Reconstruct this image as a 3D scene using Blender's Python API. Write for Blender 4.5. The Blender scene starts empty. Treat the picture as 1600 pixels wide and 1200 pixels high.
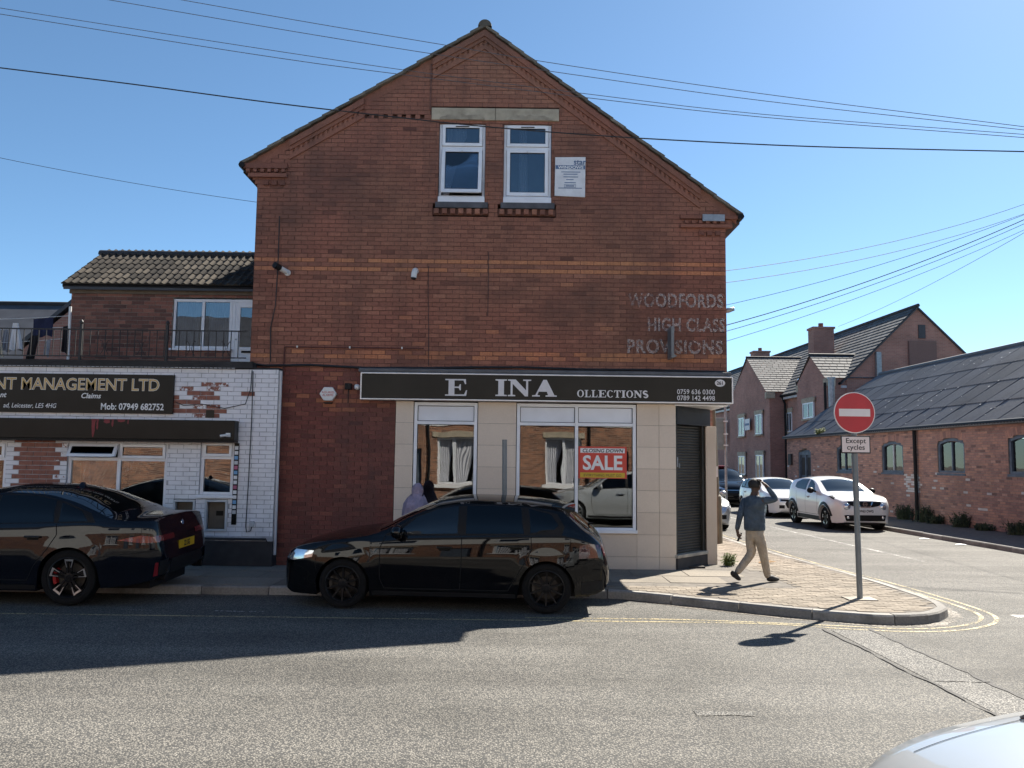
import bpy, bmesh, math, random
from mathutils import Vector, Matrix
from mathutils.bvhtree import BVHTree

R = math.radians
random.seed(11)
SC = bpy.context.scene
COL = SC.collection

# ------------------------------------------------------------------ camera
cam_d = bpy.data.cameras.new('camera')
cam = bpy.data.objects.new('camera', cam_d)
COL.objects.link(cam)
cam_d.sensor_fit = 'HORIZONTAL'
cam_d.sensor_width = 36.0
cam_d.lens = 36.0 * 1290.0 / 1600.0
cam_d.clip_start = 0.05
cam_d.clip_end = 6000.0
_pitch, _roll = math.atan(120 / 1290.0), 0.0125
cam.matrix_world = (Matrix.Translation((0, 0, 1.93)) @ Matrix.Rotation(R(90) + _pitch, 4, 'X')
                    @ Matrix.Rotation(_roll, 4, 'Z'))
SC.camera = cam

# ------------------------------------------------------------------ sky and sun
SUN_EL, SUN_AZ = R(42.2), R(41.3)          # azimuth: right of straight ahead (+Y towards +X)
world = bpy.data.worlds.new('World')
SC.world = world
world.use_nodes = True
wn = world.node_tree
wn.nodes.clear()
w_out = wn.nodes.new('ShaderNodeOutputWorld')
w_bg = wn.nodes.new('ShaderNodeBackground')
w_sky = wn.nodes.new('ShaderNodeTexSky')
w_sky.sky_type = 'NISHITA'
w_sky.sun_disc = False
w_sky.sun_elevation = SUN_EL
w_sky.sun_rotation = SUN_AZ
w_sky.altitude = 0
w_sky.air_density = 0.7
w_sky.dust_density = 0.2
w_sky.ozone_density = 5.0
w_bg.inputs['Strength'].default_value = 0.060
w_tint = wn.nodes.new('ShaderNodeMix')          # white balance of the whole sky
w_tint.data_type, w_tint.blend_type = 'RGBA', 'MULTIPLY'
w_tint.inputs[0].default_value = 1.0
w_tint.inputs[7].default_value = (.95, 1.045, .95, 1)
wn.links.new(w_sky.outputs[0], w_tint.inputs[6])
wn.links.new(w_tint.outputs[2], w_bg.inputs[0])
wn.links.new(w_bg.outputs[0], w_out.inputs[0])

sun_d = bpy.data.lights.new('sun', 'SUN')
sun_d.energy = 4.4
sun_d.angle = R(0.53)
sun_d.color = (1.0, 0.93, 0.82)
sun = bpy.data.objects.new('sun', sun_d)
COL.objects.link(sun)
_sd = Vector((math.sin(SUN_AZ) * math.cos(SUN_EL), math.cos(SUN_AZ) * math.cos(SUN_EL), math.sin(SUN_EL)))
sun.rotation_euler = _sd.to_track_quat('Z', 'Y').to_euler()
sun.location = _sd * 60

SC.view_settings.view_transform = 'Standard'
SC.view_settings.look = 'None'
SC.view_settings.exposure = 1.65
SC.view_settings.gamma = 1.0
SC.view_settings.use_curve_mapping = False
SC.cycles.max_bounces = 8
SC.cycles.transparent_max_bounces = 12
SC.cycles.caustics_reflective = False
SC.cycles.caustics_refractive = False
SC.cycles.use_denoising = True

# ------------------------------------------------------------------ materials
MATS = {}


class NT:
    def __init__(s, name):
        s.m = bpy.data.materials.new(name)
        s.m.use_nodes = True
        s.t = s.m.node_tree
        s.t.nodes.clear()
        s.out = s.t.nodes.new('ShaderNodeOutputMaterial')

    def n(s, typ, **kw):
        nd = s.t.nodes.new(typ)
        for k, v in kw.items():
            if k == 'i':
                for a, b in v.items():
                    if isinstance(b, bpy.types.NodeSocket):
                        s.t.links.new(b, nd.inputs[a])
                    else:
                        nd.inputs[a].default_value = b
            else:
                setattr(nd, k, v)
        return nd

    def link(s, a, b):
        s.t.links.new(a, b)

    def coord(s, kind='Object'):
        return s.n('ShaderNodeTexCoord').outputs[kind]

    def pos(s):
        return s.n('ShaderNodeNewGeometry').outputs['Position']

    def noise(s, scale, detail=3, rough=.5, vec=None):
        nd = s.n('ShaderNodeTexNoise', i={'Scale': scale, 'Detail': detail, 'Roughness': rough})
        s.link(vec if vec is not None else s.pos(), nd.inputs['Vector'])
        return nd.outputs['Fac']

    def ramp(s, fac, stops, interp='LINEAR'):
        nd = s.n('ShaderNodeValToRGB')
        cr = nd.color_ramp
        cr.interpolation = interp
        while len(cr.elements) < len(stops):
            cr.elements.new(.5)
        for e, (p, c) in zip(cr.elements, stops):
            e.position = p
            e.color = (c[0], c[1], c[2], 1) if hasattr(c, '__len__') else (c, c, c, 1)
        s.link(fac, nd.inputs[0])
        return nd.outputs[0]

    def mix(s, fac, a, b, mode='MIX'):
        nd = s.n('ShaderNodeMix', data_type='RGBA', blend_type=mode)
        for sock, v in ((nd.inputs[0], fac), (nd.inputs[6], a), (nd.inputs[7], b)):
            if isinstance(v, bpy.types.NodeSocket):
                s.link(v, sock)
            elif hasattr(v, '__len__'):
                sock.default_value = (v[0], v[1], v[2], 1)
            else:
                sock.default_value = v
        return nd.outputs[2]

    def math(s, op, a, b=0.0, clamp=False):
        nd = s.n('ShaderNodeMath', operation=op, use_clamp=clamp)
        for k, v in enumerate((a, b)):
            if isinstance(v, bpy.types.NodeSocket):
                s.link(v, nd.inputs[k])
            else:
                nd.inputs[k].default_value = v
        return nd.outputs[0]

    def rnd(s):
        """piece tone: mesh attribute for joined pieces, custom property for single pieces"""
        a = s.n('ShaderNodeAttribute', attribute_type='GEOMETRY', attribute_name='rnd')
        b = s.n('ShaderNodeAttribute', attribute_type='OBJECT', attribute_name='rnd')
        return s.math('ADD', a.outputs['Fac'], b.outputs['Fac'])

    def bump(s, h, strength=.3, dist=.01):
        return s.n('ShaderNodeBump', i={'Strength': strength, 'Distance': dist, 'Height': h}).outputs[0]

    def bsdf(s, color, rough=.8, normal=None, **kw):
        b = s.n('ShaderNodeBsdfPrincipled')
        if isinstance(color, bpy.types.NodeSocket):
            s.link(color, b.inputs['Base Color'])
        else:
            b.inputs['Base Color'].default_value = (*color[:3], 1)
        if isinstance(rough, bpy.types.NodeSocket):
            s.link(rough, b.inputs['Roughness'])
        else:
            b.inputs['Roughness'].default_value = rough
        if normal is not None:
            s.link(normal, b.inputs['Normal'])
        for k, v in kw.items():
            k = k.replace('_', ' ')
            if isinstance(v, bpy.types.NodeSocket):
                s.link(v, b.inputs[k])
            else:
                b.inputs[k].default_value = v
        return b.outputs[0]

    def done(s, sh):
        s.link(sh, s.out.inputs['Surface'])
        MATS[s.m.name] = s.m
        return s.m


def simple(name, c, rough=.7, var=.15, scale=6, bump=0.0, bscale=60, **kw):
    t = NT(name)
    n = t.noise(scale, 4)
    lo = [x * (1 - var) for x in c]
    hi = [min(1, x * (1 + var)) for x in c]
    colr = t.ramp(n, [(.3, lo), (.7, hi)])
    nm = t.bump(t.noise(bscale, 3), bump, .01 if bscale > 30 else .05) if bump else None
    return t.done(t.bsdf(colr, rough, nm, **kw))


def piece_mat(name, stops, rough=.85, bump=.35, bscale=70, stain=.25, stain_scale=.7, dirt=(.05, .04, .035), interp='LINEAR', tint=None, grain=.55, spec=.5):
    t = NT(name)
    c = t.ramp(t.rnd(), stops, interp)
    fine = t.noise(38, 4, .6)
    c = t.mix(grain, c, t.mix(1.0, c, t.ramp(fine, [(.25, .55), (.75, 1.35)]), 'MULTIPLY'))
    if tint:
        tn = t.ramp(t.noise(.42, 4, .6), [(.36, 0.), (.62, 1.)])
        c = t.mix(t.math('MULTIPLY', tn, .55), c, t.mix(1.0, c, tint, 'MULTIPLY'))
        mp = t.n('ShaderNodeMapping')
        mp.inputs['Scale'].default_value = (2.6, 2.6, .35)
        t.link(t.pos(), mp.inputs['Vector'])
        sk = t.ramp(t.noise(1.0, 5, .65, mp.outputs[0]), [(.52, 0.), (.74, 1.)])
        c = t.mix(t.math('MULTIPLY', sk, .5), c, dirt)
    big = t.noise(stain_scale, 5, .62)
    k = t.math('MULTIPLY', t.ramp(big, [(.48, 0.), (.75, 1.)]), stain)
    c = t.mix(k, c, dirt)
    nm = t.bump(t.noise(bscale, 4, .6), bump, .006)
    return t.done(t.bsdf(c, rough, nm, Specular_IOR_Level=spec))


def make_materials():
    # chip-sealed asphalt: pale worn stones in dark binder
    for name, lo, hi, dark in (('asphalt', (.116, .111, .100), (.272, .254, .223), .064), ('asphalt_patch', (.145, .141, .132), (.39, .37, .335), .065)):
        t = NT(name)
        p = t.pos()
        v = t.n('ShaderNodeTexVoronoi', i={'Scale': 66.0, 'Randomness': 1.0})
        t.link(p, v.inputs['Vector'])
        tone = t.n('ShaderNodeSeparateColor')
        t.link(v.outputs['Color'], tone.inputs[0])
        c = t.ramp(tone.outputs[0], [(.0, lo), (.45, [x * .6 + y * .4 for x, y in zip(lo, hi)]), (1., hi)])
        edge = t.ramp(v.outputs['Distance'], [(.35, 1.), (.62, .0)])
        c = t.mix(edge, (dark, dark, dark * .97), c)
        wear = t.noise(.45, 5, .65)
        c = t.mix(1.0, c, t.ramp(wear, [(.3, .68), (.5, 1.0), (.7, 1.14)]), 'MULTIPLY')
        oil = t.ramp(t.noise(1.9, 4, .7), [(.63, 0.), (.74, 1.)])
        c = t.mix(t.math('MULTIPLY', oil, .38), c, (.05, .048, .045))
        # tyre tracks: elongated along the street
        mp = t.n('ShaderNodeMapping')
        mp.inputs['Scale'].default_value = (.10, 1.1, 1)
        t.link(p, mp.inputs['Vector'])
        tr = t.noise(1.0, 4, .6, mp.outputs[0])
        c = t.mix(1.0, c, t.ramp(tr, [(.35, .76), (.62, 1.08)]), 'MULTIPLY')
        h = t.math('ADD', t.ramp(v.outputs['Distance'], [(.0, 1.), (.6, .0)]), t.math('MULTIPLY', tone.outputs[1], .7))
        nm = t.bump(h, .6, .008)
        t.done(t.bsdf(c, .8, nm, Specular_IOR_Level=.22))
    simple('bounce_white', (.80, .79, .76), .9, .06, 2)  # finish of the added light-bouncing storey behind the camera
    simple('ground_soil', (.10, .09, .075), .95, .3, .5)
    # brickwork
    piece_mat('brick', [(0, (.14, .055, .042)), (.25, (.265, .104, .072)), (.5, (.335, .134, .091)), (.72, (.40, .168, .112)),
                        (.84, (.50, .19, .098)), (1, (.56, .22, .115))], .9, .6, 60, .9, .6, (.105, .058, .047), tint=(.78, 1.06, 1.0))
    piece_mat('brick_red', [(0, (.12, .045, .038)), (.4, (.215, .072, .056)), (.7, (.28, .10, .072)), (1, (.42, .17, .09))], .85, .4, 60, .5, .6, (.085, .055, .048), tint=(.8, .7, .7))
    piece_mat('brick_extension', [(0, (.12, .06, .05)), (.5, (.27, .115, .085)), (1, (.38, .18, .125))], .9, .4, 60, .45, .7, (.07, .045, .035))
    piece_mat('brick_warehouse', [(0, (.20, .125, .11)), (.4, (.42, .245, .20)), (.8, (.56, .31, .22)), (.9, (.58, .36, .28)), (.93, (.62, .58, .54)), (1, (.72, .69, .66))],
              .9, .4, 50, .5, .45, (.12, .085, .07))
    simple('mortar', (.085, .062, .052), .95, .3, 9, .3)
    simple('mortar_dark', (.155, .075, .058), .95, .3, 9, .3)
    simple('mortar_white', (.42, .42, .45), .9, .35, 7, .3)
    simple('mortar_pale', (.25, .22, .19), .95, .3, 9, .3)
    # white painted brick with flaking paint
    t = NT('brick_painted')
    v = t.rnd()
    flake = t.noise(16, 5, .65)
    s = t.math('ADD', v, t.math('MULTIPLY', t.math('SUBTRACT', flake, .5), .55))
    paint = t.ramp(t.noise(3.2, 4), [(.3, (.76, .76, .80)), (.7, (.86, .86, .89))])
    grime = t.noise(1.1, 5, .7)
    paint = t.mix(t.math('MULTIPLY', t.ramp(grime, [(.5, 0.), (.8, 1.)]), .5), paint, (.45, .43, .41))
    under = t.ramp(t.noise(11, 3), [(.3, (.20, .072, .05)), (.7, (.33, .125, .082))])
    c = t.mix(t.ramp(s, [(.56, 0.), (.60, 1.)]), paint, under)
    t.done(t.bsdf(c, .6, t.bump(t.math('ADD', t.noise(60, 3), t.ramp(s, [(.55, 1.), (.61, 0.)])), .4, .004)))
    # plain procedural brick for far walls
    for name, a, b, mort, sc in (('brick_far', (.33, .17, .135), (.42, .21, .165), (.38, .29, .25), 1.0),
                                 ('brick_opposite', (.14, .062, .04), (.40, .18, .10), (.42, .34, .26), 1.0)):
        t = NT(name)
        g = t.n('ShaderNodeNewGeometry')
        sp = t.n('ShaderNodeSeparateXYZ')
        t.link(g.outputs['Position'], sp.inputs[0])
        hor = t.math('ADD', sp.outputs[0], sp.outputs[1])
        cb = t.n('ShaderNodeCombineXYZ')
        t.link(hor, cb.inputs[0])
        t.link(sp.outputs[2], cb.inputs[1])
        bk = t.n('ShaderNodeTexBrick', i={'Scale': sc, 'Color1': (*a, 1), 'Color2': (*b, 1), 'Mortar': (*mort, 1), 'Mortar Size': .006,
                                          'Brick Width': .225, 'Row Height': .075, 'Bias': 0.0})
        t.link(cb.outputs[0], bk.inputs['Vector'])
        c = t.mix(1.0, bk.outputs[0], t.ramp(t.noise(.8, 5, .6), [(.3, .75), (.7, 1.15)]), 'MULTIPLY')
        t.done(t.bsdf(c, .9, t.bump(bk.outputs['Fac'], .3, .008)))
    # roofs
    piece_mat('roof_tile', [(0, (.02, .018, .017)), (.5, (.042, .037, .032)), (1, (.08, .069, .057))], .9, .5, 45, .35, 1.2, (.03, .03, .025), spec=.15)
    piece_mat('verge_tile', [(0, (.10, .088, .07)), (1, (.22, .19, .15))], .85, .5, 40, .4, 1.5, (.07, .06, .045))
    piece_mat('slate', [(0, (.07, .074, .082)), (.5, (.10, .105, .112)), (1, (.14, .14, .145))], .8, .3, 30, .2, .5, (.1, .1, .1), spec=.3)
    piece_mat('fibre_sheet', [(0, (.115, .125, .138)), (.5, (.15, .16, .175)), (1, (.19, .20, .21))], .6, .5, 26, .45, .8, (.055, .06, .062))
    simple('slate_plain', (.05, .052, .06), .6, .25, 2)
    simple('lead', (.10, .105, .115), .55, .2, 5)
    simple('slate_ledge', (.085, .085, .095), .7, .3, 6)
    simple('felt', (.035, .033, .033), .9, .3, 4, .4)
    # stone and paving
    simple('lintel_stone', (.42, .36, .27), .85, .25, 5, .35)
    simple('lintel_carved', (.34, .29, .22), .85, .25, 8, .35)
    piece_mat('cladding_tile', [(0, (.66, .55, .45)), (1, (.73, .62, .51))], .38, .04, 30, .25, 1.3, (.46, .37, .28), grain=.10)
    piece_mat('paving_slab', [(0, (.20, .178, .148)), (1, (.265, .235, .195))], .9, .4, 70, .5, 1.1, (.11, .10, .086), spec=.2)
    piece_mat('paving_block', [(0, (.185, .158, .126)), (1, (.285, .245, .198))], .9, .45, 80, .5, 1.1, (.11, .097, .08), spec=.2)
    piece_mat('kerb_stone', [(0, (.20, .19, .175)), (1, (.31, .295, .27))], .85, .6, 60, .8, 2.4, (.085, .078, .068))
    simple('paving_bed', (.13, .115, .098), .95, .3, 8, .4)
    simple('step_stone', (.38, .34, .28), .85, .35, 4, .4)
    # plastics, metals
    simple('upvc', (.82, .84, .88), .32, .06, 4)
    simple('upvc_grey', (.55, .56, .58), .4, .1, 4)
    simple('panel_white', (.80, .83, .89), .4, .05, 3)
    simple('gasket', (.02, .02, .022), .6)
    simple('sign_black', (.014, .013, .012), .28, .2, 3, Specular_IOR_Level=.15)
    simple('sign_brown', (.022, .019, .015), .3, .25, 1.2, Specular_IOR_Level=.2)
    simple('sign_trim', (.60, .60, .62), .35, .1, 5, Metallic=.6)
    simple('letter_pale', (.72, .70, .71), .45, .05)
    simple('letter_white', (.82, .82, .82), .5, .05)
    simple('letter_gold', (.55, .37, .14), .4, .12, 4)
    simple('letter_dark', (.02, .02, .022), .6)
    simple('letter_blue', (.10, .17, .30), .6)
    simple('letter_red', (.50, .05, .06), .6)
    simple('board_white', (.72, .73, .75), .5, .1, 8)
    simple('paint_red', (.20, .010, .018), .5, .2, 8)
    simple('sign_red', (.50, .012, .030), .35, .06)
    simple('sign_white', (.80, .76, .75), .35, .04)
    simple('plate_pink', (.80, .70, .68), .4, .04)
    simple('poster_red', (.60, .055, .035), .45, .08)
    simple('poster_yellow', (.62, .42, .03), .45, .06)
    simple('steel_grey', (.19, .205, .215), .5, .12, 6, Metallic=.4)
    simple('galvanised', (.32, .34, .36), .45, .2, 9, Metallic=.6)
    simple('column_paint', (.15, .125, .085), .7, .25, 5, .3)
    simple('shutter_metal', (.055, .052, .046), .45, .25, 3, Metallic=.45)
    simple('shutter_box', (.028, .034, .042), .35, .15, Specular_IOR_Level=.15)
    simple('black_iron', (.016, .016, .018), .55, .3, 20)
    simple('black_plastic', (.016, .016, .017), .5, .15, Specular_IOR_Level=.15)
    simple('cable_black', (.02, .02, .022), .6)
    simple('cable_grey', (.10, .10, .11), .6)
    simple('white_plastic', (.70, .71, .70), .4, .05)
    simple('blue_frame', (.095, .125, .165), .6, .25, 6)
    simple('plinth_black', (.030, .028, .030), .7, .3, 5, .3)
    simple('bitumen', (.022, .02, .02), .8, .3, 5, .4)
    simple('road_board', (.22, .255, .25), .6, .1)
    simple('chimney_pot', (.16, .075, .05), .8)
    simple('interior_dark', (.045, .04, .036), .9)
    simple('interior_wall', (.16, .13, .10), .9)
    simple('curtain', (.55, .56, .60), .9, .12, 5)
    simple('cloth_navy', (.012, .016, .05), .9, .3, 8)
    simple('cloth_white', (.75, .75, .76), .9, .08, 8)
    simple('cloth_grey', (.30, .32, .36), .9, .2, 20)
    simple('cloth_cream', (.60, .53, .40), .9, .1, 8)
    simple('cloth_black', (.014, .013, .016), .9, .3)
    simple('cloth_purple', (.06, .045, .30), .8, .2)
    simple('sticker_blue', (.15, .35, .60), .5)
    simple('sticker_pink', (.45, .12, .22), .5)
    simple('weed_green', (.10, .125, .028), .8, .35, 30)
    simple('weed_dark', (.045, .06, .028), .85, .4, 12)
    simple('leaf_dry', (.22, .13, .05), .9, .3)
    # worn road paint
    for name, c, th in (('yellow_line', (.42, .345, .18), .515), ('white_line', (.62, .61, .58), .47), ('white_worn', (.55, .54, .52), .56), ('gutter_grit', (.15, .125, .095), .50)):
        t = NT(name)
        n = t.noise(34, 4, .7)
        n2 = t.noise(2.2, 3)
        a = t.ramp(t.math('ADD', t.math('MULTIPLY', n, .75), t.math('MULTIPLY', n2, .3)), [(th - .04, 0.), (th + .03, 1.)])
        colr = t.ramp(t.noise(9, 3), [(.3, [x * .8 for x in c]), (.7, c)])
        sh = t.bsdf(colr, .7)
        tr = t.n('ShaderNodeBsdfTransparent')
        mx = t.n('ShaderNodeMixShader')
        t.link(a, mx.inputs[0])
        t.link(tr.outputs[0], mx.inputs[1])
        t.link(sh, mx.inputs[2])
        t.done(mx.outputs[0])
    # faded wall lettering: paint worn off the brick
    for name, c, th in (('ghost_paint', (.60, .50, .47), .455), ('ghost_shadow', (.07, .05, .05), .54)):
        t = NT(name)
        n = t.noise(26, 5, .7)
        n2 = t.noise(1.7, 3)
        a = t.math('MULTIPLY', t.ramp(t.math('ADD', t.math('MULTIPLY', n, .75), t.math('MULTIPLY', n2, .2)), [(th - .06, 0.), (th + .08, 1.)]), .46)
        sh = t.bsdf(c, .9)
        tr = t.n('ShaderNodeBsdfTransparent')
        mx = t.n('ShaderNodeMixShader')
        t.link(a, mx.inputs[0])
        t.link(tr.outputs[0], mx.inputs[1])
        t.link(sh, mx.inputs[2])
        t.done(mx.outputs[0])
    # glass: fresnel mirror over clear or tinted pane
    for name, ior, tint, wav in (('shop_glass', 1.85, (.80, .82, .82), .0016), ('window_glass', 2.05, (.62, .68, .74), .003), ('car_glass', 1.5, (.10, .11, .12), .0),
                                 ('car_glass_clear', 1.7, (.55, .60, .60), .0), ('lamp_glass', 1.5, (.9, .92, .95), .0)):
        t = NT(name)
        nm = None
        fr = t.n('ShaderNodeFresnel', i={'IOR': ior})
        gl = t.n('ShaderNodeBsdfGlossy', i={'Roughness': .0 if wav else .015, 'Color': (1, 1, 1, 1)})
        if wav:
            mp = t.n('ShaderNodeMapping')
            mp.inputs['Scale'].default_value = (1.6, 1.6, .8)
            t.link(t.pos(), mp.inputs['Vector'])
            nm = t.bump(t.noise(1.3, 1, .4, mp.outputs[0]), 1.0, wav)
            t.link(nm, gl.inputs['Normal'])
        tr = t.n('ShaderNodeBsdfTransparent', i={'Color': (*tint, 1)})
        mx = t.n('ShaderNodeMixShader')
        t.link(fr.outputs[0], mx.inputs[0])
        t.link(tr.outputs[0], mx.inputs[1])
        t.link(gl.outputs[0], mx.inputs[2])
        t.done(mx.outputs[0])
    # car finishes
    for name, c, met, r in (('paint_black', (.003, .003, .004), .0, .3), ('paint_navy', (.003, .0045, .009), .0, .3), ('paint_white', (.72, .72, .71), .0, .3),
                            ('paint_silver', (.46, .48, .49), .55, .32), ('paint_pearl', (.40, .42, .43), .3, .35)):
        t = NT(name)
        dust = t.ramp(t.noise(7, 4, .6), [(.45, 0.), (.9, 1.)])
        colr = t.mix(t.math('MULTIPLY', dust, .02), c, (.2, .18, .16))
        t.done(t.bsdf(colr, r, None, Metallic=met, Coat_Weight=1.0 if max(c) > .1 else .8, Coat_Roughness=.02, Specular_IOR_Level=.5 if max(c) > .1 else .0))
    simple('tyre', (.009, .009, .0095), .9, .3, 12, .2, Specular_IOR_Level=.2)
    simple('rim_black', (.012, .012, .013), .3, .1, Specular_IOR_Level=.15)
    simple('rim_silver', (.50, .51, .52), .28, .1, Metallic=.8)
    simple('caliper_red', (.35, .01, .015), .4)
    simple('brake_steel', (.06, .055, .05), .5, .2, Metallic=.6)
    simple('chrome', (.65, .66, .68), .12, .05, Metallic=1.0)
    simple('trim_black', (.013, .013, .014), .45, .1, Specular_IOR_Level=.15)
    simple('seam_black', (.003, .003, .003), .9, .1)
    simple('lamp_red', (.16, .006, .012), .12, .1, Coat_Weight=1.0)
    simple('lamp_red_dark', (.045, .004, .009), .12, .1, Coat_Weight=1.0)
    simple('lamp_clear', (.55, .60, .66), .08, .15, 14, Metallic=.7, Coat_Weight=1.0)
    simple('plate_yellow', (.62, .38, .01), .45, .05)
    simple('plate_white', (.75, .75, .74), .45, .04)
    simple('taxi_light', (.20, .02, .03), .35, .1)
    simple('skin', (.085, .045, .030), .6, .15, 20)
    simple('skin_light', (.36, .21, .15), .6, .1, 20)
    simple('hair', (.012, .010, .009), .7, .3, 60)
    simple('sweater', (.060, .085, .115), .95, .22, 9, .9, 16)
    simple('chinos', (.40, .33, .25), .9, .18, 9, .8, 15)
    simple('shoe', (.013, .012, .013), .7, .2)
    simple('lavender', (.30, .25, .33), .9, .2, 7, .9, 14)


make_materials()
M = MATS

# ------------------------------------------------------------------ mesh helpers


class MB:
    """collects faces, then links them as ONE mesh object"""

    def __init__(s):
        s.v, s.f, s.r, s.cur = [], [], [], 0.0

    def face(s, pts):
        i = len(s.v)
        s.v += [tuple(p) for p in pts]
        s.f.append(tuple(range(i, i + len(pts))))
        s.r.append(s.cur)

    def hexa(s, p):
        i = len(s.v)
        s.v += [tuple(q) for q in p]
        for a in ((0, 3, 2, 1), (4, 5, 6, 7), (0, 1, 5, 4), (1, 2, 6, 5), (2, 3, 7, 6), (3, 0, 4, 7)):
            s.f.append(tuple(i + k for k in a))
            s.r.append(s.cur)

    def box(s, x0, x1, y0, y1, z0, z1):
        s.hexa([(x0, y0, z0), (x1, y0, z0), (x1, y1, z0), (x0, y1, z0), (x0, y0, z1), (x1, y0, z1), (x1, y1, z1), (x0, y1, z1)])
        return s

    def bbox(s, c, size, M4=None):
        """box at c of a size, turned by a 3x3 matrix"""
        hx, hy, hz = size[0] / 2, size[1] / 2, size[2] / 2
        pts = []
        for dz in (-hz, hz):
            for dx, dy in ((-hx, -hy), (hx, -hy), (hx, hy), (-hx, hy)):
                q = Vector((dx, dy, dz))
                if M4 is not None:
                    q = M4 @ q
                pts.append((c[0] + q.x, c[1] + q.y, c[2] + q.z))
        s.hexa(pts)
        return s

    def prism(s, poly, fn, a0, a1):
        """polygon (u,v) pushed from a0 to a1; fn(u,v,a)->xyz"""
        n = len(poly)
        i = len(s.v)
        s.v += [tuple(fn(u, v, a0)) for u, v in poly] + [tuple(fn(u, v, a1)) for u, v in poly]
        s.f.append(tuple(range(i, i + n)))
        s.f.append(tuple(range(i + 2 * n - 1, i + n - 1, -1)))
        for k in range(n):
            s.f.append((i + k, i + n + k, i + n + (k + 1) % n, i + (k + 1) % n))
        s.r += [s.cur] * (n + 2)
        return s

    def tube(s, pts, r, n=8, cap=True):
        pts = [Vector(p) for p in pts]
        rs = r if hasattr(r, '__len__') else [r] * len(pts)
        base = len(s.v)
        up = None
        for k, p in enumerate(pts):
            d = (pts[min(k + 1, len(pts) - 1)] - pts[max(k - 1, 0)]).normalized()
            if up is None:
                up = Vector((0, 0, 1)) if abs(d.z) < .9 else Vector((1, 0, 0))
            a = d.cross(up).normalized()
            up = a.cross(d).normalized()
            for j in range(n):
                t = 2 * math.pi * j / n
                s.v.append(tuple(p + (a * math.cos(t) + up * math.sin(t)) * rs[k]))
        for k in range(len(pts) - 1):
            for j in range(n):
                s.f.append((base + k * n + j, base + k * n + (j + 1) % n, base + (k + 1) * n + (j + 1) % n, base + (k + 1) * n + j))
                s.r.append(s.cur)
        if cap:
            s.f.append(tuple(base + j for j in range(n - 1, -1, -1)))
            s.f.append(tuple(base + (len(pts) - 1) * n + j for j in range(n)))
            s.r += [s.cur] * 2
        return s

    def lathe(s, prof, c, axis='Y', n=32, a0=0.0, a1=2 * math.pi):
        """profile (radius, along) turned round an axis through c"""
        base = len(s.v)
        full = abs(a1 - a0 - 2 * math.pi) < 1e-6
        cols = n if full else n + 1
        for j in range(cols):
            t = a0 + (a1 - a0) * j / n
            ct, st = math.cos(t), math.sin(t)
            for rr, h in prof:
                if axis == 'Y':
                    p = (rr * ct, h, rr * st)
                elif axis == 'Z':
                    p = (rr * ct, rr * st, h)
                else:
                    p = (h, rr * ct, rr * st)
                s.v.append((c[0] + p[0], c[1] + p[1], c[2] + p[2]))
        m = len(prof)
        for j in range(n):
            j2 = (j + 1) % cols
            for k in range(m - 1):
                s.f.append((base + j * m + k, base + j2 * m + k, base + j2 * m + k + 1, base + j * m + k + 1))
                s.r.append(s.cur)
        return s

    def grid(s, rows):
        """rows of equal-length point lists -> quads"""
        base = len(s.v)
        m = len(rows[0])
        for rw in rows:
            s.v += [tuple(p) for p in rw]
        for a in range(len(rows) - 1):
            for b in range(m - 1):
                s.f.append((base + a * m + b, base + a * m + b + 1, base + (a + 1) * m + b + 1, base + (a + 1) * m + b))
                s.r.append(s.cur)
        return s

    def mesh(s, name, mat, smooth=False, angle=None):
        me = bpy.data.meshes.new(name)
        me.from_pydata(s.v, [], s.f)
        me.materials.append(M[mat] if isinstance(mat, str) else mat)
        if any(s.r):
            at = me.attributes.new('rnd', 'FLOAT', 'FACE')
            at.data.foreach_set('value', s.r)
        if smooth:
            me.polygons.foreach_set('use_smooth', [True] * len(me.polygons))
            if angle:
                me.set_sharp_from_angle(angle=R(angle))
        me.update()
        return me

    def build(s, name, mat, parent=None, smooth=False, angle=None, recalc=True, bevel=0.0):
        me = s.mesh(name, mat, False)
        if recalc or bevel or smooth:
            bm = bmesh.new()
            bm.from_mesh(me)
            if smooth:
                bmesh.ops.remove_doubles(bm, verts=bm.verts, dist=1e-5)
            bmesh.ops.recalc_face_normals(bm, faces=bm.faces)
            if bevel:
                bmesh.ops.remove_doubles(bm, verts=bm.verts, dist=1e-5)
                es = [e for e in bm.edges if len(e.link_faces) == 2 and e.calc_face_angle(0) > .6]
                bmesh.ops.bevel(bm, geom=es, offset=bevel, segments=2, profile=.6, affect='EDGES', clamp_overlap=True)
            bm.to_mesh(me)
            bm.free()
        if smooth:
            me.polygons.foreach_set('use_smooth', [True] * len(me.polygons))
            if angle:
                me.set_sharp_from_angle(angle=R(angle))
        return add(name, me, parent)


ROOT_INV = {}


def add(name, data, parent=None):
    o = bpy.data.objects.new(name, data)
    COL.objects.link(o)
    if parent is not None:
        o.parent = parent
        if parent.name in ROOT_INV:
            o.matrix_parent_inverse = ROOT_INV[parent.name]
    return o


def tag(o, label=None, cat=None, group=None, kind=None):
    if label:
        o['label'] = label
    if cat:
        o['category'] = cat
    if group:
        o['group'] = group
    if kind:
        o['kind'] = kind
    return o


def thing(name, loc, label, cat, group=None, rotz=0.0, local=False):
    """an Empty at a thing's base; its parts are given in world metres unless local"""
    o = bpy.data.objects.new(name, None)
    o.empty_display_size = .2
    COL.objects.link(o)
    o.location = loc
    o.rotation_euler = (0, 0, rotz)
    if not local:
        ROOT_INV[o.name] = Matrix.Translation(Vector(loc)).inverted()
    return tag(o, label, cat, group)


UNITS = {}


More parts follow.
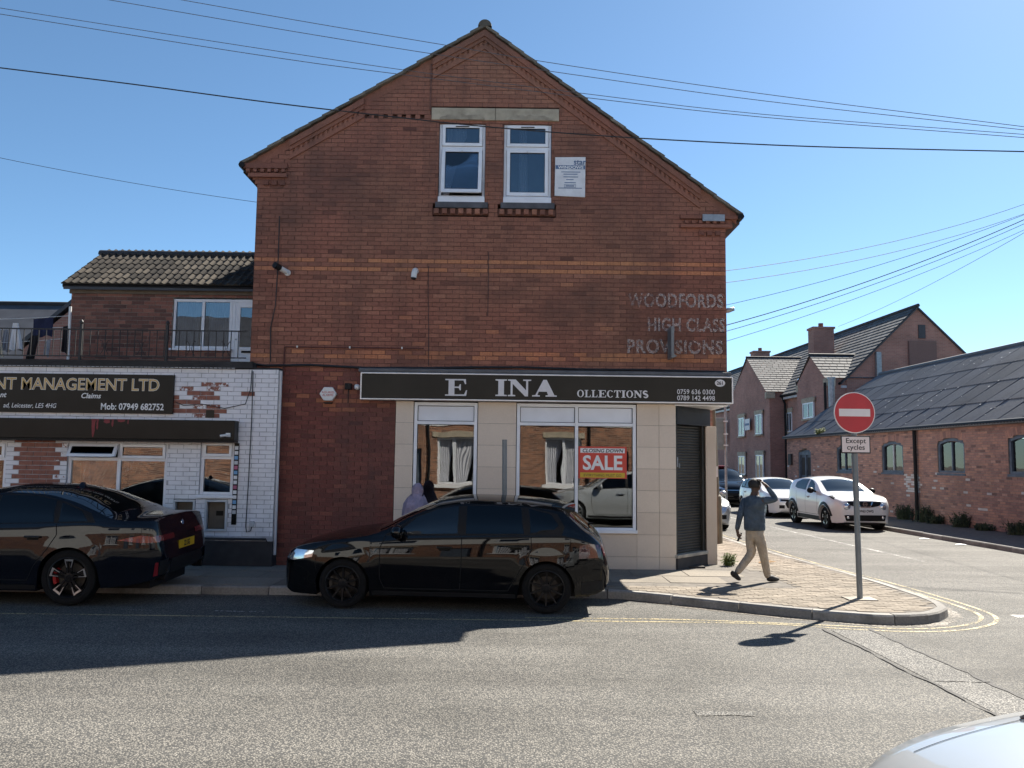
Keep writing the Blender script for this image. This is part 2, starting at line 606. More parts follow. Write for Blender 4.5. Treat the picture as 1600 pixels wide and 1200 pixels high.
def unit_box(mat):
    if mat not in UNITS:
        UNITS[mat] = MB().box(-.5, .5, -.5, .5, -.5, .5).mesh('piece_' + mat, mat)
    return UNITS[mat]


def pieces(name, items, mat, parent, limit=300, key=None, stuff_name=None):
    """items: (centre, size, 3x3 turn or None, tone). The first `limit` by key are objects sharing one mesh, the rest one joined part."""
    if key:
        items = sorted(items, key=key)
    me = unit_box(mat)
    for c, sz, turn, v in items[:limit]:
        o = add(name, me, parent)
        o.location = c
        o.scale = sz
        if turn is not None:
            o.rotation_euler = turn.to_euler()
        o['rnd'] = float(v)
    rest = items[limit:]
    if rest:
        mb = MB()
        for c, sz, turn, v in rest:
            mb.cur = v
            mb.bbox(c, sz, turn)
        tag(mb.build(stuff_name or name + 's', mat, parent, recalc=False), kind='stuff')


def subtract(iv, holes):
    out = list(iv)
    for a, b in holes:
        nxt = []
        for p, q in out:
            if b <= p or a >= q:
                nxt.append((p, q))
            else:
                if a > p:
                    nxt.append((p, a))
                if b < q:
                    nxt.append((b, q))
        out = nxt
    return [(p, q) for p, q in out if q - p > .02]


def brickwork(parent, O, ang, zs, outline, holes, mat, mortar, tone, hc=.0778, bl=.235, joint=.011, limit=300, key=None,
              back=.22, face=None, seed=1, names=('brick', 'bricks'), mortar_name='mortar'):
    """coursed bricks on a wall through O; u runs at angle ang, outward normal is (sin,-cos). outline(z0,z1)->[(u0,u1)], holes(z0,z1)->[(u0,u1)]"""
    rg = random.Random(seed)
    ca, sa = math.cos(ang), math.sin(ang)
    rot = Matrix.Rotation(ang, 3, 'Z')

    def at(u, d, z):
        return (O[0] + u * ca + d * sa, O[1] + u * sa - d * ca, z)
    items, mb = [], MB()
    z = zs[0]
    k = 0
    while z < zs[1] - .01:
        z1 = min(z + hc, zs[1])
        fo = face(z) if face else 0.0
        for u0, u1 in subtract(outline(z, z1), holes(z, z1)):
            mb.hexa([at(u0, -back, z), at(u1, -back, z), at(u1, -.009, z), at(u0, -.009, z),
                     at(u0, -back, z1), at(u1, -back, z1), at(u1, -.009, z1), at(u0, -.009, z1)])
            start = math.floor(u0 / bl) * bl - (bl / 2 if k % 2 else 0) + rg.uniform(-.012, .012)
            u = start
            while u < u1:
                a, b = max(u, u0) + joint / 2, min(u + bl, u1) - joint / 2
                u += bl
                if b - a < .025:
                    continue
                pr = rg.uniform(-.002, .0025) + fo
                c = at((a + b) / 2, -.03 + pr, (z + z1) / 2)
                dz = rg.uniform(-.0015, .0015)
                items.append(((c[0], c[1], c[2] + dz), (b - a, .06, z1 - z - joint), rot if ang else None, tone((a + b) / 2, (z + z1) / 2, rg)))
        z += hc
        k += 1
    mb.build(mortar_name, mortar, parent, recalc=False)
    pieces(names[0], items, mat, parent, limit, key, names[1])


def text_mesh(body, size, mat, name, parent, origin, rotz=0.0, sx=1.0, extrude=.002, bold=0.0, shear=0.0, align='LEFT', spacing=1.0, fit=None):
    cu = bpy.data.curves.new(name, 'FONT')
    cu.body = body
    cu.size = size
    cu.extrude = extrude
    cu.offset = bold
    cu.shear = shear
    cu.align_x = align
    cu.space_character = spacing
    cu.resolution_u = 3
    tmp = bpy.data.objects.new(name, cu)
    COL.objects.link(tmp)
    dg = bpy.context.evaluated_depsgraph_get()
    me = bpy.data.meshes.new_from_object(tmp.evaluated_get(dg))
    bpy.data.objects.remove(tmp)
    me.materials.clear()
    me.materials.append(M[mat])
    if fit:
        xs = [v.co.x for v in me.vertices]
        sx = fit / (max(xs) - min(xs))
        me.transform(Matrix.Translation((-min(xs) if align == 'LEFT' else 0, 0, 0)))
    # text lies in XY: stand it up to face -Y, then turn round Z
    mt = Matrix.Translation(origin) @ Matrix.Rotation(rotz, 4, 'Z') @ Matrix.Rotation(R(90), 4, 'X') @ Matrix.Diagonal((sx, 1, 1, 1))
    me.transform(mt)
    me.update()
    return add(name, me, parent)


def sag(a, b, drop, n=16):
    a, b = Vector(a), Vector(b)
    return [a.lerp(b, t / n) - Vector((0, 0, drop * 4 * (t / n) * (1 - t / n))) for t in range(n + 1)]


def pchip(pts):
    """monotone cubic through (x,y) points"""
    xs = [p[0] for p in pts]
    ys = [p[1] for p in pts]
    n = len(xs)
    h = [xs[i + 1] - xs[i] for i in range(n - 1)]
    d = [(ys[i + 1] - ys[i]) / h[i] for i in range(n - 1)]
    m = [d[0]] + [0 if d[i - 1] * d[i] <= 0 else 2 * d[i - 1] * d[i] / (d[i - 1] + d[i]) for i in range(1, n - 1)] + [d[-1]]

    def f(x):
        if x <= xs[0]:
            return ys[0]
        if x >= xs[-1]:
            return ys[-1]
        i = 0
        while x > xs[i + 1]:
            i += 1
        t = (x - xs[i]) / h[i]
        t2, t3 = t * t, t * t * t
        return (2 * t3 - 3 * t2 + 1) * ys[i] + (t3 - 2 * t2 + t) * h[i] * m[i] + (-2 * t3 + 3 * t2) * ys[i + 1] + (t3 - t2) * h[i] * m[i + 1]
    return f


# ================================================================== GROUND, ROADS, PAVEMENTS
PZ = 0.115                                   # pavement height
g = MB()
g.face([(-1500, -1500, -.06), (1500, -1500, -.06), (1500, 2500, -.06), (-1500, 2500, -.06)])
tag(g.build('ground', 'ground_soil'), kind='structure')
g = MB()
g.face([(-90, -3.0, 0), (90, -3.0, 0), (90, 90, 0), (-90, 90, 0)])
tag(g.build('road', 'asphalt'), kind='structure')

SS = -.0388                                   # the side street drifts left as it recedes


def kerb_path(path, name, parent, width=.13, step=.915, limit_y=60, h=PZ, seed=3):
    """kerb stones laid end to end along a polyline; inside of the pavement is to the left of travel"""
    rg = random.Random(seed)
    pts = [Vector((p[0], p[1], 0)) for p in path]
    seg, acc = [], 0.0
    dense = []
    for a, b in zip(pts, pts[1:]):
        n = max(1, int((b - a).length / .05))
        for k in range(n):
            dense.append(a.lerp(b, k / n))
    dense.append(pts[-1])
    cuts, acc = [0], 0.0
    for k in range(1, len(dense)):
        acc += (dense[k] - dense[k - 1]).length
        if acc >= step:
            cuts.append(k)
            acc = 0.0
    cuts.append(len(dense) - 1)
    for i0, i1 in zip(cuts, cuts[1:]):
        if i1 - i0 < 2:
            continue
        idx = [i0 + round((i1 - i0) * t / 4) for t in range(5)]
        idx = sorted(set(idx))
        cr = [dense[i].copy() for i in idx]
        d0, d1 = (cr[1] - cr[0]).normalized(), (cr[-1] - cr[-2]).normalized()
        cr[0] += d0 * .006
        cr[-1] -= d1 * .006
        hz = h + rg.uniform(-.006, .004)
        rows = []
        for k, p in enumerate(cr):
            d = (cr[min(k + 1, len(cr) - 1)] - cr[max(k - 1, 0)]).normalized()
            nrm = Vector((-d.y, d.x, 0))
            q = p + nrm * width
            rows.append([(p.x, p.y, -.05), (p.x + nrm.x * .008, p.y + nrm.y * .008, hz - .02), (p.x + nrm.x * .028, p.y + nrm.y * .028, hz), (q.x, q.y, hz), (q.x, q.y, -.05)])
        mb = MB()
        mb.grid(rows)
        mb.face(rows[0])
        mb.face(list(reversed(rows[-1])))
        o = mb.build(name, 'kerb_stone', parent)
        o['rnd'] = rg.random()


def poly_contains(poly, x, y):
    c = False
    n = len(poly)
    for i in range(n):
        x0, y0 = poly[i]
        x1, y1 = poly[(i + 1) % n]
        if (y0 > y) != (y1 > y) and x < (x1 - x0) * (y - y0) / (y1 - y0) + x0:
            c = not c
    return c


corner = [(1.49, 11.93), (1.95, 11.70), (2.61, 11.30), (3.31, 10.83), (3.93, 10.50), (4.45, 10.30), (4.80, 10.26), (5.12, 10.34), (5.42, 10.55),
          (5.66, 10.86), (5.80, 11.22), (5.85, 11.8), (5.84, 13.0), (5.77, 14.3), (5.45, 17.6), (4.95, 30.0), (4.2, 49.0), (3.4, 70.0)]
kpath = [(-30, 11.86), (-12, 11.87), (-3.5, 11.88)] + corner
pav_poly = kpath + [(2.2, 70.0), (2.2, 13.8), (-30, 13.8)]


def inset(path, w):
    out = []
    for k, p in enumerate(path):
        a, b = path[max(k - 1, 0)], path[min(k + 1, len(path) - 1)]
        d = Vector((b[0] - a[0], b[1] - a[1]))
        d.normalize()
        out.append((p[0] - d.y * w, p[1] + d.x * w))
    return out


kin = inset(kpath, .128)
in_poly = kin + [(2.2, 70.0), (2.2, 14.31), (-30, 14.31)]
pave = MB().prism(in_poly, lambda u, v, a: (u, v, a), -.05, PZ - .006).build('pavement', 'paving_bed')
tag(pave, kind='structure')
kerb_path(kpath[2:] if False else kpath, 'kerb_stone', pave)
# slabs beside the shops, small blocks towards the corner
rg = random.Random(5)
slabs, blocks = [], []
zone = kin + [(2.2, 70.0), (2.2, 14.31), (-30, 14.31)]


def is_block(x, y):
    return x > 4.25 - .02 * (y - 12) if y > 12.35 else x > 1.3


y = 12.03
row = 0
while y < 14.2:
    x = -12.4 + (row % 2) * .45
    while x < 4.3:
        w_, d_ = .9, .74
        if all(poly_contains(zone, a, b) for a, b in ((x + .02, y + .02), (x + w_ - .02, y + .02), (x + w_ - .02, y + d_ - .02), (x + .02, y + d_ - .02))) \
                and not is_block(x + w_, y + .3):
            t = Matrix.Rotation(rg.uniform(-.006, .006), 3, 'X') @ Matrix.Rotation(rg.uniform(-.006, .006), 3, 'Y')
            slabs.append(((x + w_ / 2, y + d_ / 2, PZ - .03 + rg.uniform(-.003, .002)), (w_ - .013, d_ - .013, .06), t, rg.random()))
        x += .9
    y += .755
    row += 1
y = 14.33
while y < 24:                                 # pavement down the side street
    x = 2.9
    while x < 4.2:
        if y > 15.4 or x > 3.7:
            slabs.append(((x + .3, y + .37, PZ - .03 + rg.uniform(-.003, .002)), (.587, .74, .06), None, rg.random()))
        x += .6
    y += .755
y = 10.2
row = 0
while y < 22:
    x = 1.25 + (row % 2) * .1
    while x < 5.9:
        if is_block(x, y) and (y < 14.2 or x > 4.22) and all(poly_contains(zone, a, b) for a, b in ((x, y), (x + .2, y), (x + .2, y + .1), (x, y + .1))):
            blocks.append(((x + .1, y + .05, PZ - .03 + rg.uniform(-.003, .0025)), (.194, .094, .06), None, rg.random()))
        x += .2
    y += .1
    row += 1
pieces('paving_slab', slabs, 'paving_slab', pave, 300)
pieces('paving_block', blocks, 'paving_block', pave, 300, key=lambda it: it[0][0] ** 2 + it[0][1] ** 2, stuff_name='paving_blocks')


def ground_sheet(name, poly, mat, z, kind='structure', parent=None):
    mb = MB()
    mb.face([(u, v, z) for u, v in poly])
    o = mb.build(name, mat, parent)
    if kind:
        tag(o, kind=kind)
    return o


def ribbon(path, w, z, jitter=0.0, seed=1):
    rg2 = random.Random(seed)
    mb = MB()
    rows = []
    for k, p in enumerate(path):
        a, b = path[max(k - 1, 0)], path[min(k + 1, len(path) - 1)]
        d = Vector((b[0] - a[0], b[1] - a[1]))
        d.normalize()
        ww = w / 2 * (1 + rg2.uniform(-jitter, jitter))
        rows.append([(p[0] - d.y * ww, p[1] + d.x * ww, z), (p[0] + d.y * ww, p[1] - d.x * ww, z)])
    mb.grid(rows)
    return mb


# far pavement in front of the warehouse and behind the camera
WX = lambda Y: 13.85 + SS * (Y - 25)          # warehouse wall line
KX = lambda Y: 11.40 + SS * (Y - 20)          # its kerb line
rk = [(40, 13.9), (13.2, 13.9), (12.3, 14.3), (11.8, 15.1), (KX(16.5), 16.5)] + [(KX(v), v) for v in (20, 30, 40, 60, 78)]
rk = list(reversed(rk))
rin = inset(rk, .128)
far_pave = MB().prism(rin + [(40, 18), (WX(16) + 2, 78)], lambda u, v, a: (u, v, a), -.05, PZ - .012).build('far_pavement', 'paving_bed')
tag(far_pave, kind='structure')
kerb_path(rk, 'kerb_stone', far_pave, seed=8)
nk = [(60, 1.72), (-60, 1.72)]
near_pave = MB().prism([(60, 1.58), (-60, 1.58), (-60, -3.8), (60, -3.8)], lambda u, v, a: (u, v, a), -.05, PZ - .012).build('near_pavement', 'paving_slab')
tag(near_pave, kind='structure')
kerb_path([(14, 1.72), (-14, 1.72)], 'kerb_stone', near_pave, seed=9)

# worn markings
c2 = [(3.2, 10.20), (3.95, 9.98), (4.6, 9.86), (5.15, 9.92), (5.65, 10.15), (6.05, 10.5), (6.3, 10.95), (6.38, 11.5), (6.38, 12.4), (6.28, 14.0), (5.95, 17.6), (5.45, 30), (4.7, 49)]


def smooth(path, n=5):
    out = []
    for k in range(len(path) - 1):
        p0, p1, p2, p3 = path[max(k - 1, 0)], path[k], path[k + 1], path[min(k + 2, len(path) - 1)]
        for j in range(n):
            t = j / n
            out.append(tuple(.5 * ((2 * p1[i]) + (-p0[i] + p2[i]) * t + (2 * p0[i] - 5 * p1[i] + 4 * p2[i] - p3[i]) * t * t + (-p0[i] + 3 * p1[i] - 3 * p2[i] + p3[i]) * t ** 3) for i in range(2)))
    out.append(path[-1])
    return out


yl = [(-30, 10.27), (-12, 10.27), (-6, 10.27), (0, 10.25), (2.2, 10.26)] + c2
tag(ribbon(smooth(yl), .055, .004, .18).build('yellow_line', 'yellow_line'), kind='structure')
yl2 = smooth([(.2, 10.42), (2.2, 10.42)] + inset(c2, .17)[1:])
tag(ribbon(yl2, .055, .004, .18, 2).build('yellow_line', 'yellow_line'), kind='structure')
for a, b in ((-4.95, -4.5), (-4.18, -3.95), (-3.72, -3.05), (-2.2, -1.9), (-1.4, -.9)):
    tag(ribbon([(a + (b - a) * t / 4, 10.62 + .02 * math.sin(a + t)) for t in range(5)], .05, .004, .4, 4).build('bay_marking', 'white_worn'), kind='structure')
for k in range(7):                            # give-way line across the mouth of the side street
    for dy in (0, .32):
        x0 = 6.55 + k * .92
        tag(ribbon([(x0, 10.62 + dy), (x0 + .6, 10.62 + dy)], .18, .004).build('give_way_marking', 'white_line'), kind='structure')
tag(ribbon([(5.55, 11.05), (5.95, 11.62)], .09, .0045).build('kerb_marking', 'yellow_line'), kind='structure')
tag(ribbon(smooth([(8.4, 17), (8.1, 24), (7.6, 40), (7.0, 60)]), .09, .004, .15, 5).build('centre_marking', 'white_worn'), kind='structure')
tag(ribbon(smooth(inset(kpath[1:17], -.075)), .15, .0035, .45, 9).build('gutter_grit', 'gutter_grit'), kind='structure')
# trench reinstatement with open joints
tag(ribbon([(4.02, 9.9), (4.05, 8.6), (4.07, 7.2), (4.1, 5.5), (4.12, 3.9)], .50, .004, .02).build('trench_patch', 'asphalt_patch'), kind='structure')
rgc = random.Random(4)
for xa, xb, sd in ((3.70, 3.88, 1), (4.25, 4.38, 2)):
    path = [(xa + (xb - xa) * t / 40 + rgc.uniform(-.022, .022), 9.95 - 6.2 * t / 40) for t in range(41)]
    tag(ribbon(path, .028, .009, .75, sd).build('road_joint', 'bitumen'), kind='structure')
tag(ribbon([(3.84 + .5 * t / 10, 7.62 + rgc.uniform(-.02, .02)) for t in range(11)], .016, .009, .6, 5).build('road_joint', 'bitumen'), kind='structure')
tag(ribbon([(1.45 + .45 * t / 6, 6.6) for t in range(7)], .11, .004, .35, 6).build('worn_marking', 'asphalt_patch'), kind='structure')

# ================================================================== THE GABLE-END CORNER SHOP
FY = 14.33
GX0, GX1 = -4.585, 3.755
APX, APZ = -.57, 9.77


def zroof(x):
    return APZ + .609 * (x - APX) if x < APX else APZ - .75 * (x - APX)


shop = thing('corner_shop_building', (-.4, 19.0, 0), 'tall brick corner building with a steep gable and a cream shopfront below', 'building')


def gable_outline(z0, z1):
    zt = z1 + .10
    ul = max(GX0, APX - (APZ - zt) / .609)
    ur = min(GX1, APX + (APZ - zt) / .75)
    if 6.70 < z0 < 7.06:
        ul = GX0 - (z0 - 6.70) * .58
    if 6.00 < z0 < 6.26:
        ur = GX1 + (z0 - 6.00) * .72
    return [(ul, ur)] if ur > ul else []


WIN = [(-1.36, -.53, 6.49, 7.99), (-.20, .655, 6.49, 7.99)]
DENT = [(-2.70 + .165 * k, -2.70 + .165 * k + .075) for k in range(7)]


def gable_holes(z0, z1):
    zm = (z0 + z1) / 2
    h = [(a, b) for a, b, c, d in WIN if c < zm < d]
    if 8.02 < zm < 8.09:
        h += DENT
    if 6.27 < zm < 6.5:
        h += [(-1.45, -.46), (-.29, .74)]
    if 8.0 < zm < 8.235:
        h += [(-1.505, .785)]
    return h


def gable_tone(u, z, rg):
    k = round((z - .0158) / .0778 - .5)
    if k in (67, 69):
        return rg.uniform(.82, 1.0) if rg.random() < .86 else rg.uniform(.3, .6)
    if k in (47, 48):
        return rg.uniform(.78, .98) if rg.random() < .7 else rg.uniform(.3, .6)
    if k in (45, 46, 44):
        return rg.uniform(.25, .65)
    v = rg.gauss(.42, .07)
    if u > 1.96 and 3.78 < z < 5.2:
        return min(max(rg.gauss(.22, .05), .03), .4)
    if 3.9 < z < 5.2 and rg.random() < .16:
        v += rg.uniform(.12, .3)
    if rg.random() < .05:
        v -= .25
    if z > 8.2 and -1.5 < u < .8:
        v += .06
    if u < -4.2 or (u > 3.5 and z < 5.6):
        v -= .12
    return min(max(v, .02), .8)


wall = MB()                                   # inner leaf behind the facing bricks
wall.box(GX0 + .03, GX1 - .03, FY + .225, FY + .245, 3.52, 6.3)
wall.box(GX0 + .03, -1.7, FY + .225, FY + .245, 6.3, 7.1)
wall.box(1.0, 3.2, FY + .225, FY + .245, 6.3, 6.7)
gw = wall.build('wall', 'mortar_dark', shop)
vis = lambda it: (0 if it[0][2] > 3.5 else 1, (it[0][0] - .0) ** 2 + (it[0][2] - 3.6) ** 2 - it[1][0] * 4)
brickwork(gw, (0, FY, 0), 0, (.0158 + 45 * .0778, 9.66), gable_outline, gable_holes, 'brick', 'mortar_dark', gable_tone, key=vis, seed=21,
          limit=300)
for a, b in DENT:                             # dark sockets of the dentil course
    MB().box(a - .005, b + .005, FY + .07, FY + .09, 8.0, 8.1).build('socket', 'mortar_dark', gw)
low = MB()
low.box(GX0 + .03, -2.05, FY + .225, FY + .245, 0, 3.5)
lw = low.build('lower_wall', 'mortar_dark', shop)
brickwork(lw, (0, FY, 0), 0, (.0158, .0158 + 45 * .0778), lambda a, b: [(GX0, -2.015)], lambda a, b: [], 'brick_red', 'mortar_dark',
          lambda u, z, rg: min(1, max(.02, rg.gauss(.42, .13))) if not (z > 2.7 and rg.random() < .22) else rg.uniform(.85, 1),
          key=lambda it: (0 if (it[0][0] > -3.95 and it[0][2] > 1.0) else 1, -it[0][0], abs(it[0][2] - 2.2)), seed=22, limit=300)
# side, rear and inner shell
sh = MB()
sh.box(GX1 - .24, GX1, FY + .25, 26, 3.45, 6.15)
sh.box(GX1 - .24, GX1, FY + 1.1, 26, 0, 3.45)
sw_ = sh.build('side_wall', 'brick_far', shop)
MB().box(GX0, GX0 + .24, FY + .25, 26, 0, 6.9).build('side_wall', 'brick_far', shop)
MB().prism([(GX0, 0), (GX1, 0), (GX1, 6.2), (APX, 9.6), (GX0, 7.0)], lambda u, v, a: (u, a, v), 26, 26.2).build('rear_wall', 'brick_far', shop)

# roof: two slopes, stepped verge tiles, ridge
for sgn, k, x1 in ((-1, .609, -4.86), (1, .75, 4.02)):
    z1 = APZ - k * abs(x1 - APX)
    nx, nz = (k * sgn) / math.hypot(1, k), 1 / math.hypot(1, k)
    pl = [(APX, APZ - .045), (x1, z1 - .045), (x1, z1 - .15), (APX, APZ - .15)]
    rf = MB().prism(pl, lambda u, v, a: (u, a, v), FY + .05, 26.4).build('roof', 'slate_plain', shop)
    L = math.hypot(x1 - APX, z1 - APZ)
    n = 18 if sgn < 0 else 20
    tl = []
    for i in range(n):
        t = (i + .5) / n
        cx, cz = APX + (x1 - APX) * t, APZ + (z1 - APZ) * t
        a = math.atan2(k, 1) * sgn
        turn = Matrix.Rotation(a - sgn * .055 + random.uniform(-.012, .012), 3, 'Y')
        tl.append(((cx, FY + .11, cz - .01 + random.uniform(-.006, .006)), (L / n * 1.12, .40 + random.uniform(-.02, .02), .045), turn, random.random()))
    pieces('verge_tile', tl, 'verge_tile', rf, 300)
    MB().tube([(x1 - .01 * sgn, FY - .1, z1 - .05), (x1 - .01 * sgn, 26, z1 - .05)], .055, 8).build('gutter', 'black_plastic', rf)
rid = MB()
for k in range(26):
    y0 = FY - .1 + k * .46
    rid.lathe([(.12, 0), (.125, .02), (.115, .45), (.10, .455)], (APX, y0, APZ - .03), 'Y', 12, 0, math.pi)
rid.face([(APX + .12 * math.cos(math.pi * j / 12), FY - .1, APZ - .03 + .12 * math.sin(math.pi * j / 12)) for j in range(13)])
rid.build('ridge_tiles', 'verge_tile', shop)


# corbelled brick bands under the verge
def slope_strip(mb, xa, xb, d0, d1, proud):
    pl = [(xa, zroof(xa) - d0), (xb, zroof(xb) - d0), (xb, zroof(xb) - d1), (xa, zroof(xa) - d1)]
    mb.prism(pl, lambda u, v, a: (u, a, v), FY - proud, FY - .001)


for xa, xb in ((-4.02, -2.72), (-1.50, APX - .0), (APX + .0, 3.30)):
    mb = MB()
    mb.cur = .3
    slope_strip(mb, xa, xb, .09, .20, .075)
    slope_strip(mb, xa, xb, .2, .27, .045)
    mb.cur = .42
    slope_strip(mb, xa, xb, .345, .43, .03)
    n = int((xb - xa) / .085)
    for i in range(n):
        mb.cur = .5
        a = xa + (xb - xa) * i / n
        slope_strip(mb, a, a + (xb - xa) / n * .55, .27, .345, .022)
    mb.build('verge_corbel', 'brick', shop)
vb = MB()
for xa, xb in ((-4.80, APX), (APX, 3.95)):
    pl = [(xa, zroof(xa) - .03), (xb, zroof(xb) - .03), (xb, zroof(xb) - .21), (xa, zroof(xa) - .21)]
    vb.cur = .4
    vb.prism(pl, lambda u, v, a: (u, a, v), FY - .003, FY + .045)
vb.build('verge_bed', 'brick', shop)
# kneelers at both eaves
kn = []
for i in range(6):
    for x0, z0 in ((-4.74, 7.02), (3.05, 6.18)):
        kn.append(((x0 + i * .125, FY - .035, z0), (.06, .07, .055), None, .3))
for x0, x1, z0, z1, t in ((-4.84, -4.05, 7.06, 7.15, .2), (-4.74, -4.05, 6.90, 6.97, .35), (2.95, 3.96, 6.24, 6.30, .25), (2.95, 3.86, 6.08, 6.14, .35)):
    kn.append((((x0 + x1) / 2, FY - .03, (z0 + z1) / 2), (x1 - x0, .07, z1 - z0), None, t))
for i in range(3):
    for x0, z0 in ((-4.42, 6.80), (3.32, 5.985)):
        kn.append(((x0 + i * .145, FY - .02, z0), (.085, .045, .075), None, .12))
pieces('corbel_brick', kn, 'brick', shop)
MB().box(3.33, 3.72, FY - .09, FY - .07, 6.19, 6.31).build('vent_panel', 'galvanised', shop)
MB().box(-1.545, -1.515, FY - .02, FY - .001, 8.2, 9.05).build('panel_joint', 'mortar_dark', shop)

# stone lintels
for x0, x1, nm in ((-1.502, -.362, 'a'), (-.355, .783, 'b')):
    li = MB().box(x0, x1, FY - .03, FY + .1, 8.006, 8.228).build('lintel', 'lintel_stone', shop, bevel=.006)
    cx = (x0 + x1) / 2 + (.05 if nm == 'b' else -.02)
    og = [(-.40, 0), (-.40, .03), (-.36, .05), (-.30, .06), (-.26, .085), (-.12, .085), (-.08, .07), (0, .105), (.08, .07), (.12, .085), (.26, .085), (.30, .06), (.36, .05), (.40, .03), (.40, 0)]
    MB().prism([(cx + u, 8.009 + v) for u, v in og], lambda u, v, a: (u, a, v), FY - .044, FY - .028).build('carving', 'lintel_carved', li)


def ring(mb, x0, x1, z0, z1, t, y0, y1, tb=None):
    tb = tb or t
    mb.box(x0, x0 + t, y0, y1, z0, z1)
    mb.box(x1 - t, x1, y0, y1, z0, z1)
    mb.box(x0 + t, x1 - t, y0, y1, z0, z0 + tb)
    mb.box(x0 + t, x1 - t, y0, y1, z1 - t, z1)
    return mb


def sash(parent, x0, x1, z0, z1, y, t=.055, tilt=0.0, glass='window_glass'):
    """a glazed casement; tilt swings the bottom out"""
    def fn(p):
        if not tilt:
            return p
        d = z1 - p[2]
        return (p[0], p[1] - d * math.sin(tilt), z1 - d * math.cos(tilt))
    mb = MB()
    ring(mb, x0, x1, z0, z1, t, y, y + .05)
    mb.v = [fn(p) for p in mb.v]
    o = mb.build('sash', 'upvc', parent, bevel=.006)
    gk = MB()
    ring(gk, x0 + t, x1 - t, z0 + t, z1 - t, .008, y + .008, y + .045)
    gk.v = [fn(p) for p in gk.v]
    gk.build('gasket', 'gasket', parent)
    pn = MB()
    pn.box(x0 + t + .006, x1 - t - .006, y + .02, y + .026, z0 + t + .006, z1 - t - .006)
    pn.v = [fn(p) for p in pn.v]
    pn.build('pane', glass, parent)
    return o


def curtain(parent, x0, x1, z0, z1, y, mat='curtain', swoop=0.0, folds=9, name='curtain'):
    mb = MB()
    rows = []
    for k in range(15):
        v = k / 14
        z = z1 - (z1 - z0) * v
        xr = x1 - (x1 - x0) * swoop * max(0, v - .15) ** .8
        rows.append([(x0 + (xr - x0) * j / 40, y + .025 * math.sin(folds * 2 * math.pi * j / 40 + v), z) for j in range(41)])
    mb.grid(rows)
    return mb.build(name, mat, parent, smooth=True)


for i, (x0, x1, z0, z1) in enumerate(WIN):
    y = FY + .055
    wf = MB()
    ring(wf, x0 + .004, x1 - .004, z0 + .105, z1 - .003, .045, y, y + .07)
    wf.box(x0 + .049, x1 - .049, y, y + .07, 7.50, 7.545)
    w = wf.build('gable_window', 'upvc', shop, bevel=.005)
    MB().box(x0 + .0, x1 - .0, y - .09, y + .06, z0 + .004, z0 + .102).build('sill', 'upvc', w, bevel=.008)
    sash(w, x0 + .055, x1 - .055, 7.55, z1 - .05, y - .025, .055)
    MB().box((x0 + x1) / 2 - .12, (x0 + x1) / 2 + .12, y - .037, y - .026, 7.895, 7.912).build('trickle_vent', 'gasket', w)
    sash(w, x0 + .055, x1 - .055, 6.645, 7.495, y - .025, .06, tilt=R(9) if i == 0 else 0)
    MB().box((x0 + x1) / 2 - .01, (x0 + x1) / 2 + .01, y - .05, y + .01, 7.44, 7.46).build('handle', 'white_plastic', w)
    if i == 0:
        curtain(w, x0 + .06, x0 + .48, 6.62, 7.93, y + .10, 'cloth_white', swoop=.85)
    else:
        curtain(w, x0 + .28, x0 + .42, 6.62, 7.93, y + .14, 'cloth_white', swoop=-.2, folds=4)
    MB().box(x0 - .04, x1 + .06, FY - .06, FY + .05, 6.385, 6.487).build('slate_ledge', 'slate_ledge', w)
    MB().box(x0 - .085, x1 + .08, FY + .012, FY + .2, 6.27, 6.384).build('dentil_bed', 'mortar_dark', w)
    dn = []
    for j in range(7):
        dn.append(((x0 - .02 + j * .145, FY - .02, 6.325), (.085, .07, .09), None, random.uniform(.2, .75)))
    pieces('dentil', dn, 'brick', w)
# dark bedroom behind
room = MB()
room.box(-1.9, 1.2, FY + 2.6, FY + 2.65, 6.2, 8.6)
room.box(-1.95, -1.9, FY + .3, FY + 2.6, 6.2, 8.6)
room.box(1.2, 1.25, FY + .3, FY + 2.6, 6.2, 8.6)
room.box(-1.9, 1.2, FY + .26, FY + 2.6, 6.15, 6.2)
room.box(-1.9, 1.2, FY + .26, FY + 2.6, 8.4, 8.45)
room.build('attic_room', 'interior_wall', shop)

# ---- shopfront
ST = 2.945
clad = MB()
for x0, x1, z0, z1 in ((-2.012, -1.70, 0, ST), (-.585, .085, 0, ST), (2.172, 2.855, 0, ST), (-1.70, -.585, 0, .748), (.085, 2.172, 0, .748)):
    clad.box(x0, x1, FY + .022, FY + .2, z0, z1)
clad.box(-2.012, 3.75, FY + .02, FY + .22, ST + .0, 3.52)
cl = clad.build('shopfront', 'mortar_pale', shop)
ti = []
for x0, x1, zt in ((-2.012, -1.702, ST), (-.582, .083, ST), (2.175, 2.56, ST), (2.56, 2.853, ST), (-1.702, -1.14, .745), (-1.14, -.582, .745), (.083, .79, .745), (.79, 1.49, .745), (1.49, 2.175, .745)):
    edges = [ST - .375 * k for k in range(9)]
    edges = [e for e in edges if e < zt - .05]
    tops = [zt] + edges
    for a, b in zip(tops, tops[1:] + [.11]):
        if a - b > .03:
            ti.append((((x0 + x1) / 2, FY + .018 + random.uniform(-.0015, .0015), (a + b) / 2), (x1 - x0 - .005, .03, a - b - .005), None, random.random()))
pieces('cladding_tile', ti, 'cladding_tile', cl)


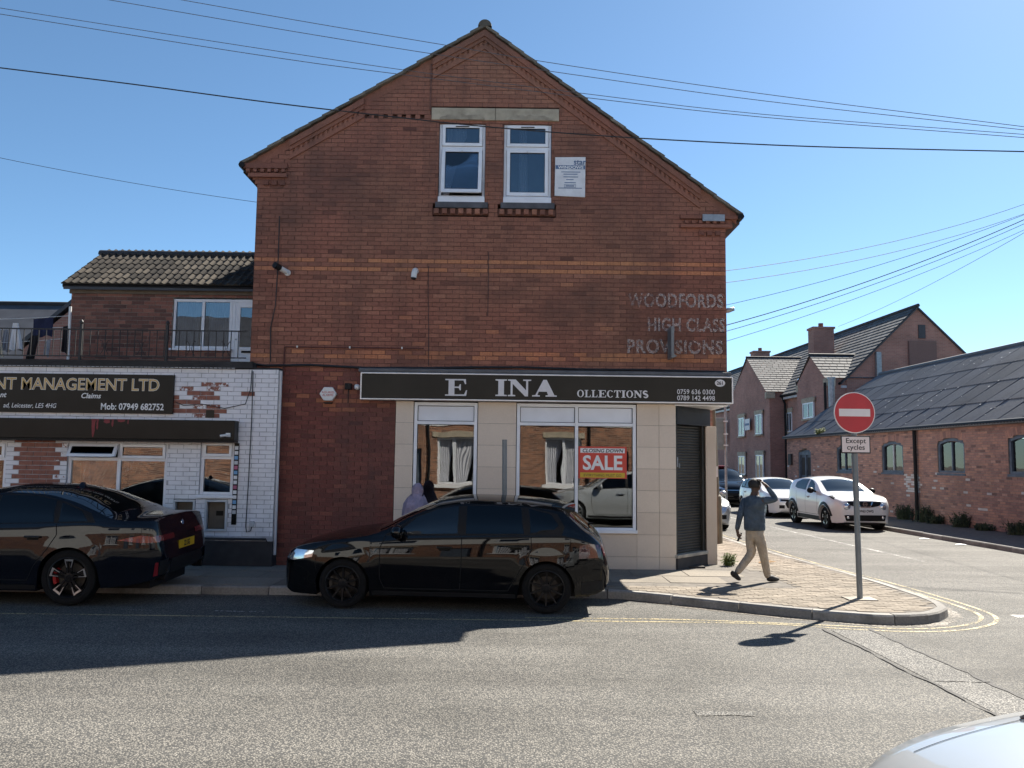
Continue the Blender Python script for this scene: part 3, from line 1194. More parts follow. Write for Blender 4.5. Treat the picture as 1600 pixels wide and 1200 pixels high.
def shop_window(x0, x1, mull, name):
    y = FY + .035
    zb, zt = .752, 2.925
    fr = MB()
    ring(fr, x0, x1, zb, zt, .055, y - .03, y + .06)
    xs = [x0 + .055] + ([mull - .028, mull + .028] if mull else []) + [x1 - .055]
    if mull:
        fr.box(mull - .028, mull + .028, y - .03, y + .06, zb + .055, zt - .055)
    for a, b in zip(xs[::2], xs[1::2]):
        fr.box(a, b, y - .028, y + .055, 2.545, 2.60)
    w = fr.build(name, 'upvc', shop, bevel=.005)
    for a, b in zip(xs[::2], xs[1::2]):
        MB().box(a, b, y, y + .03, 2.60, zt - .055).build('blank_panel', 'panel_white', w)
        gk = MB()
        ring(gk, a, b, 2.60, zt - .055, .010, y - .012, y + .004)
        ring(gk, a, b, zb + .055, 2.545, .008, y - .01, y + .03)
        gk.build('gasket', 'gasket', w)
        MB().box(a + .004, b - .004, y + .010, y + .018, zb + .059, 2.541).build('pane', 'shop_glass', w)
    MB().box(x0 - .02, x1 + .02, y - .075, y - .03, zb - .035, zb + .02).build('sill', 'upvc', w)
    return w


shop_window(-1.690, -.594, None, 'shop_window')
shop_window(.094, 2.160, 1.130, 'shop_window')
# shop interior
it = MB()
it.box(-2.0, 3.4, FY + .25, 19.2, .10, .14)
it.box(-2.0, 3.4, FY + .25, 19.2, 2.92, 2.96)
it.box(-2.0, 3.4, 19.2, 19.25, .14, 2.92)
it.box(-2.05, -2.0, FY + .25, 19.2, .14, 2.92)
it.box(3.4, 3.45, FY + 1.3, 19.2, .14, 2.92)
it.build('shop_interior', 'interior_dark', shop)
dm = MB()
dm.prism([(.12, .76), (.62, .76), (.60, .90), (.45, 1.0), (.28, 1.03), (.12, 1.02)], lambda u, v, a: (u, a, v), FY + .35, FY + .9)
tag(dm.build('folded_fabric', 'cloth_purple', bevel=.03), 'purple folded fabric heaped inside the wide shop window', 'fabric')

# corner entrance: shutter on the chamfer
A, B = Vector((2.862, FY + .01, 0)), Vector((3.55, 15.13, 0))
U = (B - A).normalized()
N = Vector((U.y, -U.x, 0))
LEN = (B - A).length


def ch(u, d, z):
    p = A + U * u + N * d
    return (p.x, p.y, z)


def chbox(mb, u0, u1, d0, d1, z0, z1):
    mb.hexa([ch(u0, d1, z0), ch(u1, d1, z0), ch(u1, d0, z0), ch(u0, d0, z0), ch(u0, d1, z1), ch(u1, d1, z1), ch(u1, d0, z1), ch(u0, d0, z1)])
    return mb


st = chbox(MB(), -.02, LEN, -.35, .03, 0, .30)
stp = st.build('door_step', 'plinth_black', shop, bevel=.012)
chbox(MB(), -.03, LEN + .005, -.36, .045, .302, .36).build('tread', 'step_stone', stp, bevel=.012)
door = chbox(MB(), .0, LEN, -.14, -.12, .3, 2.9).build('roller_shutter', 'shutter_metal', shop)
slat = MB()
hh = .0485
for k in range(1):
    rows = []
    for u in (0.0, 1.0):
        rows.append([(u, -.0, 0), (u, -.010, .004), (u, -.018, hh * .35), (u, -.018, hh * .65), (u, -.008, hh * .92), (u, 0, hh * .98)])
    slat.grid(rows)
slat_me = slat.mesh('slat_mesh', 'shutter_metal')
ang = math.atan2(U.y, U.x)
for k in range(46):
    o = add('slat', slat_me, door)
    p = ch(.075, -.09, .365 + k * hh)
    o.location = p
    o.rotation_euler = (0, 0, ang)
    o.scale = (LEN - .15, 1, 1)
jb = MB()
chbox(jb, 0, .07, -.12, -.03, .36, 2.62)
chbox(jb, LEN - .07, LEN, -.12, -.03, .36, 2.62)
jb.build('guide_rails', 'shutter_metal', door)
lk = MB()
chbox(lk, .10, .155, -.085, -.055, 1.86, 2.03)
chbox(lk, .19, .22, -.085, -.055, 1.84, 1.93)
lk.build('lock_plate', 'galvanised', door)
chbox(MB(), -.0, LEN + .16, -.30, .02, 2.60, 2.915).build('shutter_housing', 'shutter_box', shop, bevel=.008)
MB().box(3.555, 3.752, 15.135, 15.42, 0, 2.60).build('door_pilaster', 'cladding_tile', shop, bevel=.01)
MB().prism([(2.83, FY - .02), (3.75, FY - .02), (3.75, 15.5), (3.4, 15.4)], lambda u, v, a: (u, v, a), 2.918, 2.942).build('soffit', 'upvc', shop)
MB().box(-2.66, 3.80, FY - .13, FY - .002, 3.43, 3.50).build('sign_flashing', 'lead', shop, bevel=.02)

# ---- painted wall sign ghost on the bricks
gs = thing('ghost_sign', (2.85, FY - .01, 3.8), 'faded painted lettering on the brick wall reading Woodfords High Class Provisions', 'painted sign')
for txt, x, z, size, fit in (('WOODFORDS', 2.02, 4.66, .335, 1.68), ('HIGH CLASS', 2.37, 4.235, .32, 1.36), ('PROVISIONS', 2.01, 3.84, .335, 1.67)):
    text_mesh(txt, size, 'ghost_shadow', 'letters_shadow', gs, (x + .018, FY - .0045, z - .018), fit=fit, extrude=.0004, bold=.010, spacing=1.08)
    text_mesh(txt, size, 'ghost_paint', 'letters', gs, (x, FY - .0062, z), fit=fit, extrude=.0004, bold=.010, spacing=1.08)

# ---- the shop's fascia sign
sg = thing('shop_sign', (.6, FY - .08, 2.95), 'long dark brown shop fascia sign with wide-spaced serif letters above the cream shopfront', 'sign')
SY = FY - .16
MB().box(-2.588, 3.785, SY, FY - .004, 2.975, 3.397).build('sign_board', 'sign_brown', sg)
tr = MB()
ring(tr, -2.612, 3.81, 2.952, 3.42, .022, SY - .012, FY - .003)
tr.build('trim', 'sign_trim', sg, bevel=.004)


def glyph(ch_):
    """serif capitals as polygons in a box one unit high"""
    s, t = .30, .075                           # stem, serif thickness
    if ch_ == 'E':
        return 1.31, [[(0, 0), (1.25, 0), (1.31, .34), (1.24, .34), (1.13, .09), (.55, .08), (.55, .92), (1.08, .92), (1.17, .70), (1.24, .70), (1.22, 1), (0, 1), (0, .93), (.2, .92), (.2, .08), (0, .07)],
                      [(.55, .47), (.80, .47), (.87, .33), (.93, .33), (.93, .69), (.87, .69), (.80, .55), (.55, .55)]]
    if ch_ == 'I':
        return .68, [[(0, 0), (.68, 0), (.68, .07), (.51, .09), (.51, .91), (.68, .93), (.68, 1), (0, 1), (0, .93), (.17, .91), (.17, .09), (0, .07)]]
    if ch_ == 'N':
        return 1.38, [[(0, 0), (.44, 0), (.44, .07), (.28, .09), (.28, .74), (1.02, 0), (1.2, 0), (1.2, .91), (1.38, .93), (1.38, 1), (.9, 1), (.9, .93), (1.08, .91), (1.08, .36), (.46, 1), (0, 1), (0, .93), (.16, .91), (.16, .09), (0, .07)]]
    if ch_ == 'A':
        return 1.46, [[(0, 0), (.46, 0), (.46, .07), (.31, .09), (.39, .29), (.87, .29), (.95, .09), (.80, .07), (.80, 0), (1.46, 0), (1.46, .07), (1.32, .09), (.86, 1), (.66, 1), (.19, .09), (0, .07)]]
    if ch_ == 'L':
        return 1.0, [[(0, 0), (.95, 0), (1.0, .34), (.93, .34), (.82, .09), (.43, .08), (.43, .91), (.6, .93), (.6, 1), (0, 1), (0, .93), (.16, .91), (.16, .09), (0, .07)]]
    if ch_ == 'T':
        return 1.1, [[(.26, 0), (.84, 0), (.84, .07), (.68, .09), (.68, .92), (.92, .90), (1.02, .68), (1.1, .68), (1.07, 1), (.03, 1), (0, .68), (.08, .68), (.18, .90), (.42, .92), (.42, .09), (.26, .07)]]
    return 1, []


def arc_pts(cx, cy, rx, ry, a0, a1, n=18):
    return [(cx + rx * math.cos(R(a0 + (a1 - a0) * k / n)), cy + ry * math.sin(R(a0 + (a1 - a0) * k / n))) for k in range(n + 1)]


def put_word(word, x, z, h, gap, mat, parent, y, sx=1.0):
    dep = .006
    for c in word:
        if c == ' ':
            x += h * .55
            continue
        mb = MB()
        if c in 'OCS':
            w = 1.12 if c == 'O' else (1.05 if c == 'C' else .86)
            if c == 'O':
                a, b = arc_pts(.56, .5, .56, .51, 0, 360), arc_pts(.56, .5, .30, .44, 0, 360)
            elif c == 'C':
                a, b = arc_pts(.56, .5, .56, .51, 38, 322), arc_pts(.58, .5, .30, .44, 38, 322)
            else:
                mid = arc_pts(.43, .735, .33, .205, 25, 260, 10) + arc_pts(.43, .27, .34, .21, 80, -155, 10)
                wd = [.05 + .085 * math.sin(math.pi * k / (len(mid) - 1)) ** .7 for k in range(len(mid))]
                a, b = [], []
                for k, p in enumerate(mid):
                    q0, q1 = mid[max(k - 1, 0)], mid[min(k + 1, len(mid) - 1)]
                    dx, dy = q1[0] - q0[0], q1[1] - q0[1]
                    l = math.hypot(dx, dy)
                    a.append((p[0] - dy / l * wd[k], p[1] + dx / l * wd[k]))
                    b.append((p[0] + dy / l * wd[k], p[1] - dx / l * wd[k]))
            top = lambda P, yy: [(x + u * h * sx, yy, z + v * h) for u, v in P]
            mb.grid([top(a, y - dep), top(b, y - dep)])
            mb.grid([top(a, y), top(a, y - dep)])
            mb.grid([top(b, y), top(b, y - dep)])
        else:
            w, polys = glyph(c)
            for i, pl in enumerate(polys):
                mb.prism([(x + u * h * sx, z + v * h) for u, v in pl], lambda u, v, a: (u, a, v), y - dep - .0006 * i, y)
        mb.build('letter', mat, parent)
        x += w * h * sx + gap


put_word('E', -1.150, 3.032, .290, 0, 'letter_pale', sg, SY)
put_word('INA', -.285, 3.037, .290, .018, 'letter_pale', sg, SY, 1.0)
put_word('OLLECTIONS', 1.123, 3.036, .125, .012, 'letter_pale', sg, SY, .84)
text_mesh('0759 636 0300', .118, 'letter_pale', 'phone_number', sg, (2.846, SY - .001, 3.112), fit=.65, extrude=.002, bold=.0005)
text_mesh('0789 142 4498', .118, 'letter_pale', 'phone_number', sg, (2.846, SY - .001, 3.004), fit=.65, extrude=.002, bold=.0005)
el = MB()
ep = arc_pts(3.586, 3.308, .088, .062, 0, 359, 28)
el.prism(ep, lambda u, v, a: (u, a, v), SY - .006, SY - .0005)
pl_ = el.build('number_plaque', 'letter_pale', sg)
text_mesh('261', .082, 'letter_dark', 'number', pl_, (3.586, SY - .008, 3.281), sx=.95, extrude=.001, bold=.002, align='CENTER')

# ---- small things on the gable wall
bd = thing('window_firm_board', (.99, FY - .02, 6.6), 'small white advertising board with blue lettering beside the attic windows', 'sign')
MB().prism([(.722, 7.335), (1.262, 7.345), (1.255, 6.612), (.715, 6.632)], lambda u, v, a: (u, a, v), FY - .03, FY - .006).build('board', 'board_white', bd)
MB().box(.728, 1.254, FY - .033, FY - .029, 7.12, 7.19).build('stripe', 'letter_blue', bd)
text_mesh('star', .15, 'letter_blue', 'lettering', bd, (1.05, FY - .0315, 7.205), sx=.95, extrude=.001, bold=.003)
text_mesh('WINDOWS', .072, 'letter_white', 'lettering', bd, (.775, FY - .0345, 7.128), sx=1.22, extrude=.001, bold=.002)
for k, (x0, x1, z) in enumerate(((.83, 1.17, 7.06), (.87, 1.12, 7.02), (.87, 1.13, 6.97), (.92, 1.05, 6.92), (.89, 1.09, 6.865), (.78, 1.2, 6.765))):
    MB().box(x0, x1, FY - .0325, FY - .0295, z, z + .014).build('small_print', 'letter_blue', bd)
fr = MB()
ring(fr, .885, 1.09, 6.785, 6.84, .006, FY - .0325, FY - .0295)
fr.box(.91, 1.065, FY - .0325, FY - .0295, 6.802, 6.822)
fr.build('small_print', 'letter_blue', bd)

al = thing('alarm_box', (-3.184, FY - .05, 2.91), 'white hexagonal alarm box with red writing on the dark red brick', 'alarm')
hexp = [(-3.184 + .148 * math.cos(R(60 * k)), 3.045 + .135 * math.sin(R(60 * k))) for k in range(6)]
MB().prism(hexp, lambda u, v, a: (u, a, v), FY - .085, FY - .004).build('case', 'white_plastic', al, bevel=.012)
MB().prism([(u, v - .03) for u, v in [(-3.26, 2.93), (-3.11, 2.93), (-3.13, 2.905), (-3.24, 2.905)]], lambda u, v, a: (u, a, v), FY - .07, FY - .004).build('base', 'black_plastic', al)
text_mesh('ASSURED', .052, 'letter_red', 'lettering', al, (-3.184, FY - .0865, 3.055), extrude=.001, align='CENTER')
text_mesh('ALARMS', .052, 'letter_red', 'lettering', al, (-3.184, FY - .0865, 3.005), extrude=.001, align='CENTER')

bc = thing('bullet_camera', (-4.05, FY - .1, 5.15), 'black and white bullet security camera high on the wall near the tiled roof', 'camera')
MB().tube([(-3.98, FY - .0, 5.18), (-3.98, FY - .04, 5.18)], .055, 14).build('mount', 'white_plastic', bc)
MB().tube([(-3.985, FY - .03, 5.18), (-4.02, FY - .10, 5.20)], .028, 10).build('arm', 'white_plastic', bc)
MB().tube([(-3.99, FY - .10, 5.185), (-4.08, FY - .26, 5.225)], .048, 14).build('body', 'white_plastic', bc)
MB().tube([(-4.062, FY - .235, 5.217), (-4.12, FY - .34, 5.243)], .056, 14).build('hood', 'black_plastic', bc)
fp = thing('flue_terminal', (-1.74, FY - .08, 5.08), 'white elbow pipe poking out of the brick wall pointing down', 'pipe')
MB().tube([(-1.72, FY + .0, 5.24), (-1.72, FY - .06, 5.24), (-1.725, FY - .10, 5.225), (-1.735, FY - .115, 5.18), (-1.745, FY - .115, 5.10)], [.05, .05, .052, .052, .050], 14).build('elbow', 'white_plastic', fp, smooth=True, angle=40)
MB().tube([(-1.745, FY - .115, 5.102), (-1.747, FY - .115, 5.07)], .042, 14).build('opening', 'black_plastic', fp)
dc = thing('dome_camera', (-2.72, FY - .1, 3.12), 'small white camera with a black box beside the left end of the fascia sign', 'camera')
MB().box(-2.90, -2.79, FY - .07, FY - .004, 3.13, 3.235).build('junction_box', 'black_plastic', dc, bevel=.006)
MB().tube([(-2.70, FY - .0, 3.19), (-2.70, FY - .07, 3.19)], .03, 10).build('mount', 'white_plastic', dc)
MB().lathe([(0, -.055), (.03, -.048), (.05, -.02), (.05, .02), (.03, .048), (0, .055)], (-2.675, FY - .11, 3.165), 'Y', 14).build('head', 'white_plastic', dc, smooth=True)
MB().tube([(-2.845, FY - .02, 3.13), (-2.845, FY - .02, 2.9)], .008, 6).build('lead', 'cable_black', dc)
fl = thing('flag_bracket', (2.76, FY - .1, 3.72), 'narrow blue grey metal projecting bracket in front of the painted lettering', 'bracket')
MB().box(2.715, 2.765, FY - .34, FY - .003, 3.72, 4.26).build('plate', 'steel_grey', fl, bevel=.004)
MB().prism([(2.78, 3.80), (2.83, 4.26), (2.80, 4.26), (2.775, 3.95)], lambda u, v, a: (u, a, v), FY - .05, FY - .003).build('stay', 'steel_grey', fl)
MB().prism([(2.766, 3.725), (2.86, 3.78), (2.766, 3.83)], lambda u, v, a: (u, a, v), FY - .12, FY - .003).build('foot', 'steel_grey', fl)

cd = tag(MB().tube([(-4.58, FY - .03, 3.56), (-4.3, FY - .03, 3.53), (-3.5, FY - .03, 3.55), (-2.6, FY - .03, 3.51), (-1.5, FY - .03, 3.52), (-.6, FY - .03, 3.545), (.2, FY - .03, 3.555), (1.2, FY - .03, 3.53), (2.4, FY - .03, 3.535), (3.7, FY - .03, 3.515)], .022, 6).build('wall_cable', 'cable_black'),
         'thick black cable running along the wall just above the fascia sign', 'cable')
cd = thing('conduit', (-3.0, FY - .02, 3.85), 'thin horizontal conduit clipped to the wall above the alarm box', 'conduit')
MB().tube([(-3.98, FY - .022, 3.35), (-3.98, FY - .022, 3.855), (-3.96, FY - .022, 3.865), (-1.55, FY - .022, 3.865)], .012, 6).build('pipe', 'brick_red', cd)
for x in (-3.76, -2.84, -1.93):
    MB().box(x - .012, x + .012, FY - .042, FY - .004, 3.85, 3.885).build('clip', 'white_plastic', cd)
tag(MB().tube([(-4.16, FY - .02, 6.2), (-4.155, FY - .02, 5.3), (-4.17, FY - .02, 4.6), (-4.24, FY - .02, 4.2), (-4.22, FY - .02, 3.6)], .009, 6).build('drop_cable', 'cable_black'),
    'thin black cable dropping down the far left edge of the gable wall', 'cable')
tag(MB().tube([(-1.50, FY - .018, 5.33), (-1.495, FY - .018, 4.8), (-1.47, FY - .018, 4.2), (-1.46, FY - .018, 3.56)], .006, 6).build('drop_cable', 'cable_black'),
    'thin dark cable dropping down the wall beside the white elbow pipe', 'cable')
tag(MB().tube([(-.44, FY - .018, 5.6), (-.44, FY - .018, 4.45)], .006, 6).build('drop_cable', 'cable_black'),
    'thin dark cable dropping down the middle of the wall below the attic windows', 'cable')

po = thing('sale_poster', (1.58, FY + .06, 1.65), 'red closing down sale poster on the wide shop window', 'poster')
PY = FY + .034
MB().box(1.165, 2.005, PY, PY + .006, 1.645, 2.195).build('sheet', 'poster_red', po)
MB().box(1.20, 1.97, PY - .003, PY - .0005, 2.085, 2.165).build('banner', 'letter_white', po)
text_mesh('CLOSING DOWN', .085, 'letter_dark', 'lettering', po, (1.585, PY - .004, 2.095), sx=1.05, extrude=.0005, bold=.002, shear=.2, align='CENTER')
text_mesh('SALE', .34, 'letter_white', 'lettering', po, (1.585, PY - .002, 1.80), sx=.96, extrude=.0005, bold=.009, align='CENTER')
MB().box(1.20, 1.97, PY - .003, PY - .0005, 1.66, 1.745).build('banner', 'poster_yellow', po)
text_mesh('EVERYTHING MUST GO', .062, 'letter_dark', 'lettering', po, (1.585, PY - .004, 1.678), sx=1.0, extrude=.0005, align='CENTER')

# ================================================================== WHITE PAINTED SHOP ON THE LEFT
WY = 14.10
ws = thing('white_shop_building', (-9, 15.3, 0), 'low white painted brick shop with flaking paint and a flat roof', 'building')
WH = [(-7.545, -5.845, .95, 2.17), (-5.285, -4.715, 1.285, 2.215), (-12.0, -8.585, .95, 2.155), (-5.70, -5.33, .80, 1.205), (-5.165, -4.78, .685, 1.21)]
WX0, WX1 = -15.0, -4.005


def white_tone(u, z, rg):
    if z < 2.2 and -8.4 < u < -7.68:
        return rg.uniform(.85, 1)
    if z < 2.2 and -7.68 <= u < -7.5:
        return rg.uniform(.2, .62)
    # flaked patches right of the sign board
    d = min(math.hypot((u + 5.05) / .55, (z - 3.05) / .16), math.hypot((u + 5.55) / .35, (z - 2.95) / .10), math.hypot((u + 5.5) / .40, (z - 2.72) / .12), math.hypot((u + 5.0) / .30, (z - 2.72) / .10))
    if d < 1:
        return rg.uniform(.36, .72)
    return rg.uniform(.0, .26) if rg.random() < .96 else rg.uniform(.3, .46)


base = MB()
base.box(WX0, WX1 - .02, WY + .26, WY + .28, 2.25, 3.4)
ww = base.build('wall', 'mortar_white', ws)
brickwork(ww, (0, WY, 0), 0, (.53, 3.44), lambda a, b: [(WX0, WX1)], lambda a, b: [(p, q) for p, q, r, s in WH if r < (a + b) / 2 < s],
          'brick_painted', 'mortar_white', white_tone, hc=.0765, bl=.232, joint=.010, back=.25, seed=31,
          key=lambda it: (0 if (it[0][0] > -8.9 and (it[0][2] > 2.6 and it[0][0] > -5.8 or it[0][2] < 2.2 and it[0][2] > 1.0 or it[0][2] > 3.3)) else 1, -it[0][0]))
MB().box(WX0, WX1 + .012, WY - .03, WY + .26, .08, .528).build('plinth', 'plinth_black', ws, bevel=.01)
MB().box(WX0, WX1 + .008, WY - .022, WY - .0, .529, .60).build('plinth_pipe_ledge', 'mortar_white', ws)
MB().tube([(-6.2, WY - .05, .575), (-4.1, WY - .05, .565), (-4.08, WY - .05, .5)], .018, 8).build('pipe', 'plinth_black', ws)
MB().box(WX1 - .2, WX1 - .003, WY + .01, WY + .22, .53, 3.44).build('return_wall', 'mortar_white', ws)
MB().tube([(WX1 + .03, WY + .05, .3), (WX1 + .02, WY + .05, 3.42)], .028, 8).build('edge_pipe', 'upvc_grey', ws)
rfm = MB().box(WX0, WX1 - .45, WY - .04, 16.6, 3.45, 3.565).build('flat_roof', 'felt', ws)
MB().box(WX1 - .45, WX1, WY - .0, FY, 3.446, 3.47).build('coping', 'felt', ws)
dr = [((-14.9 + k * .075, WY - .047, 3.447), (.055, .014, .012), None, 0.0) for k in range(136)]
pieces('drip_edge', dr, 'galvanised', rfm)


def plain_window(root, x0, x1, z0, z1, y, mulls=(), tran=None, open_at=None, name='window', glass='window_glass'):
    f = MB()
    ring(f, x0, x1, z0, z1, .055, y, y + .07)
    xs = [x0 + .055]
    for m in mulls:
        f.box(m - .03, m + .03, y, y + .07, z0 + .055, z1 - .055)
        xs += [m - .03, m + .03]
    xs.append(x1 - .055)
    if tran:
        for a, b in zip(xs[::2], xs[1::2]):
            f.box(a, b, y, y + .07, tran - .03, tran + .03)
    w = f.build(name, 'upvc', root, bevel=.005)
    for k, (a, b) in enumerate(zip(xs[::2], xs[1::2])):
        lev = [(z0 + .055, tran - .03), (tran + .03, z1 - .055)] if tran else [(z0 + .055, z1 - .055)]
        for j, (c, d) in enumerate(lev):
            if open_at == (k, j):
                sash(w, a - .02, b + .02, c - .015, d + .015, y - .045, .05, R(28), glass)
            elif tran and j == 1:
                sash(w, a - .012, b + .012, c - .012, d + .012, y - .03, .045, 0, glass)
            else:
                MB().box(a, b, y + .025, y + .031, c, d).build('pane', glass, w)
    MB().box(x0 - .03, x1 + .03, y - .09, y + .03, z0 - .045, z0 + .0).build('sill', 'upvc', w, bevel=.006)
    return w


def blinds(root, x0, x1, z0, z1, y, n, mat='curtain'):
    for k in range(n):
        a = x0 + (x1 - x0) * k / n
        w = (x1 - x0) / n
        mb = MB()
        mb.hexa([(a, y, z0), (a + w * .8, y + .03, z0), (a + w * .8, y + .033, z0), (a, y + .003, z0), (a, y, z1), (a + w * .8, y + .03, z1), (a + w * .8, y + .033, z1), (a, y + .003, z1)])
        mb.build('blind_slat', mat, root)


w1 = plain_window(ws, -7.545, -5.845, .95, 2.17, WY + .04, (-6.68,), 1.875, (0, 1))
blinds(w1, -6.62, -5.90, 1.0, 1.85, WY + .30, 13, 'interior_wall')
curtain(w1, -7.45, -6.55, 1.0, 1.85, WY + .32, 'curtain', .9)
w2 = plain_window(ws, -5.285, -4.715, 1.285, 2.215, WY + .04, (), 1.925, None)
MB().box(-5.2, -4.8, WY + .22, WY + .24, 1.35, 1.85).build('blind_slat', 'interior_wall', w2)
w3 = plain_window(ws, -12.0, -8.585, .95, 2.155, WY + .04, (-10.3,), 1.86, None)
inn = MB()
inn.box(-12.2, -4.6, WY + 1.6, WY + 1.65, .5, 2.5)
inn.box(-12.2, -4.6, WY + .28, WY + 1.6, 2.3, 2.35)
inn.box(-12.2, -4.6, WY + .28, WY + 1.6, .5, .55)
inn.build('dark_room', 'interior_dark', ws)
for x0, x1, z0, z1 in WH[3:]:
    f = MB()
    ring(f, x0, x1, z0, z1, .035, WY - .025, WY + .05)
    nb = f.build('meter_niche', 'upvc_grey', ws, bevel=.004)
    MB().box(x0 + .03, x1 - .03, WY + .10, WY + .12, z0 + .03, z1 - .03).build('back_panel', 'interior_wall', nb)
    if x0 > -5.3:
        MB().box(x0 + .16, x0 + .28, WY + .095, WY + .099, .94, 1.02).build('notice', 'sign_brown', nb)
    else:
        MB().lathe([(0, -.03), (.05, -.03), (.06, 0), (.06, .04)], (x0 + .17, WY + .07, .95), 'Y', 14).build('meter', 'black_plastic', nb)
fa = MB().box(WX0, -4.650, 13.88, WY - .003, 2.215, 2.545).build('shutter_fascia', 'sign_black', ws, bevel=.008)
MB().box(WX0, -4.652, 13.90, WY - .003, 2.175, 2.213).build('fascia_lip', 'trim_black', fa)
rgd = random.Random(6)
for x0, wd_, zb in ((-7.02, .055, 2.23), (-6.955, .03, 2.36), (-6.80, .10, 2.47), (-6.70, .035, 2.41), (-6.56, .12, 2.495), (-6.44, .02, 2.46)):
    pl = [(x0 - wd_ * .7, 2.542)] + [(x0 - wd_ * rgd.uniform(.3, .6), 2.542 - (2.542 - zb) * k / 5) for k in range(1, 5)] + [(x0, zb)] + [(x0 + wd_ * rgd.uniform(.3, .6), 2.542 - (2.542 - zb) * k / 5) for k in range(4, 0, -1)] + [(x0 + wd_ * .8, 2.542)]
    MB().prism(pl, lambda u, v, a: (u, a, v), 13.876, 13.8795).build('paint_drip', 'paint_red', fa)
cb_ = thing('fascia_camera', (-4.85, 13.84, 2.24), 'small white camera on the right end of the black shutter fascia', 'camera')
MB().box(-4.78, -4.71, 13.84, 13.88, 2.27, 2.335).build('mount', 'white_plastic', cb_)
MB().tube([(-4.74, 13.85, 2.30), (-4.86, 13.80, 2.28)], .022, 10).build('body', 'white_plastic', cb_)
# sticker strip beside the small window
stp = thing('sticker_strip', (-4.665, WY - .02, .8), 'tall black strip covered with small stickers beside the narrow window', 'strip')
MB().box(-4.705, -4.625, WY - .022, WY - .003, .80, 2.17).build('strip', 'sign_black', stp)
for k in range(14):
    z = .98 + k * .083
    MB().box(-4.695, -4.635, WY - .027, WY - .0225, z, z + .06).build('sticker', random.choice(['sticker_blue', 'board_white', 'board_white', 'sticker_pink', 'upvc_grey']), stp)
mt = thing('meter_socket', (-4.34, WY - .04, .72), 'small grey box with a looped cable low on the white wall', 'box')
MB().box(-4.395, -4.315, WY - .06, WY - .003, .77, .86).build('box', 'upvc_grey', mt, bevel=.006)
MB().tube([(-4.355, WY - .025, .77), (-4.37, WY - .025, .70), (-4.44, WY - .025, .68), (-4.455, WY - .025, .78), (-4.44, WY - .025, 1.6), (-4.43, WY - .025, 2.6), (-4.44, WY - .025, 3.4)], .008, 6).build('cable', 'cable_black', mt)
tag(MB().tube([(-5.75, WY - .02, 2.86), (-5.6, WY - .02, 2.80), (-5.3, WY - .02, 2.83), (-4.9, WY - .02, 2.76), (-4.55, WY - .02, 2.84), (-4.47, WY - .02, 3.1), (-4.46, WY - .02, 3.42)], .007, 6).build('slack_cable', 'cable_black'),
    'slack black cable looping across the flaking white brick', 'cable')
MB().box(-5.22, -5.08, WY - .008, WY + .0, 2.60, 2.73).build('air_vent', 'sign_brown', ws)

# sign board
sb = thing('management_sign', (-8, WY - .03, 2.65), 'black sign board with gold and white lettering on the white painted brick', 'sign')
SBY = WY - .045
MB().box(-13.0, -5.778, SBY, WY - .006, 2.652, 3.318).build('board', 'sign_black', sb)
def words(txt, size, mat, x_right, z, sx, bold, shear=0.0, dy=.001, font='lettering', fit=None):
    o = text_mesh(txt, size, mat, font, sb, (0, SBY - dy, z), sx=sx, extrude=.001, bold=bold, shear=shear, fit=fit)
    xs = [v.co.x for v in o.data.vertices]
    o.data.transform(Matrix.Translation((x_right - max(xs), 0, 0)))
    o.data.update()
    return o


words('NT MANAGEMENT LTD', .285, 'letter_white', -6.022, 3.045, .80, .007, fit=2.805)
words('NT MANAGEMENT LTD', .285, 'letter_gold', -6.029, 3.045, .80, .001, dy=.003, fit=2.79)
words('Claims', .125, 'letter_white', -7.01, 2.905, 1.0, .002, .22)
words('nt', .125, 'letter_white', -8.62, 2.905, 1.0, .002, .22)
words('ad, Leicester, LE5 4HG', .112, 'letter_white', -7.76, 2.73, .86, .0005, .2)
words('Mob: 07949 682752', .155, 'letter_white', -5.93, 2.715, .86, .003)

# iron railing
rl = thing('iron_railing', (-7.3, WY + .03, 3.565), 'black wrought iron balcony railing along the flat roof edge', 'railing')
RY = WY + .06
MB().box(-11.5, -4.60, RY - .012, RY + .012, 4.095, 4.115).build('top_rail', 'black_iron', rl)
MB().box(-11.5, -4.60, RY - .012, RY + .012, 3.63, 3.648).build('bottom_rail', 'black_iron', rl)
bal = MB().box(-.006, .006, -.006, .006, 0, .447).mesh('baluster', 'black_iron')
x = -11.4
while x < -4.62:
    o = add('baluster', bal, rl)
    o.location = (x, RY, 3.648)
    x += .128
for px in (-9.0, -7.47, -5.98):
    m = MB().box(px - .02, px + .02, RY - .02, RY + .02, 3.566, 4.20)
    m.lathe([(0, 4.20), (.03, 4.21), (.035, 4.24), (.0, 4.285)], (px, RY, 0), 'Z', 8)
    m.build('post', 'black_iron', rl)
for px in (-7.05, -6.42, -5.56, -4.95):
    m = MB()
    for s in (-1, 1):
        pts = [(px + s * (.015 + .07 * (1 - math.cos(t * .22)) * .8 + (.03 * math.sin(t * .5) if t > 8 else 0)), RY, 3.78 + .025 * t * (1 if t < 6 else 1 - .1 * (t - 5))) for t in range(0, 11)]
        m.tube(pts, .006, 5)
        pts = [(px + s * (.015 + .07 * (1 - math.cos(t * .22)) * .8), RY, 3.80 - .018 * t) for t in range(0, 8)]
        m.tube(pts, .006, 5)
    m.build('scroll', 'black_iron', rl)

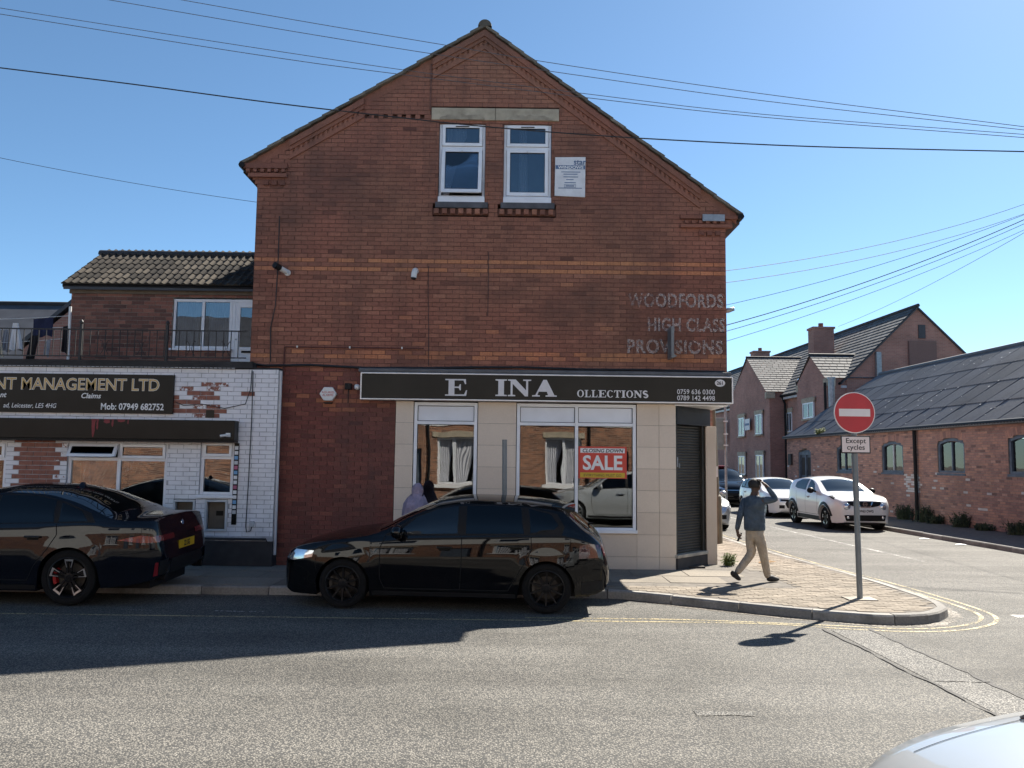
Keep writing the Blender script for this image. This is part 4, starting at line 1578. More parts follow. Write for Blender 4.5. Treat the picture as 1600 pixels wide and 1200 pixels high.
# ================================================================== TILED EXTENSION BEHIND THE RAILING
EY = 16.6
ex = thing('rear_extension', (-6.8, 17.8, 3.56), 'small red brick upper storey with a mossy tiled roof behind the railing', 'building')
exw = MB().box(-9.0, -4.6, EY + .26, EY + .28, 3.3, 5.2).build('wall', 'mortar', ex)
EH = [(-6.915, -5.715, 4.115, 5.135), (-5.712, -4.85, 3.3, 5.135)]
brickwork(exw, (0, EY, 0), 0, (3.56, 5.36), lambda a, b: [(-9.0, -4.6)], lambda a, b: [(p, q) for p, q, r, s in EH if r < (a + b) / 2 < s],
          'brick_extension', 'mortar_pale', lambda u, z, rg: min(1, max(0, rg.gauss(.45, .22) - (.2 if -8.3 < u < -7.3 else 0))), hc=.08, bl=.235, seed=41, joint=.011,
          back=.25, key=lambda it: (0 if it[0][2] > 3.75 else 1, -it[0][2]))
ew = plain_window(ex, -6.915, -5.715, 4.115, 5.135, EY + .03, (-6.31,), None, None, 'window')
curtain(ew, -6.22, -5.76, 4.15, 5.1, EY + .11, 'cloth_white', .15)
curtain(ew, -6.86, -6.38, 4.15, 5.1, EY + .11, 'cloth_white', .1)
df = MB()
ring(df, -5.710, -4.86, 3.58, 5.135, .06, EY + .025, EY + .09)
dd = df.build('door', 'upvc', ex, bevel=.005)
d2 = MB()
ring(d2, -5.645, -4.925, 3.64, 5.07, .095, EY + .02, EY + .07)
d2.box(-5.55, -5.02, EY + .022, EY + .068, 4.10, 4.16)
d2.build('leaf', 'upvc', dd, bevel=.005)
MB().box(-5.55, -5.02, EY + .04, EY + .046, 4.16, 4.975).build('pane', 'window_glass', dd)
MB().box(-5.55, -5.02, EY + .03, EY + .06, 3.735, 4.10).build('lower_panel', 'upvc', dd)
MB().box(-5.50, -5.2, EY + .01, EY + .021, 4.04, 4.085).build('letter_plate', 'black_plastic', dd)
MB().box(-5.62, -5.60, EY - .03, EY + .02, 4.30, 4.32).build('handle', 'chrome', dd)
er = MB()
er.box(-8.9, -4.7, EY + 1.8, EY + 1.84, 3.5, 5.2)
er.box(-8.9, -4.7, EY + .3, EY + 1.8, 5.2, 5.24)
er.build('dark_room', 'interior_wall', ex)
MB().box(-9.0, -8.97, EY + .0, 20, 3.3, 5.4).build('side_wall', 'brick_far', ex)
fb = MB().box(-9.03, -4.6, EY - .035, EY + .02, 5.215, 5.375).build('fascia', 'interior_wall', ex)
MB().tube([(-9.12, EY - .10, 5.36), (-4.6, EY - .10, 5.345)], .05, 8).build('gutter', 'black_plastic', ex)
# tiled slope
e0, e1 = Vector((0, EY - .16, 5.395)), Vector((0, 17.95, 6.38))
sl = (e1 - e0)
SLN = sl.length
sd_ = sl.normalized()
nr = Vector((0, -sd_.z, sd_.y))
rf = MB().prism([(e0.y + .02, e0.z - .03), (e1.y, e1.z - .03), (e1.y + 1.5, e0.z + .0), (e1.y + 1.5, e0.z - .1), (e1.y, e1.z - .14), (e0.y + .02, e0.z - .12)],
                lambda u, v, a: (a, u, v), -9.10, -4.59).build('roof', 'slate_plain', ex)
tw, tg = .30, .285
prof = []
for j in range(13):
    u = j / 12
    hgt = .034 * (max(0, math.cos((u - .24) * 2 * math.pi / .46)) if u < .48 else max(0, math.cos((u - .74) * 2 * math.pi / .46))) ** .7
    prof.append((u * tw, hgt))
tm = MB()
rows = []
for s_, dn_ in ((-.02, .018), (tg + .05, .0)):
    rows.append([(u, s_, h + dn_) for u, h in prof])
tm.grid(rows)
tm.grid([[(u, -.02, h + .018) for u, h in prof], [(u, -.02, -.006) for u, h in prof]])
tile_me = tm.mesh('tile_mesh', 'roof_tile')
axm = Matrix(((1, 0, 0), (0, sd_.y, nr.y), (0, sd_.z, nr.z)))
nrow, ncol = int(SLN / tg) + 1, 15
for i in range(nrow):
    for j in range(ncol):
        x0 = -9.13 + j * tw
        o = add('roof_tile', tile_me, rf)
        p = e0 + sd_ * (i * tg)
        o.matrix_basis = Matrix.Translation((x0 + random.uniform(-.004, .004), p.y, p.z)) @ axm.to_4x4() @ Matrix.Rotation(random.uniform(-.008, .008), 4, 'Z')
        o['rnd'] = random.random()
rg_ = MB()
for k in range(11):
    rg_.lathe([(.10, 0), (.105, .02), (.095, .42)], (-9.15 + k * .42, 17.95, 6.36), 'X', 10, -.2, math.pi + .2)
rg_.build('ridge_tiles', 'plinth_black', rf)

# ================================================================== WASHING ON THE ROOF TERRACE
pole = tag(MB().tube([(-8.555, 15.8, 3.56), (-8.575, 15.8, 4.80)], .026, 10).build('clothes_pole', 'white_plastic'), 'white clothes line pole at the left corner of the brick upper storey', 'pole')
for k, (z0, z1, y_, lab) in enumerate(((4.50, 4.62, 15.8, 'upper clothes line carrying the navy towel'), (4.36, 4.40, 15.95, 'middle clothes line behind the hanging washing'), (3.98, 4.18, 15.7, 'lower slanting clothes line carrying the small grey sock'))):
    tag(MB().tube(sag((-12.5, y_, z0), (-8.56, 15.8, z1), .05), .005, 5).build('clothes_line', 'white_plastic'), lab, 'clothes line')


def cloth(name, pts_top, pts_bot, y, mat, label, cat, amp=.03, folds=3, seed=1):
    rg3 = random.Random(seed)
    ph = rg3.uniform(0, 6)
    mb = MB()
    rows = []
    for side in (0, 1):
        rr = []
        for k in range(13):
            v = k / 12
            row = []
            for j in range(17):
                u = j / 16
                xt = pts_top[0][0] + (pts_top[1][0] - pts_top[0][0]) * u
                zt = pts_top[0][1] + (pts_top[1][1] - pts_top[0][1]) * u
                xb = pts_bot[0][0] + (pts_bot[1][0] - pts_bot[0][0]) * u
                zb = pts_bot[0][1] + (pts_bot[1][1] - pts_bot[0][1]) * u + .02 * math.sin(9 * u + ph)
                row.append((xt + (xb - xt) * v, y + amp * math.sin(folds * 6.28 * u + ph) * (.3 + .7 * v) + side * .012, zt + (zb - zt) * v))
            rr.append(row)
        mb.grid(rr)
    o = mb.build(name, mat, smooth=True)
    return tag(o, label, cat)


cloth('hanging_shirt', ((-9.66, 4.46), (-9.56, 4.46)), ((-9.72, 3.93), (-9.44, 3.95)), 15.78, 'cloth_white', 'white shirt with its sleeves spread on the clothes line', 'shirt', .05, 3, 1)
cloth('hanging_shirt', ((-9.84, 4.38), (-9.72, 4.38)), ((-9.90, 3.93), (-9.70, 3.92)), 15.85, 'cloth_grey', 'grey and white patterned top on the clothes line beside the white shirt', 'shirt', .05, 3, 2)
cloth('hanging_shirt', ((-9.98, 4.10), (-9.84, 4.12)), ((-10.0, 3.75), (-9.80, 3.80)), 15.75, 'cloth_cream', 'cream garment at the far left end of the washing', 'shirt', .04, 2, 3)
cloth('hanging_towel', ((-9.275, 4.545), (-8.895, 4.585)), ((-9.27, 4.20), (-8.90, 4.22)), 15.8, 'cloth_navy', 'navy blue towel hung over the upper clothes line', 'towel', .015, 2, 4)
cloth('hanging_trousers', ((-9.27, 4.22), (-9.12, 4.22)), ((-9.36, 3.66), (-9.20, 3.66)), 15.76, 'cloth_black', 'black trousers hanging below the navy towel', 'trousers', .04, 2, 5)
cloth('hanging_sock', ((-8.97, 4.12), (-8.87, 4.15)), ((-8.98, 3.84), (-8.88, 3.80)), 15.72, 'cloth_grey', 'small grey and white garment on the lower clothes line', 'garment', .02, 2, 6)
cloth('hanging_blouse', ((-8.68, 4.40), (-8.585, 4.42)), ((-8.69, 3.95), (-8.585, 3.88)), 15.77, 'cloth_black', 'dark top hanging next to the white pole', 'top', .03, 2, 7)

# ================================================================== SLATE ROOFED BLOCK FAR LEFT
bl = thing('slate_roofed_house', (-18, 31, 0), 'dark slate roofed house in the distance behind the washing', 'house')
MB().box(-34, -13.2, 27.0, 35, 0, 5.0).build('wall', 'brick_far', bl)
MB().prism([(26.6, 4.9), (30.0, 7.45), (35.4, 4.9), (35.4, 4.75), (30.0, 7.25), (26.6, 4.75)], lambda u, v, a: (a, u, v), -35, -13).build('roof', 'slate_plain', bl)
MB().tube([(-35, 30.0, 7.45), (-13, 30.0, 7.45)], .10, 8).build('ridge', 'felt', bl)
bw_ = thing('brick_outbuilding', (-11.5, 23, 0), 'brown brick gabled outbuilding partly hidden behind the clothes pole', 'outbuilding')
MB().prism([(-13.0, 0), (-9.6, 0), (-9.6, 4.8), (-11.2, 6.35), (-13.0, 4.75)], lambda u, v, a: (u, a, v), 21.8, 26).build('wall', 'brick_far', bw_)
MB().prism([(-13.15, 4.70), (-11.2, 6.45), (-9.45, 4.75), (-9.45, 4.9), (-11.2, 6.57), (-13.15, 4.85)], lambda u, v, a: (u, a, v), 21.7, 26.1).build('roof', 'slate_plain', bw_)

# ================================================================== BRICK WAREHOUSE ON THE RIGHT
wh = thing('brick_warehouse', (18.5, 28, 0), 'long low old brick warehouse with a grey sheeted roof along the side street', 'warehouse')
WA = -math.pi / 2 + math.atan(-SS) * -1        # wall runs towards the camera
Y0, Y1 = 39.85, 16.0
O_ = Vector((WX(Y0), Y0, 0))
du = Vector((WX(Y1) - WX(Y0), Y1 - Y0, 0)).normalized()
WA = math.atan2(du.y, du.x)
nrm = Vector((math.sin(WA), -math.cos(WA), 0))
uY = lambda Y: (Y0 - Y) / abs(du.y)
WWIN = [(34.32, 32.95, 1.66, 2.62), (30.48, 28.95, 1.68, 2.66), (26.77, 25.28, 1.71, 2.68), (23.19, 21.7, 1.73, 2.70)]
WDOOR = (38.46, 37.0, .12, 2.50)


def wh_holes(z0, z1):
    zm = (z0 + z1) / 2
    out = []
    for a, b, c, d in WWIN + [WDOOR]:
        ua, ub = uY(a), uY(b)
        w = ub - ua
        if c < zm < d:
            out.append((ua, ub))
        elif d <= zm < d + .14:
            k = (zm - d) / .14
            ins = w / 2 * (1 - math.sqrt(max(0, 1 - k)))
            out.append((ua + ins, ub - ins))
    return out


def wh_tone(u, z, rg):
    Y = Y0 - u * abs(du.y)
    v = rg.gauss(.52, .2)
    if 27.95 < Y < 28.9 and 1.05 < z < 1.68 and rg.random() < .8:
        return rg.uniform(.93, 1)
    if 21.4 < Y < 22.6 and .9 < z < 1.4 and rg.random() < .4:
        return rg.uniform(.93, 1)
    if rg.random() < .025 and z < 1.9:
        return rg.uniform(.93, 1)
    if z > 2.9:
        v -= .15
    return min(.88, max(.02, v))


inner = MB()
for Ya, Yb in ((16.1, 39.8),):
    inner.hexa([(WX(Ya) + .30, Ya, 0), (WX(Ya) + .34, Ya, 0), (WX(Yb) + .34, Yb, 0), (WX(Yb) + .30, Yb, 0), (WX(Ya) + .30, Ya, 1.6), (WX(Ya) + .34, Ya, 1.6), (WX(Yb) + .34, Yb, 1.6), (WX(Yb) + .30, Yb, 1.6)])
whw = inner.build('wall', 'mortar_pale', wh)
brickwork(whw, O_, WA, (.1, 3.22), lambda a, b: [(0, uY(Y1))], wh_holes, 'brick_warehouse', 'mortar_pale', wh_tone, hc=.0775, bl=.235, back=.26, seed=51,
          key=lambda it: (0 if (it[0][1] > 22.3 and it[0][2] > .9) else 1, it[0][1]))


def wpt(u, d, z):
    p = O_ + du * u + nrm * d
    return (p.x, p.y, z)


def wbox(mb, u0, u1, d0, d1, z0, z1):
    mb.hexa([wpt(u0, d1, z0), wpt(u1, d1, z0), wpt(u1, d0, z0), wpt(u0, d0, z0), wpt(u0, d1, z1), wpt(u1, d1, z1), wpt(u1, d0, z1), wpt(u0, d0, z1)])
    return mb


def arch(u0, u1, zs, rise, n=12):
    return [(u0 + (u1 - u0) * k / n, zs + rise * (1 - (2 * k / n - 1) ** 2)) for k in range(n + 1)]


for i, (a, b, c, d) in enumerate(WWIN):
    u0, u1 = uY(a), uY(b)
    fr = MB()
    fn = lambda u, v, q: wpt(u, q, v)
    wbox(fr, u0, u0 + .09, -.12, -.03, c, d)
    wbox(fr, u1 - .09, u1, -.12, -.03, c, d)
    wbox(fr, u0 + .09, u1 - .09, -.12, -.03, c, c + .08)
    top = arch(u0, u1, d, .13)
    bot = arch(u0, u1, d - .09, .13)
    fr.prism(top + list(reversed(bot)), fn, -.12, -.03)
    w = fr.build('arched_window', 'blue_frame', wh)
    um = (u0 + u1) / 2
    wbox(MB(), um - .025, um + .025, -.11, -.05, c + .08, d + .02).build('mullion', 'blue_frame' if i != 1 else 'upvc_grey', w)
    wbox(MB(), u0 + .09, um - .025, -.10, -.094, c + .08, d - .0).build('pane', 'window_glass', w)
    wbox(MB(), um + .025, u1 - .09, -.10, -.094, c + .08, d - .0).build('pane', 'window_glass', w)
    wbox(MB(), um + (.02 if i else -.2), u1 - .06, -.20, -.18, c + .05, d + .02).build('boarding', 'curtain' if i in (1, 2) else 'interior_wall', w)
    wbox(MB(), u0 + .06, um - .05, -.23, -.21, c + .05, d + .02).build('boarding', 'cloth_grey' if i == 1 else 'interior_wall', w)
    wbox(MB(), u0 - .03, u1 + .03, -.10, .03, c - .07, c - .002).build('sill', 'blue_frame', w)
    vs = []
    n = int((u1 - u0 + .2) / .085)
    for k in range(n):
        t = (k + .5) / n
        uu = u0 - .08 + (u1 - u0 + .16) * t
        zz = d + .13 * (1 - (2 * t - 1) ** 2) + .12
        slope = -.13 * 4 * (2 * t - 1) / (u1 - u0 + .16)
        turn = Matrix.Rotation(WA, 3, 'Z') @ Matrix.Rotation(-math.atan(slope), 3, 'Y')
        vs.append((wpt(uu, -.024, zz), (.072, .06, .215), turn, random.uniform(.2, .75)))
    pieces('arch_brick', vs, 'brick_warehouse', w)
a, b, c, d = WDOOR
u0, u1 = uY(a), uY(b)
dr_ = MB()
wbox(dr_, u0, u1, -.14, -.11, c, d + .10)
wbox(dr_, u0, u0 + .1, -.11, -.03, c, d)
wbox(dr_, u1 - .1, u1, -.11, -.03, c, d)
wbox(dr_, (u0 + u1) / 2 - .05, (u0 + u1) / 2 + .05, -.108, -.05, c, d)
wbox(dr_, u0 + .1, u1 - .1, -.106, -.04, d - .14, d)
wd = dr_.build('blue_door', 'blue_frame', wh)
for uu in (u0 + .18, (u0 + u1) / 2 + .12):
    wbox(MB(), uu, uu + .42, -.109, -.095, 1.45, 2.25).build('panel', 'interior_dark', wd)
    wbox(MB(), uu, uu + .42, -.109, -.095, .4, 1.25).build('panel', 'slate_plain', wd)
wbox(MB(), uY(39.5), uY(39.15), -.005, .09, 1.9, 2.42).build('meter_box', 'plinth_black', wh)
MB().tube([wpt(uY(28.0), .09, 3.12), wpt(uY(27.98), .09, 1.5), wpt(uY(27.97), .09, .12)], .06, 8).build('downpipe', 'black_plastic', wh)
MB().tube([wpt(-.1, .12, 3.20), wpt(uY(Y1) + .1, .12, 3.20)], .075, 8).build('gutter', 'black_plastic', wh)
# sheeted roof: separate overlapping sheets
RW, RZ0, RZ1 = 4.75, 3.24, 6.34
ur_ = math.atan2(RZ1 - RZ0, RW)
SL = math.hypot(RZ1 - RZ0, RW)


def rpt(u, s, h):
    """u along the eave, s up the slope, h off the slope"""
    d = -(s - .12) * math.cos(ur_) - h * -math.sin(ur_)
    z = RZ0 + (s - .12) * math.sin(ur_) + h * math.cos(ur_)
    return wpt(u, d, z)


tot = uY(Y1)
rfw = MB()
rfw.face([rpt(-.1, 0, -.05), rpt(tot + .1, 0, -.05), rpt(tot + .1, SL + .1, -.05), rpt(-.1, SL + .1, -.05)])
pB = [wpt(-.1, -RW, RZ1), wpt(tot + .1, -RW, RZ1), wpt(tot + .1, -2 * RW, RZ0), wpt(-.1, -2 * RW, RZ0)]
rfw.face(pB)
rroof = rfw.build('roof', 'fibre_sheet', wh)
ns, nt = 22, 4
sw, sl_ = (tot + .2) / ns, (SL + .12) / nt
bd2 = Matrix.Identity(3)
for i in range(ns):
    for j in range(nt):
        mb = MB()
        n = 30
        r0, r1 = [], []
        for k in range(n + 1):
            u = -.1 + i * sw + (sw - .02) * k / n
            h = .018 * math.sin(k / n * 2 * math.pi * 7.5)
            r0.append(rpt(u, j * sl_ - .08, .045 + h))
            r1.append(rpt(u, (j + 1) * sl_, .015 + h))
        mb.grid([r0, r1])
        mb.grid([[rpt(-.1 + i * sw + (sw - .02) * k / n, j * sl_ - .08, .0) for k in range(n + 1)], r0])
        o = mb.build('roof_sheet', 'fibre_sheet', rroof)
        o['rnd'] = random.random()
for i in range(0, ns + 1):
    MB().tube([rpt(-.1 + i * sw - .01, 0, .05), rpt(-.1 + i * sw - .01, SL, .03)], .018, 5).build('lap_seam', 'lead', rroof)
MB().tube([wpt(-.15, -RW, RZ1 + .02), wpt(tot + .15, -RW, RZ1 + .02)], .11, 8).build('ridge', 'fibre_sheet', wh)
ge = MB()
ge.face([wpt(0.02, 0, 0), wpt(.02, -2 * RW, 0), wpt(.02, -2 * RW, RZ0), wpt(.02, -RW, RZ1 - .03), wpt(.02, 0, RZ0)])
ge.face([wpt(tot, 0, 0), wpt(tot, -2 * RW, 0), wpt(tot, -2 * RW, RZ0), wpt(tot, -RW, RZ1 - .03), wpt(tot, 0, RZ0)])
ge.build('end_wall', 'brick_far', wh)
lap = []
rgl = random.Random(3)
lich = MB()
for k in range(160):
    u, s = rgl.uniform(5, tot), rgl.uniform(.2, SL)
    r = rgl.uniform(.012, .032)
    lich.face([rpt(u + r * math.cos(t) * rgl.uniform(.7, 1.2), s + r * math.sin(t), .068) for t in [k2 * 6.283 / 7 for k2 in range(7)]])
tag(lich.build('lichen', 'board_white', rroof), kind='stuff')
flu = thing('steel_flue', (15.78, 40.6, 4.3), 'galvanised steel flue standing at the far end of the warehouse roof', 'flue')
MB().tube([(15.78, 40.6, 3.6), (15.78, 40.6, 6.15)], .15, 14).build('pipe', 'galvanised', flu, smooth=True, angle=40)
MB().tube([(15.78, 40.6, 6.15), (15.78, 40.6, 6.24)], .20, 14).build('cowl', 'galvanised', flu)

# ================================================================== RED BRICK APARTMENTS BEHIND
ap = thing('brick_apartments', (21, 55, 0), 'red brick apartments with slate roofs, chimneys and street-facing gables beyond the warehouse', 'apartments')
AX = lambda Y: 17.1 + SS * (Y - 42)
AZ0, AZ1 = 6.40, 10.1
YA, YB = 42.0, 84.0
HW = 3.72
m = MB()
m.hexa([(AX(YA), YA, 0), (AX(YA) + 2 * HW, YA, 0), (AX(YB) + 2 * HW, YB, 0), (AX(YB), YB, 0), (AX(YA), YA, AZ0), (AX(YA) + 2 * HW, YA, AZ0), (AX(YB) + 2 * HW, YB, AZ0), (AX(YB), YB, AZ0)])
m.prism([(0, AZ0), (2 * HW, AZ0), (HW, AZ1)], lambda u, v, a: (AX(a) + u, a, v), YA, YA + .3)
m.build('wall', 'brick_far', ap)


def slate_roof(parent, p0, p1, q1, q0, tile_w, gauge, seed, name='slates', lift=.012):
    """slates over the quad eave p0-p1 to ridge q0-q1"""
    rg4 = random.Random(seed)
    p0, p1, q0, q1 = map(Vector, (p0, p1, q0, q1))
    mb = MB()
    nr_ = (p1 - p0).cross(q0 - p0).normalized()
    if nr_.z < 0:
        nr_ = -nr_
    nv = max(2, int((q0 - p0).length / gauge))
    for i in range(nv):
        a0, a1 = p0.lerp(q0, i / nv), p1.lerp(q1, i / nv)
        b0, b1 = p0.lerp(q0, min(1, (i + 1.15) / nv)), p1.lerp(q1, min(1, (i + 1.15) / nv))
        nu = max(1, int((a1 - a0).length / tile_w))
        off = .5 if i % 2 else 0
        for j in range(nu + 1):
            t0, t1 = max(0, (j - off) / nu), min(1, (j + 1 - off) / nu)
            if t1 <= t0 + .001:
                continue
            e = .03 * (t1 - t0)
            mb.cur = rg4.random()
            l0, l1 = a0.lerp(a1, t0 + e) + nr_ * (.03 + lift), a0.lerp(a1, t1 - e) + nr_ * (.03 + lift)
            h0, h1 = b0.lerp(b1, t0 + e) + nr_ * lift, b0.lerp(b1, t1 - e) + nr_ * lift
            mb.face([l0, l1, h1, h0])
            mb.face([l0 - nr_ * .025, l1 - nr_ * .025, l1, l0])
    o = mb.build(name, 'slate', parent, recalc=False)
    return tag(o, kind='stuff')


ov = .30
r_ = MB()
for s in (0, 1):
    e = -ov if s == 0 else 2 * HW + ov
    ez = AZ0 - .28
    r_.hexa([(AX(YA) + e, YA - .12, ez - .1), (AX(YA) + HW, YA - .12, AZ1 - .1), (AX(YB) + HW, YB, AZ1 - .1), (AX(YB) + e, YB, ez - .1),
             (AX(YA) + e, YA - .12, ez), (AX(YA) + HW, YA - .12, AZ1), (AX(YB) + HW, YB, AZ1), (AX(YB) + e, YB, ez)])
rr = r_.build('roof', 'slate_plain', ap)
slate_roof(rr, (AX(YA) - ov, YA - .12, AZ0 - .28), (AX(YB) - ov, YB, AZ0 - .28), (AX(YB) + HW, YB, AZ1), (AX(YA) + HW, YA - .12, AZ1), .6, .30, 61)
MB().tube([(AX(YA) + HW, YA - .15, AZ1 + .05), (AX(YB) + HW, YB, AZ1 + .05)], .10, 8).build('ridge', 'plinth_black', rr)
MB().tube([(AX(YA) - ov - .05, YA, AZ0 - .33), (AX(YB) - ov - .05, YB, AZ0 - .33)], .07, 8).build('gutter', 'black_plastic', rr)
sf = MB()
sf.hexa([(AX(YA) - ov + .02, YA, AZ0 - .55), (AX(YA) + .02, YA, AZ0 - .55), (AX(YB) + .02, YB, AZ0 - .55), (AX(YB) - ov + .02, YB, AZ0 - .55),
         (AX(YA) - ov + .02, YA, AZ0 - .42), (AX(YA) + .02, YA, AZ0 - .42), (AX(YB) + .02, YB, AZ0 - .42), (AX(YB) - ov + .02, YB, AZ0 - .42)])
sf.build('soffit', 'upvc_grey', rr)


def apt_gable(xf, ya, yb, zpk, zev, seed):
    """street-facing gable wing: face at x=xf between ya and yb"""
    ym = (ya + yb) / 2
    g_ = MB()
    g_.prism([(ya, 0), (yb, 0), (yb, zev), (ym, zpk), (ya, zev)], lambda u, v, a: (a + SS * (u - ym), u, v), xf, 17.6 + 1.6)
    wl = g_.build('gable_wing', 'brick_far', ap)
    xb = xf + 4.2
    for s, yy in ((0, ya), (1, yb)):
        yo = yy - .12 if s == 0 else yy + .12
        zo = zev - .12 * (zpk - zev) / (ym - ya)
        slate_roof(wl, (xf - .1, yo, zo + .04), (xb - 1.2, yo, zo + .04), (xb, ym, zpk + .06), (xf - .1, ym, zpk + .06), .36, .30, seed + s, lift=.02)
    MB().tube([(xf - .1, ym, zpk + .10), (xb, ym, zpk + .10)], .09, 8).build('ridge', 'plinth_black', wl)
    for yy in (ya, yb):
        MB().box(xf - .08, xf + .45, yy - .16, yy + .16, zev - .42, zev - .04).build('kneeler', 'lintel_stone', wl)
    return wl


apt_gable(16.05, 42.05, 46.1, 7.70, 6.36, 71)
apt_gable(15.60, 50.35, 58.4, 8.85, 6.34, 75)


def apt_window(xf, yn, yf, z0, z1):
    """yn nearer end, yf farther end"""
    x = lambda y: xf + SS * (y - (yn + yf) / 2)
    f = MB()
    f.box(xf - .05, xf + .03, yn, yf, z0, z0 + .07)
    f.box(xf - .05, xf + .03, yn, yf, z1 - .07, z1)
    ymid = (yn + yf) / 2
    for a_, b_ in ((yn, yn + .08), (ymid - .04, ymid + .04), (yf - .08, yf)):
        f.box(xf - .049, xf + .03, a_, b_, z0 + .07, z1 - .07)
    w = f.build('window', 'upvc', ap)
    for a_, b_ in ((yn + .08, ymid - .04), (ymid + .04, yf - .08)):
        MB().box(xf - .03, xf - .02, a_, b_, z0 + .07, z1 - .07).build('pane', 'window_glass', w)
        MB().box(xf - .012, xf - .006, a_, b_, z0 + .07, z1 - .07).build('blind', 'interior_wall', w)
    MB().box(xf - .06, xf + .02, yn - .15, yf + .15, z1 + .004, z1 + .26).build('lintel', 'lintel_stone', w)
    MB().box(xf - .10, xf + .02, yn - .1, yf + .1, z0 - .1, z0 - .003).build('sill', 'lintel_stone', w)


for xf, yn, yf, z0, z1 in ((15.6 - .1, 54.9, 56.3, 3.78, 5.0), (15.6 + .03, 51.45, 52.85, 3.80, 5.05), (15.6 - .1, 54.85, 56.4, 1.2, 2.45), (15.6 + .03, 51.3, 52.8, 1.03, 2.5),
                           (16.80, 49.4, 50.3, 3.87, 5.05), (16.0, 43.6, 45.2, 4.40, 5.25), (16.80, 47.2, 48.2, 1.1, 2.4), (15.3, 61.5, 63, 3.8, 5.0), (15.2, 66, 67.5, 3.8, 5.0)):
    apt_window(xf, yn, yf, z0, z1)
for x_, y_, z_ in ((18.26, 48.4, 10.0), (18.75, 62.0, 10.4)):
    dx = AX(y_) + HW
    c_ = MB().box(x_ - .6, x_ + .6, y_ - .45, y_ + .45, 7.4, z_ - .12)
    ck = c_.build('chimney', 'brick_far', ap)
    MB().box(x_ - .66, x_ + .66, y_ - .51, y_ + .51, z_ - .118, z_).build('cap', 'brick_far', ck)
    MB().tube([(x_, y_, z_), (x_, y_, z_ + .27)], .14, 10).build('pot', 'chimney_pot', ck)
MB().box(20.85, 21.2, YA - .06, YA - .002, 8.45, 9.15).build('vent', 'slate_plain', ap)
MB().box(20.3, 21.7, YA - .14, YA - .002, 5.5, 8.3).build('chimney_breast', 'brick_warehouse', ap)
MB().box(18.58, 18.83, YA - .22, YA - .002, 6.2, 7.7).build('boiler_flue', 'galvanised', ap)
MB().tube([(AX(50.2) - .35, 50.15, 6.1), (AX(50.2) - .15, 50.15, 5.6), (AX(50.2) - .12, 50.15, 0)], .07, 8).build('downpipe', 'black_plastic', ap)
MB().tube([(15.95, 41.9, 6.1), (16.0, 41.92, 0)], .07, 8).build('downpipe', 'black_plastic', ap)
# open rooflight between the gables
sk = MB()
pp = lambda y_, s: (AX(y_) - ov + (HW + ov) * s, y_, AZ0 - .28 + (AZ1 - AZ0 + .28) * s)
a_, b_, c_, d_ = [Vector(pp(*q)) + Vector((-.12, 0, .14)) for q in ((48.6, .10), (47.4, .10), (47.4, .32), (48.6, .32))]
sk.hexa([a_, b_, c_, d_] + [q + Vector((-.1, 0, .12)) for q in (a_, b_, c_, d_)])
skl = sk.build('rooflight', 'plinth_black', ap)
u_ = Vector((-.11, 0, .13))
cc = (a_ + b_ + c_ + d_) / 4
gp = MB()
gp.face([cc + (q - cc) * .78 + u_ * 1.05 for q in (a_, b_, c_, d_)])
gp.build('pane', 'window_glass', skl)
sgp = thing('letting_board', (15.45, 54.0, 4.1), 'small white board between the upper windows of the apartments', 'sign')
MB().box(15.42, 15.45, 53.5, 54.6, 4.12, 4.85).build('board', 'board_white', sgp)
MB().box(15.41, 15.419, 53.6, 54.5, 4.42, 4.56).build('lettering', 'letter_blue', sgp)

# ================================================================== TERRACE BEHIND THE CAMERA (seen in the shop glass)
TY = -4.0
te = thing('opposite_terrace', (0, -6, 0), 'sunlit brick terrace mirrored in the shop windows, its unseen white upper storey added to bounce light', 'terrace')
t_ = MB()
wins = [(-10.2, -8.8), (-6.9, -5.5), (-2.95, -1.45), (1.35, 2.75), (6.0, 7.4), (9.6, 11.0)]
drs = [(-8.2, -7.2), (-4.6, -3.6), (3.6, 4.6), (7.9, 8.9)]
cuts = sorted([(a, b, .98, 2.85) for a, b in wins] + [(a, b, 0, 2.35) for a, b in drs])
xs = -26.0
for a, b, z0, z1 in cuts:
    t_.box(xs, a, TY - .3, TY, 0, 3.3)
    if z0 > 0:
        t_.box(a, b, TY - .3, TY, 0, z0)
    t_.box(a, b, TY - .3, TY, z1, 3.3)
    xs = b
t_.box(xs, 26, TY - .3, TY, 0, 3.3)
t_.build('wall', 'brick_opposite', te)
MB().box(-26, 26, TY - .3, TY + .03, 3.303, 6.3).build('bounce_storey', 'bounce_white', te)  # unseen upper storey, made white to bounce sunlight onto the shaded facade
for a, b in wins:
    f = MB()
    ring(f, a, b, 3.95, 5.55, .09, TY + .031, TY + .06)
    w = f.build('window', 'upvc', te)
    MB().box(a + .09, b - .09, TY + .031, TY + .04, 4.04, 5.46).build('pane', 'window_glass', w)
MB().prism([(TY + .3, 6.1), (TY - 4, 9.0), (TY - 8.3, 6.1)], lambda u, v, a: (a, u, v), -26, 26).build('roof', 'slate_plain', te)
